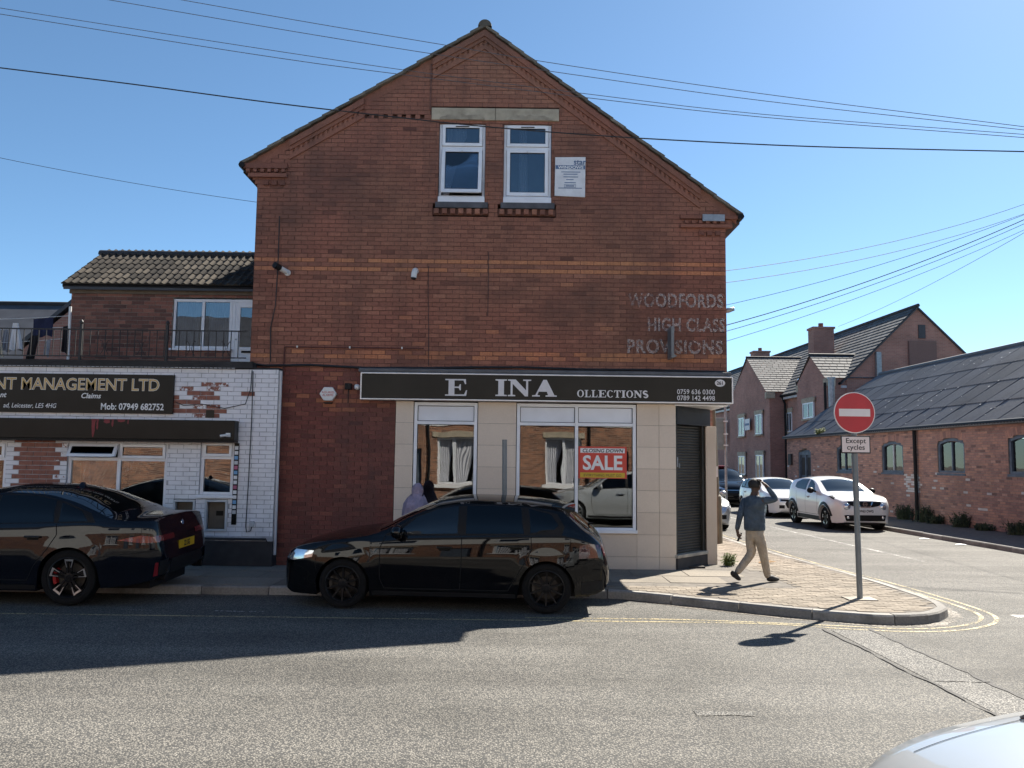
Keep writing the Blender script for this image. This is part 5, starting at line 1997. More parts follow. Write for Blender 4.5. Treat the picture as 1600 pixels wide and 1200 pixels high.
for a, b in wins:
    f = MB()
    ring(f, a, b, .98, 2.85, .09, TY - .2, TY - .1)
    f.box((a + b) / 2 - .05, (a + b) / 2 + .05, TY - .2, TY - .1, 1.07, 2.76)
    w = f.build('window', 'upvc', te)
    MB().box(a - .12, b + .12, TY - .02, TY + .12, .84, .978).build('sill', 'letter_white', w)
    MB().box(a - .12, b + .12, TY - .02, TY + .05, 2.853, 3.06).build('lintel', 'lintel_stone', w)
    curtain(w, a + .1, (a + b) / 2 - .06, 1.08, 2.75, TY - .28, 'curtain', .35, 6)
    curtain(w, (a + b) / 2 + .06, b - .1, 1.08, 2.75, TY - .28, 'curtain', .35, 6)
    MB().box(a + .05, b - .05, TY - .9, TY - .88, 1.0, 2.85).build('room', 'interior_dark', w)
for x_ in (-3.25, 3.1):
    MB().tube([(x_, TY + .08, 0), (x_, TY + .08, 6.1)], .05, 8).build('downpipe', 'black_plastic', te)
for a, b in drs:
    MB().box(a, b, TY - .22, TY - .16, 0.1, 2.35).build('door', 'blue_frame', te)

# ================================================================== CARS
class Car:
    """body lofted from profile curves; every other part is laid on that body. Nose points to -x, road at z=0."""

    def __init__(s, name, label, cat, sp, loc, rotz, lean=0.0, group=None):
        s.sp = sp
        s.L = sp['L']
        s.root = thing(name, loc, label, cat, group, rotz, local=True)
        s.root.rotation_euler = (lean, 0, rotz)
        s.f = {k: pchip(sp[k]) for k in ('top', 'belt', 're', 'low', 'w')}
        s.axles = sp['axles']
        s.body_mesh()

    def half(s, x, z):
        """half width of the side at station x, height z (below the belt)"""
        sp = s.sp
        w, zb = s.f['w'](x), s.f['belt'](x)
        zm = sp.get('zm', .58)
        if z <= zm:
            y = w * (1 - sp.get('tuck', .10) * ((zm - z) / zm) ** 2)
        else:
            t = (z - zm) / max(.05, zb - zm)
            y = w * (1 - sp.get('shoulder', .045) * min(t, 1.2) ** 2)
        # flared arches and a shallow door hollow
        for ax in s.axles:
            d = math.hypot(x - ax, z - sp['r'])
            R0 = sp['arch']
            if R0 - .02 < d < R0 + .16 and z > .15:
                y += sp.get('flare', .018) * (1 - (d - R0 + .02) / .18)
        hz = sp.get('crease', .62)
        y -= .012 * math.exp(-((z - hz + .22) / .10) ** 2)
        return y

    def section(s, x):
        sp = s.sp
        low, belt, re, top = s.f['low'](x), s.f['belt'](x), s.f['re'](x), s.f['top'](x)
        belt = min(belt, top - .02)
        re = min(max(re, belt + .008), top - .006)
        zl = low
        for ax in s.axles:
            if abs(x - ax) < sp['arch']:
                zl = max(zl, sp['r'] + math.sqrt(sp['arch'] ** 2 - (x - ax) ** 2))
        zl = min(zl, belt - .04)
        pts = [(0, zl), (s.half(x, zl) * .55, zl), (s.half(x, zl) - .035, zl)]
        n = 13
        for k in range(n):
            z = zl + (belt - zl) * k / (n - 1)
            pts.append((s.half(x, z), z))
        yb = s.half(x, belt) - .010
        yr = yb - sp.get('tumble', .42) * (re - belt)
        bow = sp.get('bow', .022)
        for k in range(1, 8):
            t = k / 7
            pts.append((yb + (yr - yb) * t + bow * math.sin(math.pi * t) * min(1, (re - belt) / .3), belt + .008 + (re - belt - .008) * t))
        for k in range(1, 11):
            t = k / 10
            pts.append((yr * (1 - t), re + (top - re) * (1 - (1 - t) ** 2.3)))
        return pts

    def body_mesh(s):
        L = s.L
        xs = set()
        n = 110
        for k in range(n + 1):
            xs.add(round(L * k / n, 4))
        for k in range(1, 24):
            xs.add(round(L - .4 * k / 24, 4))
            xs.add(round(.4 * k / 24, 4))
        for ax in s.axles:
            for k in range(-20, 21):
                xs.add(round(ax + s.sp['arch'] * math.sin(math.pi / 2 * k / 20), 4))
        xs = sorted(x for x in xs if 0 <= x <= L)
        mb = MB()
        rows = []
        for x in xs:
            p = s.section(x)
            rows.append([(x - L / 2, y, z) for y, z in p] + [(x - L / 2, -y, z) for y, z in reversed(p[1:-1])])
        for r_ in rows:
            r_.append(r_[0])
        mb.grid(rows)
        mb.face(rows[0][:-1])
        mb.face(list(reversed(rows[-1][:-1])))
        s.body = mb.build('body', s.sp['paint'], s.root, smooth=True, angle=38)
        me = s.body.data
        s.bvh = BVHTree.FromPolygons([v.co.copy() for v in me.vertices], [tuple(p.vertices) for p in me.polygons])
        # dark underbody and wheel housings
        sp = s.sp
        ub = MB()
        wmin = min(s.f['w'](.5), s.f['w'](L - .5))
        ub.box(-L / 2 + .25, L / 2 - .25, -wmin + .32, wmin - .32, .17, .62)
        for ax in s.axles:
            for sg in (-1, 1):
                ub.lathe([(sp['arch'] + .01, 0), (sp['arch'] + .01, .34)], (ax - L / 2, sg * (s.half(ax, .7) - .02) - (.34 if sg > 0 else 0), sp['r']), 'Y', 20, 0, math.pi)
        ub.build('underbody', 'trim_black', s.root)

    # ---- laying things on the surface
    def hit(s, axis, a, b):
        L = s.L
        if axis == 'L':
            o, d = Vector((a - L / 2, -3, b)), Vector((0, 1, 0))
        elif axis == 'R':
            o, d = Vector((a - L / 2, 3, b)), Vector((0, -1, 0))
        elif axis == 'F':
            o, d = Vector((-L, a, b)), Vector((1, 0, 0))
        elif axis == 'B':
            o, d = Vector((L, a, b)), Vector((-1, 0, 0))
        else:
            o, d = Vector((a - L / 2, b, 3)), Vector((0, 0, -1))
        p, n, i, _ = s.bvh.ray_cast(o, d)
        if p is None:
            return None, None
        if n.dot(d) > 0:
            n = -n
        return p, n

    def patch(s, name, axis, poly, mat, off=.004, parent=None, nu=None, nv=6, smooth=True, rim=0.0):
        """fills an x-monotone polygon in the view plane and drapes it on the body"""
        us = [p[0] for p in poly]
        u0, u1 = min(us), max(us)
        nu = nu or max(4, int((u1 - u0) / .035))

        def span(u):
            ys = []
            n = len(poly)
            for k in range(n):
                (a, b), (c, d) = poly[k], poly[(k + 1) % n]
                if a == c:
                    if abs(u - a) < 1e-6:
                        ys += [b, d]
                elif min(a, c) - 1e-9 <= u <= max(a, c) + 1e-9:
                    ys.append(b + (d - b) * (u - a) / (c - a))
            return min(ys), max(ys)
        cols = sorted(set([u0 + (u1 - u0) * k / nu for k in range(nu + 1)] + [p[0] for p in poly]))
        grid = []
        for u in cols:
            lo, hi = span(min(max(u, u0 + 1e-5), u1 - 1e-5))
            row = []
            for k in range(nv + 1):
                p, n = s.hit(axis, u, lo + (hi - lo) * k / nv)
                if p is None:
                    row = None
                    break
                row.append(p + n * off)
            if row:
                grid.append(row)
        if len(grid) < 2:
            return None
        mb = MB()
        mb.grid(grid)
        return mb.build(name, mat, parent or s.root, smooth=smooth, angle=40)

    def stroke(s, name, axis, pts, width, mat, off=.003, parent=None, step=.03):
        dense = []
        for a, b in zip(pts, pts[1:]):
            n = max(1, int(math.hypot(b[0] - a[0], b[1] - a[1]) / step))
            dense += [(a[0] + (b[0] - a[0]) * k / n, a[1] + (b[1] - a[1]) * k / n) for k in range(n)]
        dense.append(pts[-1])
        rows = []
        for k, p in enumerate(dense):
            a, b = dense[max(0, k - 1)], dense[min(len(dense) - 1, k + 1)]
            dx, dy = b[0] - a[0], b[1] - a[1]
            l = math.hypot(dx, dy) or 1
            q = []
            for sg in (-.5, .5):
                h, n = s.hit(axis, p[0] - dy / l * width * sg, p[1] + dx / l * width * sg)
                if h is None:
                    break
                q.append(h + n * off)
            if len(q) == 2:
                rows.append(q)
        if len(rows) > 1:
            mb = MB()
            mb.grid(rows)
            return mb.build(name, mat, parent or s.root, smooth=True)

    def both(s, fn, *a, **k):
        return [fn(a[0], ax, *a[1:], **k) for ax in ('L', 'R')]

    def wheels(s, style):
        sp = s.sp
        for ax in s.axles:
            for sg in (-1, 1):
                y = sg * (s.half(ax, .62) - .012)
                s.wheel((ax - s.L / 2, y, sp['r']), sg, sp['r'], sp['rim'], style)

    def wheel(s, c, sg, r, rim, style):
        """sg: which way the outer face looks along y"""
        if not hasattr(s, 'wheel_meshes'):
            s.wheel_meshes = {}
        key = sg
        if key not in s.wheel_meshes:
            w = .215
            t = MB()
            t.lathe([(rim - .005, sg * -.01), (rim + .008, sg * .0), (rim + .03, sg * .006), (r - .03, sg * .004), (r - .008, sg * -.012), (r, sg * -.045), (r, sg * -w + sg * .03), (r - .02, sg * -w), (rim, sg * -w)], (0, 0, 0), 'Y', 44)
            for k in range(0):
                pass
            m = {'tyre': t.mesh('tyre_mesh', 'tyre')}
            b = MB()
            b.lathe([(rim - .0, sg * -.004), (rim - .012, sg * .001), (rim - .022, sg * -.008), (rim - .032, sg * -.05), (rim - .04, sg * -.16)], (0, 0, 0), 'Y', 44)
            lip = 'rim_silver' if style == 'multi_silver' else 'rim_black'
            m['rim'] = b.mesh('rim_mesh', lip if style != 'ten_black' else 'rim_black')
            d = MB()
            d.lathe([(.02, sg * -.105), (rim - .09, sg * -.105), (rim - .09, sg * -.12)], (0, 0, 0), 'Y', 30)
            m['disc'] = d.mesh('disc_mesh', 'brake_steel')
            bk = MB()
            bk.lathe([(0, sg * -.15), (rim - .03, sg * -.15)], (0, 0, 0), 'Y', 24)
            m['back'] = bk.mesh('back_mesh', 'trim_black')
            h = MB()
            h.lathe([(0, sg * -.012), (.028, sg * -.012), (.034, sg * -.018), (.062, sg * -.022), (.068, sg * -.045), (.068, sg * -.1)], (0, 0, 0), 'Y', 20)
            m['hub'] = h.mesh('hub_mesh', 'rim_black' if style != 'multi_silver' else 'rim_silver')
            n = {'ten_black': 10, 'five_silver': 5, 'multi_silver': 10}[style]
            spk = MB()
            ins = MB()
            for k in range(n):
                a = 2 * math.pi * k / n + .3

                def q(rr, off, yy):
                    ca, sa = math.cos(a), math.sin(a)
                    return (rr * ca - off * sa, sg * yy, rr * sa + off * ca)
                if style == 'five_silver':
                    for s2 in (-1, 1):
                        i0, i1, o0, o1 = s2 * .004, s2 * .030, s2 * .020, s2 * .058
                        spk.hexa([q(.05, i0, -.05), q(.05, i1, -.05), q(rim - .02, o1, -.035), q(rim - .02, o0, -.035), q(.05, i0, -.022), q(.05, i1, -.022), q(rim - .02, o1, -.008), q(rim - .02, o0, -.008)])
                        ins.hexa([q(.13, s2 * .024, -.016), q(.13, s2 * .031, -.016), q(rim - .03, s2 * .058, -.005), q(rim - .03, s2 * .046, -.005), q(.13, s2 * .024, -.012), q(.13, s2 * .031, -.012), q(rim - .03, s2 * .058, -.0035), q(rim - .03, s2 * .046, -.0035)])
                    ins.hexa([q(rim - .055, -.05, -.010), q(rim - .055, .05, -.010), q(rim - .03, .055, -.006), q(rim - .03, -.055, -.006), q(rim - .055, -.05, -.006), q(rim - .055, .05, -.006), q(rim - .03, .055, -.0035), q(rim - .03, -.055, -.0035)])
                else:
                    ww = .013 if style == 'ten_black' else .019
                    spk.hexa([q(.04, -ww * 1.1, -.06), q(.04, ww * 1.1, -.06), q(rim - .015, ww * .75, -.045), q(rim - .015, -ww * .75, -.045), q(.04, -ww * 1.1, -.026), q(.04, ww * 1.1, -.026), q(rim - .015, ww * .75, -.006), q(rim - .015, -ww * .75, -.006)])
            m['spokes'] = spk.mesh('spoke_mesh', 'rim_silver' if style == 'multi_silver' else 'rim_black')
            if ins.v:
                m['spoke_edges'] = ins.mesh('edge_mesh', 'rim_silver')
            cp_ = MB()
            cp_.lathe([(rim - .085, sg * -.05), (rim - .045, sg * -.05), (rim - .045, sg * -.12), (rim - .085, sg * -.12)], (0, 0, 0), 'Y', 6, R(150), R(205))
            m['caliper'] = cp_.mesh('caliper_mesh', 'caliper_red' if s.sp.get('caliper') else 'brake_steel')
            for k_, me in m.items():
                if k_ in ('tyre', 'rim', 'disc', 'hub'):
                    me.polygons.foreach_set('use_smooth', [True] * len(me.polygons))
                    me.set_sharp_from_angle(angle=R(35))
            s.wheel_meshes[key] = m
        m = s.wheel_meshes[key]
        w = add('wheel', m['tyre'], s.root)
        w.location = c
        for k_, me in m.items():
            if k_ != 'tyre':
                add(k_, me, w)

    def plate(s, axis, y, z, w, h, txt, mat, push=.012, tilt=0.0):
        p, n = s.hit(axis, y, z)
        sx = -1 if axis == 'F' else 1
        x = p.x + sx * push
        o = MB().box(min(x, x - sx * .012), max(x, x - sx * .012), y - w / 2, y + w / 2, z - h / 2, z + h / 2).build('number_plate', mat, s.root)
        rz = R(90) if axis == 'B' else R(-90)
        text_mesh(txt, h * .92, 'letter_dark', 'characters', o, (x + sx * .001, y, z - h * .30), rotz=rz, sx=.80, extrude=.0006, bold=.004, align='CENTER')
        return o

    def mirror(s, x, z, mat, out=.25, size=(.20, .15)):
        for ax, sg in (('L', -1), ('R', 1)):
            p, n = s.hit(ax, x, z)
            if p is None:
                continue
            c = p + Vector((0, sg * (out * .62), .03))
            mb = MB()
            rows = []
            a, b, d = out * .46, size[1] * .62, size[0] * .52
            for i in range(7):
                ph = math.pi * (i / 6 - .5)
                rows.append([(c.x + d * math.cos(ph) * math.cos(t) ** 1 * (1 if math.cos(t) < 0 else .55), c.y + a * math.sin(ph), c.z + b * math.cos(ph) * math.sin(t)) for t in [2 * math.pi * k / 14 for k in range(15)]])
            mb.grid(rows)
            mb.hexa([(p.x - .05, p.y, p.z - .03), (p.x + .05, p.y, p.z - .03), (p.x + .05, c.y, c.z - .02), (p.x - .05, c.y, c.z - .02),
                     (p.x - .05, p.y, p.z + .02), (p.x + .05, p.y, p.z + .02), (p.x + .05, c.y, c.z + .03), (p.x - .05, c.y, c.z + .03)])
            mb.build('wing_mirror', mat, s.root, smooth=True, angle=50)

    def handle(s, x, z, mat):
        for ax, sg in (('L', -1), ('R', 1)):
            p, n = s.hit(ax, x, z)
            rec = s.patch('handle_recess', ax, [(x - .075, z - .03), (x + .075, z - .03), (x + .075, z + .02), (x - .075, z + .02)], 'seam_black', .0025)
            MB().box(p.x - .10, p.x + .10, min(p.y, p.y + sg * .035), max(p.y, p.y + sg * .035), z - .002, z + .026).build('door_handle', mat, s.root, bevel=.008)

    def interior(s, x0, x1, belt):
        L = s.L
        mb = MB()
        w = s.f['w']((x0 + x1) / 2) - .18
        for xx in (x0 + .55, x0 + 1.45):
            for sg in (-1, 1):
                mb.box(xx - L / 2 - .05, xx - L / 2 + .08, sg * w * .55 - .22, sg * w * .55 + .22, .5, belt + .12)
                mb.box(xx - L / 2 - .03, xx - L / 2 + .05, sg * w * .55 - .12, sg * w * .55 + .12, belt + .14, belt + .30)
        mb.build('seats', 'trim_black', s.root, bevel=.02)


def hatch_spec(**kw):
    sp = dict(L=4.31, r=.318, rim=.235, arch=.352, axles=(.875, 3.512), paint='paint_black',
              top=[(0, .50), (.03, .645), (.10, .735), (.30, .825), (.7, .92), (1.05, .975), (1.24, 1.00), (1.50, 1.13), (1.80, 1.285), (2.10, 1.385), (2.5, 1.425), (3.1, 1.412), (3.5, 1.375), (3.72, 1.338), (3.78, 1.285), (3.94, 1.13), (4.12, .985), (4.24, .83), (4.31, .60)],
              belt=[(0, .46), (.10, .67), (.3, .765), (.7, .845), (1.2, .90), (1.7, .92), (2.5, .945), (3.3, .965), (3.8, .97), (4.05, .935), (4.2, .82), (4.31, .52)],
              re=[(0, .48), (.10, .69), (.3, .785), (.7, .865), (1.15, .93), (1.40, 1.01), (1.72, 1.18), (2.05, 1.30), (2.5, 1.357), (3.1, 1.345), (3.5, 1.305), (3.72, 1.268), (3.79, 1.21), (3.95, 1.07), (4.12, .94), (4.22, .82), (4.31, .55)],
              low=[(0, .32), (.05, .22), (.2, .17), (.6, .17), (1.2, .175), (3.1, .175), (3.8, .20), (4.1, .24), (4.25, .30), (4.31, .40)],
              w=[(0, .50), (.03, .60), (.10, .70), (.22, .785), (.45, .855), (.8, .885), (1.3, .888), (3.2, .888), (3.7, .875), (4.0, .835), (4.18, .765), (4.27, .68), (4.31, .58)])
    sp.update(kw)
    return sp


def hatch_details(c, style, seams=True, plate=None, glass='car_glass', mirror='paint_black', handles='paint_black', trim='trim_black'):
    fw = [(1.56, .965), (2.36, .985), (2.36, 1.325), (2.08, 1.278), (1.82, 1.175)]
    rw = [(2.47, .985), (3.22, 1.0), (3.17, 1.318), (2.8, 1.335), (2.47, 1.328)]
    qw = [(3.30, 1.008), (3.60, 1.05), (3.66, 1.11), (3.56, 1.24), (3.27, 1.308)]
    for ax in ('L', 'R'):
        c.patch('window_surround', ax, [(1.40, .945), (3.70, .985), (3.74, 1.09), (3.64, 1.25), (3.3, 1.322), (2.6, 1.348), (2.08, 1.297), (1.80, 1.19)], trim, .002, nv=10)
        for w in (fw, rw, qw):
            c.patch('side_window', ax, w, glass if w is fw else 'car_glass', .006, nv=8)
    ww = [(1.30, -.62), (1.36, -.66), (1.98, -.54), (2.02, -.50), (2.06, 0), (2.02, .50), (1.98, .54), (1.36, .66), (1.30, .62), (1.22, .30), (1.20, 0), (1.22, -.30)]
    c.patch('windscreen', 'T', [(x, y) for x, y in ww], glass if glass != 'car_glass' else 'car_glass', .006, nv=14)
    c.patch('rear_window', 'B', [(-.56, .985), (.56, .985), (.50, 1.185), (-.50, 1.185)], 'car_glass', .006, nv=8)
    c.wheels(style)
    if seams:
        for ax in ('L', 'R'):
            c.stroke('door_seam', ax, [(1.42, .93), (1.36, .80), (1.36, .40), (1.42, .28), (3.02, .28), (3.10, .42), (3.22, .62), (3.32, .80), (3.31, .97)], .010, 'seam_black', .0026)
            c.stroke('door_seam', ax, [(2.42, .95), (2.42, .60), (2.40, .28)], .010, 'seam_black', .0026)
            c.stroke('bumper_seam', ax, [(.52, .66), (.50, .58), (.53, .48)], .006, 'seam_black', .0022)
            c.stroke('bumper_seam', ax, [(3.86, .62), (4.0, .64), (4.12, .70)], .006, 'seam_black', .0022)
            c.patch('sill_trim', ax, [(1.26, .19), (3.12, .19), (3.12, .245), (1.26, .245)], trim, .006, nv=2)
        c.stroke('bonnet_seam', 'T', [(.30, -.64), (.75, -.70), (1.15, -.70)], .006, 'seam_black', .002)
        c.stroke('bonnet_seam', 'T', [(.30, .64), (.75, .70), (1.15, .70)], .006, 'seam_black', .002)
    c.handle(2.20, .80, handles)
    c.handle(3.12, .83, handles)
    c.mirror(1.62, .98, mirror)
    for ax in ('L', 'R'):
        c.patch('headlight', ax, [(.06, .61), (.18, .60), (.46, .655), (.48, .735), (.22, .74)], 'lamp_clear', .004)
        c.patch('tail_light', ax, [(3.92, .70), (4.20, .71), (4.20, .86), (4.06, .885), (3.93, .86)], 'lamp_red_dark', .004)
    c.patch('tail_light', 'B', [(-.70, .72), (-.42, .74), (-.42, .85), (-.70, .86)], 'lamp_red_dark', .004)
    c.patch('tail_light', 'B', [(.42, .74), (.70, .72), (.70, .86), (.42, .85)], 'lamp_red_dark', .004)
    c.patch('grille', 'F', [(-.34, .36), (.34, .36), (.42, .50), (.36, .60), (-.36, .60), (-.42, .50)], trim, .004)
    for s in (-1, 1):
        c.patch('headlight', 'F', sorted([(s * .40, .60), (s * .64, .57), (s * .64, .67), (s * .42, .66)]) if False else [(min(s * .40, s * .60), .585), (max(s * .40, s * .60), .585), (max(s * .40, s * .60), .665), (min(s * .40, s * .60), .665)], 'lamp_clear', .005)
        c.patch('air_intake', 'F', [(min(s * .44, s * .62), .34), (max(s * .44, s * .62), .34), (max(s * .44, s * .62), .46), (min(s * .44, s * .62), .46)], trim, .004)
    if plate:
        c.plate('F', 0, .40, .52, .11, plate, 'plate_white')
    # roof spoiler carries the roof line past the screen
    L = c.L
    rows = []
    for k in range(9):
        y = -.56 + 1.12 * k / 8
        crown = .030 * (1 - (y / .56) ** 2)
        z0 = c.f['re'](3.60) + .045 + crown
        rows.append([(3.56 - L / 2, y, z0 - .004), (3.70 - L / 2, y, z0 - .022), (3.87 - L / 2, y * .96, z0 - .056), (3.865 - L / 2, y * .96, z0 - .080), (3.68 - L / 2, y, z0 - .085)])
    sp_ = MB()
    sp_.grid(rows)
    sp_.face(rows[0])
    sp_.face(list(reversed(rows[-1])))
    sp_.build('roof_spoiler', c.sp['paint'], c.root, smooth=True, angle=35)
    MB().tube([(4.03 - L / 2, 0, 1.045), (4.12 - L / 2, 0, 1.07)], .014, 6).build('rear_wiper', trim, c.root)


CARS = {}
# --- black hatchback parked half on the kerb
yaw = math.atan2(10.66 - 10.87, 2.637)
cx, cy = -.835 + .02, 10.76 + .885
au = Car('parked_hatchback', 'black five-door hatchback parked in front of the cream shopfront', 'car', hatch_spec(), (cx, cy, .03), yaw, lean=R(2.0))
hatch_details(au, 'ten_black', plate=None, glass='car_glass_clear')
au.interior(1.55, 3.2, .92)
for ax in ('L', 'R'):
    au.patch('rear_diffuser', ax, [(3.95, .25), (4.22, .30), (4.22, .42), (3.95, .40)], 'trim_black', .005)
    au.stroke('crease', ax, [(1.45, .34), (1.9, .36), (3.05, .40)], .02, 'paint_black', .004)
MB().tube([(4.12 - 4.31 / 2, -.52, .28), (4.26 - 4.31 / 2, -.52, .28)], .04, 12).build('exhaust', 'chrome', au.root)
MB().box(2.16 - 2.155 - .12, 2.16 - 2.155 + .12, -.60, -.595, 1.08, 1.20).build('paper_notice', 'cloth_grey', au.root)

# --- dark saloon on the left
sal = dict(L=5.05, r=.355, rim=.265, arch=.392, axles=(.90, 3.895), paint='paint_navy', zm=.62, tumble=.46, flare=.02, shoulder=.05, caliper=True,
           top=[(0, .52), (.04, .66), (.15, .78), (.5, .89), (1.0, .97), (1.45, 1.035), (1.8, 1.18), (2.2, 1.36), (2.55, 1.455), (3.0, 1.51), (3.4, 1.495), (3.8, 1.415), (4.15, 1.285), (4.42, 1.165), (4.60, 1.125), (4.88, 1.125), (4.935, 1.115), (4.955, 1.04), (5.0, .88), (5.03, .75), (5.05, .60)],
           belt=[(0, .48), (.15, .70), (.5, .82), (1.0, .90), (1.5, .95), (2.2, .98), (3.0, 1.0), (3.7, 1.02), (4.3, 1.045), (4.7, 1.04), (4.9, 1.02), (4.945, .98), (5.0, .80), (5.05, .55)],
           re=[(0, .50), (.15, .72), (.5, .84), (1.0, .92), (1.5, .985), (1.85, 1.11), (2.25, 1.28), (2.6, 1.375), (3.0, 1.42), (3.4, 1.405), (3.8, 1.325), (4.15, 1.205), (4.42, 1.10), (4.6, 1.075), (4.88, 1.075), (4.935, 1.065), (4.957, .99), (5.0, .84), (5.05, .57)],
           low=[(0, .34), (.06, .24), (.25, .18), (1.3, .18), (3.4, .18), (4.5, .24), (4.85, .30), (5.0, .36), (5.05, .42)],
           w=[(0, .52), (.05, .66), (.15, .77), (.4, .88), (.8, .94), (1.3, .95), (3.5, .95), (4.2, .945), (4.6, .915), (4.85, .86), (4.97, .79), (5.03, .72), (5.05, .66)])
sx = -5.665 - (3.895 - 5.05 / 2)
sa = Car('parked_saloon', 'dark blue-black saloon with a yellow rear number plate cut off by the left edge', 'car', sal, (sx, 10.80 + .935, .035), R(-.3), lean=R(1.6))
sa.wheels('five_silver')
for ax in ('L', 'R'):
    sa.patch('window_surround', ax, [(1.66, 1.0), (4.20, 1.055), (4.12, 1.17), (3.75, 1.31), (3.4, 1.388), (3.0, 1.405), (2.6, 1.36), (2.2, 1.235)], 'trim_black', .002, nv=10)
    sa.patch('side_window', ax, [(1.95, 1.02), (2.78, 1.03), (2.78, 1.378), (2.6, 1.34), (2.25, 1.225)], 'car_glass', .006, nv=8)
    sa.patch('side_window', ax, [(2.88, 1.03), (3.66, 1.05), (3.62, 1.325), (3.35, 1.378), (2.88, 1.385)], 'car_glass', .006, nv=8)
    sa.patch('side_window', ax, [(3.72, 1.055), (4.10, 1.07), (4.0, 1.19), (3.70, 1.30)], 'car_glass', .006, nv=8)
    sa.stroke('door_seam', ax, [(1.62, .98), (1.55, .7), (1.58, .32), (3.36, .32), (3.45, .5), (3.62, .72), (3.72, .9), (3.70, 1.03)], .010, 'seam_black', .0026)
    sa.stroke('door_seam', ax, [(2.83, 1.0), (2.83, .32)], .010, 'seam_black', .0026)
    sa.patch('tail_light', ax, [(4.50, .835), (4.80, .80), (4.985, .80), (4.985, .865), (4.80, .895), (4.60, .86)], 'lamp_red', .005)
    sa.stroke('bumper_seam', ax, [(4.25, .62), (4.6, .66), (4.98, .70)], .006, 'seam_black', .0022)
    sa.patch('reflector', ax, [(4.93, .36), (4.975, .37), (4.985, .54), (4.955, .54)], 'lamp_red', .005)
    sa.patch('side_skirt', ax, [(1.32, .20), (3.48, .20), (3.48, .26), (1.32, .26)], 'trim_black', .006, nv=2)
for s in (-1, 1):
    sa.patch('tail_light', 'B', [(min(s * .36, s * .80), .815), (max(s * .36, s * .80), .815), (max(s * .36, s * .80), .885), (min(s * .36, s * .80), .885)], 'lamp_red', .005)
    sa.patch('vent', 'B', [(min(s * .62, s * .76), .38), (max(s * .62, s * .76), .36), (max(s * .62, s * .76), .58), (min(s * .62, s * .76), .56)], 'trim_black', .005)
    MB().tube([(4.90 - 2.525, s * .62, .33), (5.03 - 2.525, s * .62, .33)], .05, 12).build('exhaust', 'trim_black', sa.root)
sa.patch('rear_panel', 'B', [(-.50, .36), (.50, .36), (.56, .48), (.50, .56), (-.50, .56), (-.56, .48)], 'trim_black', .005)
sa.patch('rear_window', 'T', [(3.72, -.50), (4.36, -.60), (4.40, 0), (4.36, .60), (3.72, .50), (3.66, 0)], 'car_glass', .006, nv=12)
sa.patch('windscreen', 'T', [(1.55, -.70), (2.35, -.56), (2.40, 0), (2.35, .56), (1.55, .70), (1.48, 0)], 'car_glass', .006, nv=12)
sa.plate('B', 0, .71, .52, .112, '22 SG', 'plate_yellow', .010)
for y_, r_ in ((0, .038),):
    p, n = sa.hit('B', 0, .985)
    MB().lathe([(0, .006), (r_, .006), (r_ + .004, 0)], (p.x, 0, .985), 'X', 20).build('badge', 'chrome', sa.root)
    MB().lathe([(0, .008), (r_ * .72, .008)], (p.x, 0, .985), 'X', 20).build('badge_centre', 'letter_blue', sa.root)
sa.handle(3.42, .86, 'paint_navy')
sa.handle(2.62, .84, 'paint_navy')
sa.mirror(1.95, 1.04, 'paint_navy')
MB().lathe([(0, .07), (.03, .065), (.06, .0)], (3.55 - 2.525, 0, 1.455), 'Z', 10).build('roof_aerial', 'paint_navy', sa.root, smooth=True)

# --- pale hatchback beside the camera (nose in the corner of the frame, mirrored in the shop glass)
fg = Car('foreground_hatchback', 'pale silver hatchback whose bonnet pokes into the bottom right corner', 'car', hatch_spec(paint='paint_pearl'), (1.12 + 2.155, 2.34, 0), R(-1.0))
fg.root.scale = (1, 1, 1.16)
hatch_details(fg, 'multi_silver', plate=None, mirror='paint_pearl', handles='chrome')

fg.patch('bonnet_lamp', 'T', [(.70, .675), (.72, .63), (.77, .60), (.84, .585), (1.15, .575), (1.15, .785), (.86, .775), (.78, .755), (.72, .72)], 'car_glass', .006)

# --- white crossover
cro = hatch_spec(L=4.135, r=.335, rim=.225, arch=.385, axles=(.83, 3.36), paint='paint_white', zm=.72, flare=.035,
                 top=[(0, .62), (.03, .80), (.10, .90), (.3, .985), (.7, 1.065), (1.0, 1.105), (1.18, 1.14), (1.5, 1.30), (1.8, 1.44), (2.1, 1.53), (2.5, 1.57), (3.0, 1.555), (3.5, 1.50), (3.75, 1.44), (3.88, 1.30), (4.0, 1.10), (4.08, .92), (4.135, .7)],
                 belt=[(0, .58), (.1, .80), (.3, .90), (.7, .985), (1.2, 1.03), (2.0, 1.06), (3.0, 1.12), (3.5, 1.16), (3.8, 1.12), (4.0, .98), (4.135, .62)],
                 re=[(0, .60), (.1, .83), (.3, .93), (.7, 1.01), (1.1, 1.06), (1.35, 1.15), (1.75, 1.34), (2.1, 1.44), (2.5, 1.485), (3.0, 1.475), (3.5, 1.42), (3.75, 1.35), (3.9, 1.20), (4.0, 1.05), (4.135, .66)],
                 low=[(0, .34), (.05, .25), (.3, .22), (1.2, .22), (3.0, .22), (3.8, .28), (4.135, .42)],
                 w=[(0, .52), (.03, .64), (.12, .75), (.3, .835), (.7, .88), (1.2, .875), (3.0, .878), (3.6, .875), (3.9, .80), (4.07, .70), (4.135, .62)])
CX = lambda Y: 10.33 + SS * (Y - 26.5)
jk = Car('parked_crossover', 'white crossover with black cladding parked nearest on the side street', 'car', cro, (CX(26.5), 26.5, 0), R(90) + math.atan(-SS) * 1.0)
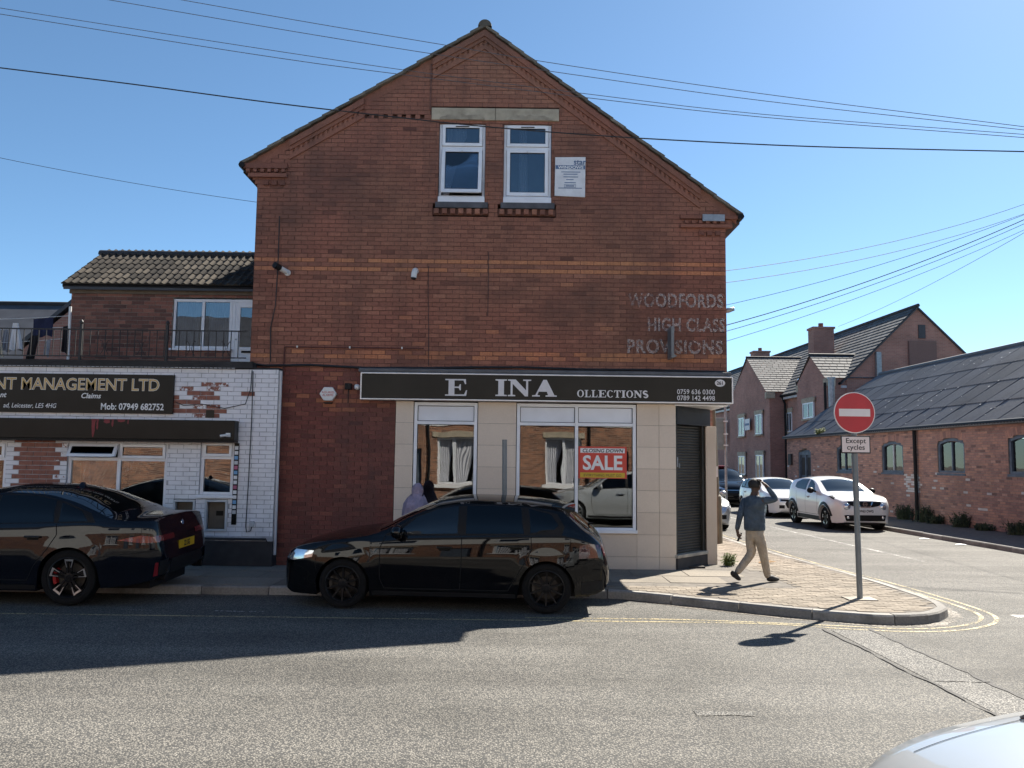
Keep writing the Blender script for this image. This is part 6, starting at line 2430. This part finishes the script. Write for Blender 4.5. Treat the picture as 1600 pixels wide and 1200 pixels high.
for ax in ('L', 'R'):
    jk.patch('side_window', ax, [(1.62, 1.10), (2.25, 1.11), (2.25, 1.45), (2.05, 1.41), (1.85, 1.32)], 'car_glass', .006, nv=8)
    jk.patch('side_window', ax, [(2.36, 1.12), (3.0, 1.15), (3.25, 1.20), (3.2, 1.36), (2.9, 1.45), (2.36, 1.46)], 'car_glass', .006, nv=8)
    for axl in cro['axles']:
        ring_ = [(axl + .44 * math.cos(R(a)), .335 + .44 * math.sin(R(a))) for a in range(8, 173, 6)]
        jk.stroke('arch_cladding', ax, ring_, .085, 'trim_black', .008)
    jk.patch('sill_cladding', ax, [(1.2, .235), (2.98, .235), (2.98, .36), (1.2, .36)], 'trim_black', .008, nv=3)
    jk.stroke('door_seam', ax, [(1.45, 1.05), (1.38, .8), (1.40, .40), (2.9, .40), (3.0, .7), (3.1, 1.08)], .009, 'seam_black', .003)
    jk.stroke('door_seam', ax, [(2.30, 1.1), (2.30, .40)], .009, 'seam_black', .003)
    jk.patch('indicator_lamp', ax, [(.30, .90), (.62, .985), (.62, 1.015), (.34, .95)], 'trim_black', .006)
jk.patch('windscreen', 'T', [(1.20, -.62), (1.9, -.54), (1.95, 0), (1.9, .54), (1.20, .62), (1.12, 0)], 'car_glass_clear', .006, nv=12)
jk.patch('grille', 'F', [(-.50, .76), (-.22, .70), (.22, .70), (.50, .76), (.50, .86), (-.50, .86)], 'trim_black', .006)
jk.patch('lower_grille', 'F', [(-.58, .30), (.58, .30), (.62, .47), (-.62, .47)], 'trim_black', .006)
for s in (-1, 1):
    jk.stroke('grille_bar', 'F', [(s * .24, .86), (s * .14, .70)], .028, 'chrome', .012)
    p, n = jk.hit('F', s * .53, .70)
    MB().lathe([(0, -.03), (.06, -.026), (.105, -.005), (.112, .03), (.112, .12)], (p.x, s * .53, .70), 'X', 24).build('headlight', 'lamp_clear', jk.root, smooth=True)
    p, n = jk.hit('F', s * .52, .40)
    MB().lathe([(0, -.02), (.04, -.015), (.05, .03)], (p.x, s * .52, .40), 'X', 16).build('fog_light', 'lamp_clear', jk.root)
jk.stroke('grille_bar', 'F', [(-.14, .70), (.14, .70)], .028, 'chrome', .012)
p, n = jk.hit('F', 0, .79)
MB().lathe([(.05, -.02), (.068, -.02), (.068, .02)], (p.x, 0, .79), 'X', 20).build('badge', 'chrome', jk.root)
MB().box(p.x - .022, p.x, -.075, .075, .777, .803).build('badge_bar', 'chrome', jk.root)
jk.plate('F', 0, .585, .52, .112, 'MW63 OWG', 'plate_white')
jk.wheels('five_silver')
jk.mirror(1.62, 1.10, 'trim_black')
jk.handle(2.1, .92, 'paint_white')

# --- white hatchback behind it
CX2 = lambda Y: 10.25 + SS * (Y - 32)
wt = Car('parked_white_hatchback', 'white hatchback with a dark grille strip parked behind the white crossover', 'car', hatch_spec(paint='paint_white', L=4.31), (CX2(32.2), 32.2, 0), R(90) + math.atan(-SS))
hatch_details(wt, 'multi_silver', seams=True, glass='car_glass_clear', mirror='paint_white', handles='paint_white')
wt.patch('grille_strip', 'F', [(-.56, .60), (.56, .60), (.56, .66), (-.56, .66)], 'trim_black', .008)
# --- silver hatchback nose on the near side of the side street
sv = Car('parked_silver_hatchback', 'silver hatchback half hidden behind the shutter corner on the side street', 'car', hatch_spec(paint='paint_silver'), (5.50, 26.0, 0), R(90) + math.atan(-SS))
hatch_details(sv, 'multi_silver', mirror='paint_silver', handles='paint_silver')

# --- black taxi van
van = hatch_spec(L=4.75, r=.335, rim=.225, arch=.385, axles=(.92, 3.95), paint='paint_black', tumble=.28, zm=.7,
                 top=[(0, .55), (.04, .75), (.12, .88), (.4, 1.01), (.75, 1.10), (.95, 1.16), (1.4, 1.45), (1.75, 1.64), (2.1, 1.74), (2.6, 1.77), (4.2, 1.76), (4.5, 1.72), (4.62, 1.55), (4.7, 1.1), (4.75, .7)],
                 belt=[(0, .5), (.12, .76), (.4, .90), (.8, 1.0), (1.2, 1.04), (2, 1.06), (4, 1.08), (4.5, 1.06), (4.75, .6)],
                 re=[(0, .52), (.12, .80), (.4, .94), (.8, 1.04), (1.05, 1.11), (1.45, 1.36), (1.8, 1.55), (2.2, 1.65), (2.6, 1.68), (4.2, 1.67), (4.5, 1.62), (4.65, 1.4), (4.75, .65)],
                 low=[(0, .34), (.05, .24), (.3, .2), (3.5, .2), (4.4, .25), (4.75, .4)],
                 w=[(0, .58), (.04, .70), (.15, .80), (.4, .88), (.8, .92), (1.2, .925), (4.2, .925), (4.5, .90), (4.68, .84), (4.75, .76)])
tx = Car('parked_taxi', 'black people-carrier taxi with a roof light parked farthest along the side street', 'taxi', van, (9.95, 39.6, 0), R(90) + math.atan(-SS))
tx.patch('windscreen', 'T', [(1.0, -.70), (1.75, -.62), (1.80, 0), (1.75, .62), (1.0, .70), (.93, 0)], 'car_glass_clear', .006, nv=12)
for ax in ('L', 'R'):
    tx.patch('side_window', ax, [(1.55, 1.10), (2.3, 1.10), (2.3, 1.60), (1.95, 1.54)], 'car_glass', .006)
    tx.patch('side_window', ax, [(2.4, 1.10), (4.3, 1.12), (4.3, 1.58), (2.4, 1.62)], 'car_glass', .006)
for s in (-1, 1):
    tx.patch('headlight', 'F', [(min(s * .40, s * .74), .72 if s > 0 else .80), (max(s * .40, s * .74), .80 if s > 0 else .72), (max(s * .40, s * .74), .92 if s > 0 else .80), (min(s * .40, s * .74), .80 if s > 0 else .92)], 'lamp_clear', .006)
tx.stroke('grille_bar', 'F', [(-.34, .74), (.34, .74)], .03, 'chrome', .006)
tx.patch('grille', 'F', [(-.4, .48), (.4, .48), (.4, .62), (-.4, .62)], 'trim_black', .006)
tx.wheels('multi_silver')
tx.mirror(1.55, 1.12, 'trim_black')
MB().box(1.95 - 2.375, 2.12 - 2.375, -.30, .30, 1.735, 1.84).build('roof_sign', 'taxi_light', tx.root, bevel=.04)

# ================================================================== STREET FURNITURE
ne = thing('no_entry_sign', (4.745, 11.45, PZ), 'round red no entry sign on a grey post at the kerb corner', 'road sign')
px_, py_ = 4.745, 11.46
MB().tube([(px_ + .03, py_, .05), (px_, py_, 2.90)], .038, 16).build('post', 'steel_grey', ne, smooth=True, angle=40)
base_ = MB().box(px_ - .17, px_ + .22, py_ - .14, py_ + .14, PZ - .02, PZ + .012)
base_.build('footing', 'step_stone', ne)
DY = py_ - .06
dz = 2.652
MB().tube([(px_ - .004, DY + .012, dz), (px_ - .004, DY, dz)], .284, 48).build('disc_rim', 'sign_white', ne)
dsk = MB().tube([(px_ - .004, DY + .004, dz), (px_ - .004, DY - .003, dz)], .272, 48).build('disc', 'sign_red', ne)
br = MB()
br.box(px_ - .004 - .215, px_ - .004 + .215, DY - .006, DY - .0032, dz - .052, dz + .052)
br.build('bar', 'sign_white', dsk)
pt = MB()
pl = MB()
pl.box(px_ - .205, px_ + .205, DY - .002, DY + .008, 2.09, 2.335)
plo = pl.build('plate', 'letter_dark', ne, bevel=.003)
MB().box(px_ - .188, px_ + .188, DY - .005, DY - .0025, 2.107, 2.318).build('plate_face', 'plate_pink', plo)
text_mesh('Except', .098, 'letter_dark', 'lettering', plo, (px_, DY - .0065, 2.232), fit=.275, extrude=.0006, bold=.001, align='CENTER')
text_mesh('cycles', .098, 'letter_dark', 'lettering', plo, (px_, DY - .0065, 2.142), fit=.245, extrude=.0006, bold=.001, align='CENTER')
for z in (2.20, 2.55, 2.76):
    MB().box(px_ - .06, px_ + .06, DY + .012, py_ + .042, z - .015, z + .015).build('clamp', 'galvanised', ne)

bp = tag(MB().tube([(-.075, 12.62, PZ - .03), (-.102, 12.62, 2.25)], .037, 14).build('grey_post', 'steel_grey'), 'bare grey steel post behind the black hatchback', 'post')
lc = thing('lamp_column', (4.745, 19.08, PZ), 'brown street lamp column with a thicker base past the shutter corner', 'lamp post')
MB().tube([(4.745, 19.08, .0), (4.735, 19.08, 1.10), (4.73, 19.08, 1.18), (4.728, 19.08, 1.22)], [.105, .10, .095, .06], 10).build('base', 'column_paint', lc)
MB().tube([(4.728, 19.08, 1.2), (4.66, 19.08, 3.2), (4.60, 19.08, 5.2), (4.63, 19.06, 5.40), (4.80, 19.0, 5.45), (4.95, 18.95, 5.46)], [.062, .052, .045, .04, .035, .03], 10).build('shaft', 'column_paint', lc, smooth=True, angle=40)
MB().tube([(4.90, 18.96, 5.455), (5.0, 18.93, 5.47), (5.13, 18.88, 5.50)], [.045, .06, .04], 10).build('lantern', 'galvanised', lc, smooth=True)
MB().box(4.70, 4.735, 19.00, 19.03, 1.62, 1.86).build('label_plate', 'board_white', lc)
rb = thing('grey_board', (6.5, 26, 0), 'grey green roadside board on a thin steel pole beyond the lamp column', 'board')
MB().tube([(6.735, 26, 0), (6.735, 26, 3.95)], .04, 8).build('pole', 'galvanised', rb)
MB().box(6.10, 6.70, 26.02, 26.08, 2.36, 3.36).build('panel', 'road_board', rb, bevel=.01)
MB().box(6.10, 6.70, 25.99, 26.018, 3.22, 3.28).build('rib', 'road_board', rb)
MB().box(6.10, 6.70, 25.99, 26.018, 2.46, 2.52).build('rib', 'road_board', rb)
for z in (2.5, 2.85, 3.25):
    MB().box(6.66, 6.80, 25.93, 25.96, z - .02, z + .02).build('clip', 'white_plastic', rb)

# weeds
def tuft(name, c, n, h, spread, mat, label, cat='weed', seed=1, broad=.012):
    rg5 = random.Random(seed)
    mb = MB()
    for k in range(n):
        a, r_ = rg5.uniform(0, 6.28), spread * math.sqrt(rg5.random())
        x, y = c[0] + r_ * math.cos(a), c[1] + r_ * math.sin(a) * .6
        hh_ = h * rg5.uniform(.4, 1)
        dx, dy = rg5.uniform(-.5, .5) * hh_, rg5.uniform(-.5, .5) * hh_
        w = broad * rg5.uniform(.6, 1.4)
        ux, uy = math.cos(a + 1.5) * w, math.sin(a + 1.5) * w
        p0, p1, p2 = (x, y, c[2]), (x + dx * .4, y + dy * .4, c[2] + hh_ * .6), (x + dx, y + dy, c[2] + hh_)
        mb.face([(p0[0] - ux, p0[1] - uy, p0[2]), (p0[0] + ux, p0[1] + uy, p0[2]), (p1[0] + ux, p1[1] + uy, p1[2]), (p1[0] - ux, p1[1] - uy, p1[2])])
        mb.face([(p1[0] - ux, p1[1] - uy, p1[2]), (p1[0] + ux, p1[1] + uy, p1[2]), p2])
        for q in range(2):
            lx, ly, lz = p1[0] + rg5.uniform(-.06, .06), p1[1] + rg5.uniform(-.06, .06), p1[2] + rg5.uniform(-.3, .3) * hh_
            s_ = broad * 2.2
            mb.face([(lx - s_, ly, lz), (lx, ly + s_ * .6, lz + s_ * .5), (lx + s_, ly, lz + s_ * .3), (lx, ly - s_ * .6, lz - s_ * .2)])
    o = mb.build(name, mat)
    return tag(o, label, cat)


tuft('weed', (3.92, 15.0, PZ), 60, .24, .11, 'weed_green', 'bright yellow green weed tuft at the foot of the shutter pilaster', seed=2)
wl_ = [(28.5, .6, .3, 'dark weed clump left of the warehouse downpipe'), (27.3, .62, .45, 'bushy dark weed just right of the warehouse downpipe'), (26.6, .35, .3, 'small dark weed under the third warehouse window edge'),
       (25.2, .5, .3, 'rounded dark weed below the gap between two warehouse windows'), (24.0, .25, .3, 'low weed growing on the warehouse pavement edge'), (22.6, .45, .3, 'leafy weed at the far right edge beside the warehouse wall')]
for k, (Y, h, sp_, lab) in enumerate(wl_):
    tuft('wall_weed', (WX(Y) - .22, Y, PZ - .01), 95, h, sp_, 'weed_dark', lab, seed=20 + k, broad=.016)
wtf = tuft('roof_weed', (WX(35.8) - .05, 35.8, 3.22), 60, .35, .18, 'weed_green', 'green weed sprouting from the warehouse gutter', seed=40, broad=.02)
lf = MB()
lf.face([(4.55, 15.35, PZ + .01), (4.70, 15.30, PZ + .012), (4.78, 15.42, PZ + .05), (4.62, 15.5, PZ + .02)])
lf.face([(4.70, 15.30, PZ + .012), (4.88, 15.33, PZ + .04), (4.78, 15.42, PZ + .05)])
tag(lf.build('litter', 'leaf_dry'), 'crumpled brown scrap lying on the side street pavement', 'litter')
for k, (x, y, lab) in enumerate(((10.95, 22.1, 'flattened white scrap in the shaded gutter beyond the crossover'), (11.1, 20.6, 'small pale scrap in the gutter nearer the right edge'))):
    m = MB()
    m.face([(x - .15, y - .05, .012), (x + .02, y - .09, .02), (x + .16, y, .015), (x + .03, y + .08, .03), (x - .1, y + .05, .02)])
    tag(m.build('litter', 'board_white'), lab, 'litter')

# ================================================================== OVERHEAD WIRES
def wire(name, pts, r_, label, mat='cable_black'):
    tag(MB().tube(pts, r_, 5).build(name, mat), label, 'cable')


def span_wire(pts, Y):
    """a wire hung at distance Y through measured (x, height) points, carried on past both ends"""
    p = [tuple(2 * u - v for u, v in zip(pts[0], pts[1]))] + pts + [tuple(2 * u - v for u, v in zip(pts[-1], pts[-2]))]
    fz = pchip(p)
    x0, x1 = p[0][0], p[-1][0]
    return [(x0 + (x1 - x0) * k / 40, Y, fz(x0 + (x1 - x0) * k / 40)) for k in range(41)]


for pts, Y, r_, lab in (
        ([(-6.63, 6.878), (-4.89, 6.678), (-3.16, 6.462), (-1.76, 6.311), (-0.37, 6.176), (1.59, 6.049), (4.04, 5.963), (6.49, 5.936)], 10.2, 0.0085, 'thickest black overhead cable crossing in front of the attic windows'),
        ([(-4.86, 7.35), (-2.34, 6.936), (-1.05, 6.738), (0.39, 6.535), (2.83, 6.213), (5.99, 5.886)], 9.4, 0.004, 'second highest of the thin overhead wires'),
        ([(-3.83, 7.131), (-2.24, 6.86), (-0.85, 6.638), (0.19, 6.468), (2.71, 6.113), (5.74, 5.755)], 9.0, 0.0038, 'highest of the thin overhead wires'),
        ([(-6.43, 7.459), (-2.43, 6.867), (-1.44, 6.728), (0.81, 6.452), (2.95, 6.219), (6.25, 5.997)], 9.8, 0.004, 'third highest of the thin overhead wires'),
        ([(-6.45, 7.407), (-2.44, 6.81), (-1.51, 6.698), (0.9, 6.416), (2.96, 6.204), (6.28, 5.977)], 9.85, 0.0043, 'lowest thin overhead wire just above the thickest cable'),
):
    wire('overhead_cable', span_wire(pts, Y), r_, lab, 'cable_black' if r_ > .006 else 'cable_grey')
wire('service_wire', sag((-11.7, 13.2, 7.5), (GX0, FY + .6, 6.62), .12), .0045, 'thin wire reaching the left edge of the gable from the left')
for a3, b3, r_, lab in (
        ((4.12, 15.5, 5.65), (15.68, 21.57, 9.77), 0.006, 'topmost wire fanning out from the right edge of the gable'),
        ((4.12, 15.5, 5.42), (15.66, 21.57, 9.52), 0.006, 'second wire fanning out from the right edge of the gable'),
        ((5.05, 19, 5.77), (15.34, 20.35, 9.35), 0.006, 'thicker wire of the fan right of the gable'),
        ((5.05, 19, 5.3), (15.32, 20.35, 9.34), 0.01, 'lower twin wire of the fan right of the gable'),
        ((5.05, 19, 5.15), (16.17, 21.7, 9.66), 0.007, 'fifth wire of the fan right of the gable'),
        ((5.28, 20, 5.07), (16.93, 22.7, 9.86), 0.006, 'low steep wire of the fan right of the gable'),
        ((16.75, 42, 9.02), (15.14, 17.7, 9.49), 0.008, 'wire rising steeply behind the apartment chimney'),
):
    if a3[1] < 30:                            # carry the wire back to the building's side wall
        t_ = (a3[0] - (GX1 - .05)) / (b3[0] - a3[0])
        a3 = tuple(p - (q - p) * t_ for p, q in zip(a3, b3))
    wire('fan_wire', sag(a3, b3, .35), r_, lab, 'cable_grey')

# ================================================================== PEOPLE
def skin_mesh(name, verts, edges, root, mat, parent, sub=2):
    """verts: (x,y,z, radius or (rx,ry))"""
    me = bpy.data.meshes.new(name)
    me.from_pydata([v[:3] for v in verts], edges, [])
    o = bpy.data.objects.new(name, me)
    COL.objects.link(o)
    md = o.modifiers.new('skin', 'SKIN')
    md.use_smooth_shade = True
    md.branch_smoothing = .4
    for k, v in enumerate(verts):
        r_ = v[3]
        o.data.skin_vertices[0].data[k].radius = r_ if hasattr(r_, '__len__') else (r_, r_)
        o.data.skin_vertices[0].data[k].use_root = (k == root)
    sb_ = o.modifiers.new('sub', 'SUBSURF')
    sb_.levels = sb_.render_levels = sub
    dg = bpy.context.evaluated_depsgraph_get()
    m2 = bpy.data.meshes.new_from_object(o.evaluated_get(dg))
    bpy.data.objects.remove(o)
    m2.materials.clear()
    m2.materials.append(M[mat])
    m2.polygons.foreach_set('use_smooth', [True] * len(m2.polygons))
    return add(name, m2, parent)


def chain(ids):
    return list(zip(ids, ids[1:]))


# walking man, seen from behind, right hand on his head
man = thing('person', (3.80, 12.95, PZ), 'person in a blue grey sweater and beige trousers walking with one hand on the head', 'person')
GZ = PZ
fw_ = Vector((.80, .60, 0))                   # walking direction
sd2 = Vector((.60, -.80, 0))                  # his right-hand side
C_ = Vector((3.79, 12.95, 0))


def P(f, s, z):
    q = C_ + fw_ * f + sd2 * s
    return (q.x, q.y, z)


hip, wst, chs, nk_ = P(0, 0, .93), P(.0, 0, 1.06), P(.0, 0, 1.28), P(.01, 0, 1.455)
hd = P(.035, 0, 1.585)
RS, RE, RWr, RH = P(.0, .17, 1.375), (4.085, 12.78, 1.385), (3.965, 12.86, 1.58), (3.885, 12.90, 1.665)
LS, LE, LW = P(-.0, -.17, 1.375), (3.575, 12.98, 1.125), (3.535, 13.03, .895)
body_v = [(*P(0, 0, 1.35), .075), (*nk_, .055), (*P(.02, 0, 1.50), .056), (*P(.03, 0, 1.555), (.080, .088)), (*P(.03, 0, 1.61), (.078, .092)), (*P(.025, 0, 1.665), (.045, .055)), (*P(.105, 0, 1.565), .018), (*P(.075, 0, 1.52), (.045, .04))]
body_e = chain([0, 1, 2, 3, 4, 5]) + [(3, 6), (2, 7)]
# arms run on inside the sleeves so that the hands belong to the body
k0 = len(body_v)
body_v += [(*RS, .045), (*RE, .04), (*RWr, .031), ((RWr[0] + RH[0]) / 2, (RWr[1] + RH[1]) / 2, (RWr[2] + RH[2]) / 2, (.036, .022)), (*RH, (.036, .018))]
body_e += [(0, k0)] + chain(range(k0, k0 + 5))
k1 = len(body_v)
body_v += [(*LS, .045), (*LE, .04), (*LW, .030), (LW[0] + .012, LW[1] + .005, LW[2] - .05, (.034, .022)), (LW[0] + .022, LW[1] + .008, LW[2] - .085, (.034, .018))]
body_e += [(0, k1)] + chain(range(k1, k1 + 5))
hb, hl = k0 + 4, k1 + 4
for i in range(4):                            # right fingers over the crown, left fingers round the phone
    o_ = (i - 1.5) * .02
    a0 = Vector(RH) + Vector((.0, o_, .006))
    b = len(body_v)
    ln = (.030, .036, .034, .026)[i]
    body_v += [(a0.x - ln * .7, a0.y + o_ * .3, a0.z + .020, .0085), (a0.x - ln * 1.7, a0.y + o_ * .5, a0.z + .018, .0078), (a0.x - ln * 2.5, a0.y + o_ * .6, a0.z + .004, .007)]
    body_e += [(hb, b), (b, b + 1), (b + 1, b + 2)]
    a0 = Vector((LW[0] + .022, LW[1] + .008, LW[2] - .085))
    b = len(body_v)
    body_v += [(a0.x + .012, a0.y + o_, a0.z - ln * .8, .0088), (a0.x + .034, a0.y + o_, a0.z - ln * 1.35, .008), (a0.x + .052, a0.y + o_, a0.z - ln * .9, .007)]
    body_e += [(hl, b), (b, b + 1), (b + 1, b + 2)]
b = len(body_v)
body_v += [(RH[0] + .0, RH[1] - .045, RH[2] - .01, .010), (RH[0] - .025, RH[1] - .06, RH[2] - .012, .009)]
body_e += [(hb - 1, b), (b, b + 1)]
b = len(body_v)
body_v += [(LW[0] + .045, LW[1] - .03, LW[2] - .06, .010), (LW[0] + .065, LW[1] - .035, LW[2] - .085, .009)]
body_e += [(hl - 1, b), (b, b + 1)]
skin_mesh('body', body_v, body_e, 0, 'skin', man)
for s in (-1, 1):                             # ears
    e_ = P(.02, s * .083, 1.575)
    MB().lathe([(0, -.012), (.02, -.01), (.027, 0), (.02, .01), (0, .012)], e_, 'X', 10).build('ear', 'skin', man, smooth=True)
hr_ = MB()
hc = Vector(P(.015, 0, 1.605))
rows = []
for i in range(13):
    ph = math.pi * (.02 + .62 * i / 12)
    row = []
    for k in range(25):
        t = 2 * math.pi * k / 24
        front = math.cos(t)
        lim = ph if front < .35 else ph * (1 - .45 * (front - .35))
        v = fw_ * (math.sin(lim) * math.cos(t) * .108) + sd2 * (math.sin(lim) * math.sin(t) * .095) + Vector((0, 0, math.cos(lim) * .098))
        v *= 1 + .025 * math.sin(7 * t + 5 * ph)
        row.append(hc + v)
    rows.append(row)
hr_.grid(rows)
hr_.build('hair', 'hair', man, smooth=True)
sw_v = [(*P(0, 0, .90), (.175, .135)), (*P(0, 0, 1.06), (.180, .136)), (*P(0, 0, 1.24), (.196, .142)), (*P(0, 0, 1.355), (.165, .118)), (*P(.005, 0, 1.44), (.078, .074)),
        (*RS, .070), ((RS[0] * .5 + RE[0] * .5), (RS[1] * .5 + RE[1] * .5), (RS[2] + RE[2]) / 2 - .002, .062), (*RE, .052), ((RE[0] * .5 + RWr[0] * .5), (RE[1] + RWr[1]) / 2, (RE[2] + RWr[2]) / 2, .045), (*RWr, .037),
        (*LS, .070), ((LS[0] + LE[0]) / 2, (LS[1] + LE[1]) / 2, (LS[2] + LE[2]) / 2, .062), (*LE, .053), ((LE[0] + LW[0]) / 2, (LE[1] + LW[1]) / 2, (LE[2] + LW[2]) / 2, .046), (*LW, .038)]
skin_mesh('sweater', sw_v, chain([0, 1, 2, 3, 4]) + [(3, 5)] + chain([5, 6, 7, 8, 9]) + [(3, 10)] + chain([10, 11, 12, 13, 14]), 1, 'sweater', man)
# legs: right leg forward, left leg trailing with the heel up
FK, FA = (3.915, 12.93, .535), (4.000, 12.99, .165)
BK, BA = (3.755, 12.99, .555), (3.475, 12.89, .245)
RHp, LHp = P(.01, .085, .87), P(-.01, -.085, .87)
tr_v = [(*P(0, 0, 1.03), (.155, .116)), (*P(0, 0, .885), (.165, .130)), (*RHp[:2], .80, (.088, .092)), ((RHp[0] + FK[0]) / 2, (RHp[1] + FK[1]) / 2, .67, .088), (*FK, .072), ((FK[0] + FA[0]) / 2, (FK[1] + FA[1]) / 2, .35, .064), (*FA, .052),
        (*LHp[:2], .80, (.088, .092)), ((LHp[0] + BK[0]) / 2, (LHp[1] + BK[1]) / 2, .68, .090), (*BK, .074), ((BK[0] + BA[0]) / 2, (BK[1] + BA[1]) / 2, .40, .064), (*BA, .052)]
skin_mesh('trousers', tr_v, [(0, 1), (1, 2)] + chain([2, 3, 4, 5, 6]) + [(1, 7)] + chain([7, 8, 9, 10, 11]), 0, 'chinos', man)


def shoe(heel, toe, ankle):
    h, t, a = Vector(heel), Vector(toe), Vector(ankle)
    d = (t - h)
    v = [(*(h + Vector((0, 0, .035))), (.050, .048)), (*(h.lerp(t, .35) + Vector((0, 0, .050))), (.055, .056)), (*(h.lerp(t, .72) + Vector((0, 0, .038))), (.060, .042)), (*(h.lerp(t, 1.05) + Vector((0, 0, .030))), (.046, .032)), (*a, .055)]
    skin_mesh('shoe', v, [(0, 1), (1, 2), (2, 3), (1, 4)], 1, 'shoe', man)


shoe((3.955, 12.95, GZ), (4.185, 13.08, GZ), (3.995, 12.98, .225))
shoe((3.385, 12.86, .225), (3.555, 12.98, GZ + .0), (3.495, 12.92, .265))
ph_ = thing('held_phone', (LW[0] + .04, LW[1], .76), 'dark phone held in the lowered hand of the walking person', 'phone')
MB().bbox((LW[0] + .042, LW[1] + .008, LW[2] - .105), (.012, .075, .145), Matrix.Rotation(R(25), 3, 'Y')).build('case', 'black_plastic', ph_, bevel=.004)

# woman in a lavender headscarf behind the hatchback
wo = thing('person', (-1.50, 13.50, PZ), 'person in a lavender headscarf and robe walking past the left shop window', 'person')
bx, by = -1.53, 13.50
wv = [(bx, by, .86, (.15, .13)), (bx, by, 1.08, (.14, .12)), (bx, by, 1.24, (.14, .105)), (bx + .01, by, 1.33, .055), (bx + .035, by, 1.415, (.070, .085)), (bx + .045, by, 1.465, (.068, .084)), (bx + .04, by, 1.505, (.04, .05)),
      (bx + .11, by, 1.425, .016), (bx, by - .15, 1.22, .05), (bx - .02, by - .19, 1.0, .042), (bx + .08, by - .19, .84, .034), (bx + .13, by - .18, .80, .03), (bx, by + .15, 1.22, .05), (bx + .02, by + .19, 1.0, .042), (bx + .12, by + .18, .85, .034),
      (bx + .08, by - .07, .5, .07), (bx + .12, by - .07, .2, .05), (bx - .06, by + .07, .5, .07), (bx - .12, by + .07, .2, .05)]
skin_mesh('body', wv, chain([0, 1, 2, 3, 4, 5, 6]) + [(4, 7), (2, 8), (8, 9), (9, 10), (10, 11), (2, 12), (12, 13), (13, 14), (0, 15), (15, 16), (0, 17), (17, 18)], 0, 'skin_light', wo)
rb_ = MB()
rows = []
for z, rx, ry, ox in ((PZ + .02, .30, .27, 0), (.5, .25, .23, 0), (.85, .215, .215, -.01), (1.05, .20, .225, -.015), (1.20, .185, .215, -.015), (1.28, .15, .17, -.01), (1.34, .115, .125, .0)):
    rows.append([(bx + ox + rx * math.cos(t) * (1 + .05 * math.sin(6 * t + z * 3)), by + ry * math.sin(t) * (1 + .05 * math.sin(5 * t)), z) for t in [2 * math.pi * k / 32 for k in range(33)]])
rb_.grid(rows)
rb_.build('robe', 'lavender', wo, smooth=True)
hj = MB()
rows = []
for i in range(15):
    ph = math.pi * (.03 + .93 * i / 14)
    row = []
    for k in range(29):
        t = R(38) + (2 * math.pi - R(76)) * k / 28
        rx, ry, rz = .108, .102, .125
        z = 1.43 + rz * math.cos(ph)
        fl_ = 1 + max(0, (ph - 1.9)) * .55
        row.append((bx + .03 + rx * math.sin(ph) * math.cos(t) * fl_ - max(0, ph - 1.9) * .05, by + ry * math.sin(ph) * math.sin(t) * fl_ * 1.1, z - max(0, ph - 2.0) * .10))
    rows.append(row)
hj.grid(rows)
hj.build('headscarf', 'lavender', wo, smooth=True)
sc_ = MB()
rows = []
for z, rx, ry, ox in ((1.36, .10, .11, .015), (1.30, .15, .165, 0), (1.22, .19, .222, -.01), (1.12, .20, .235, -.015), (1.05, .205, .232, -.015)):
    rows.append([(bx + ox + rx * 1.04 * math.cos(t), by + ry * 1.04 * math.sin(t), z + .02 * math.sin(3 * t)) for t in [2 * math.pi * k / 32 for k in range(33)]])
sc_.grid(rows)
sc_.build('scarf_drape', 'lavender', wo, smooth=True)
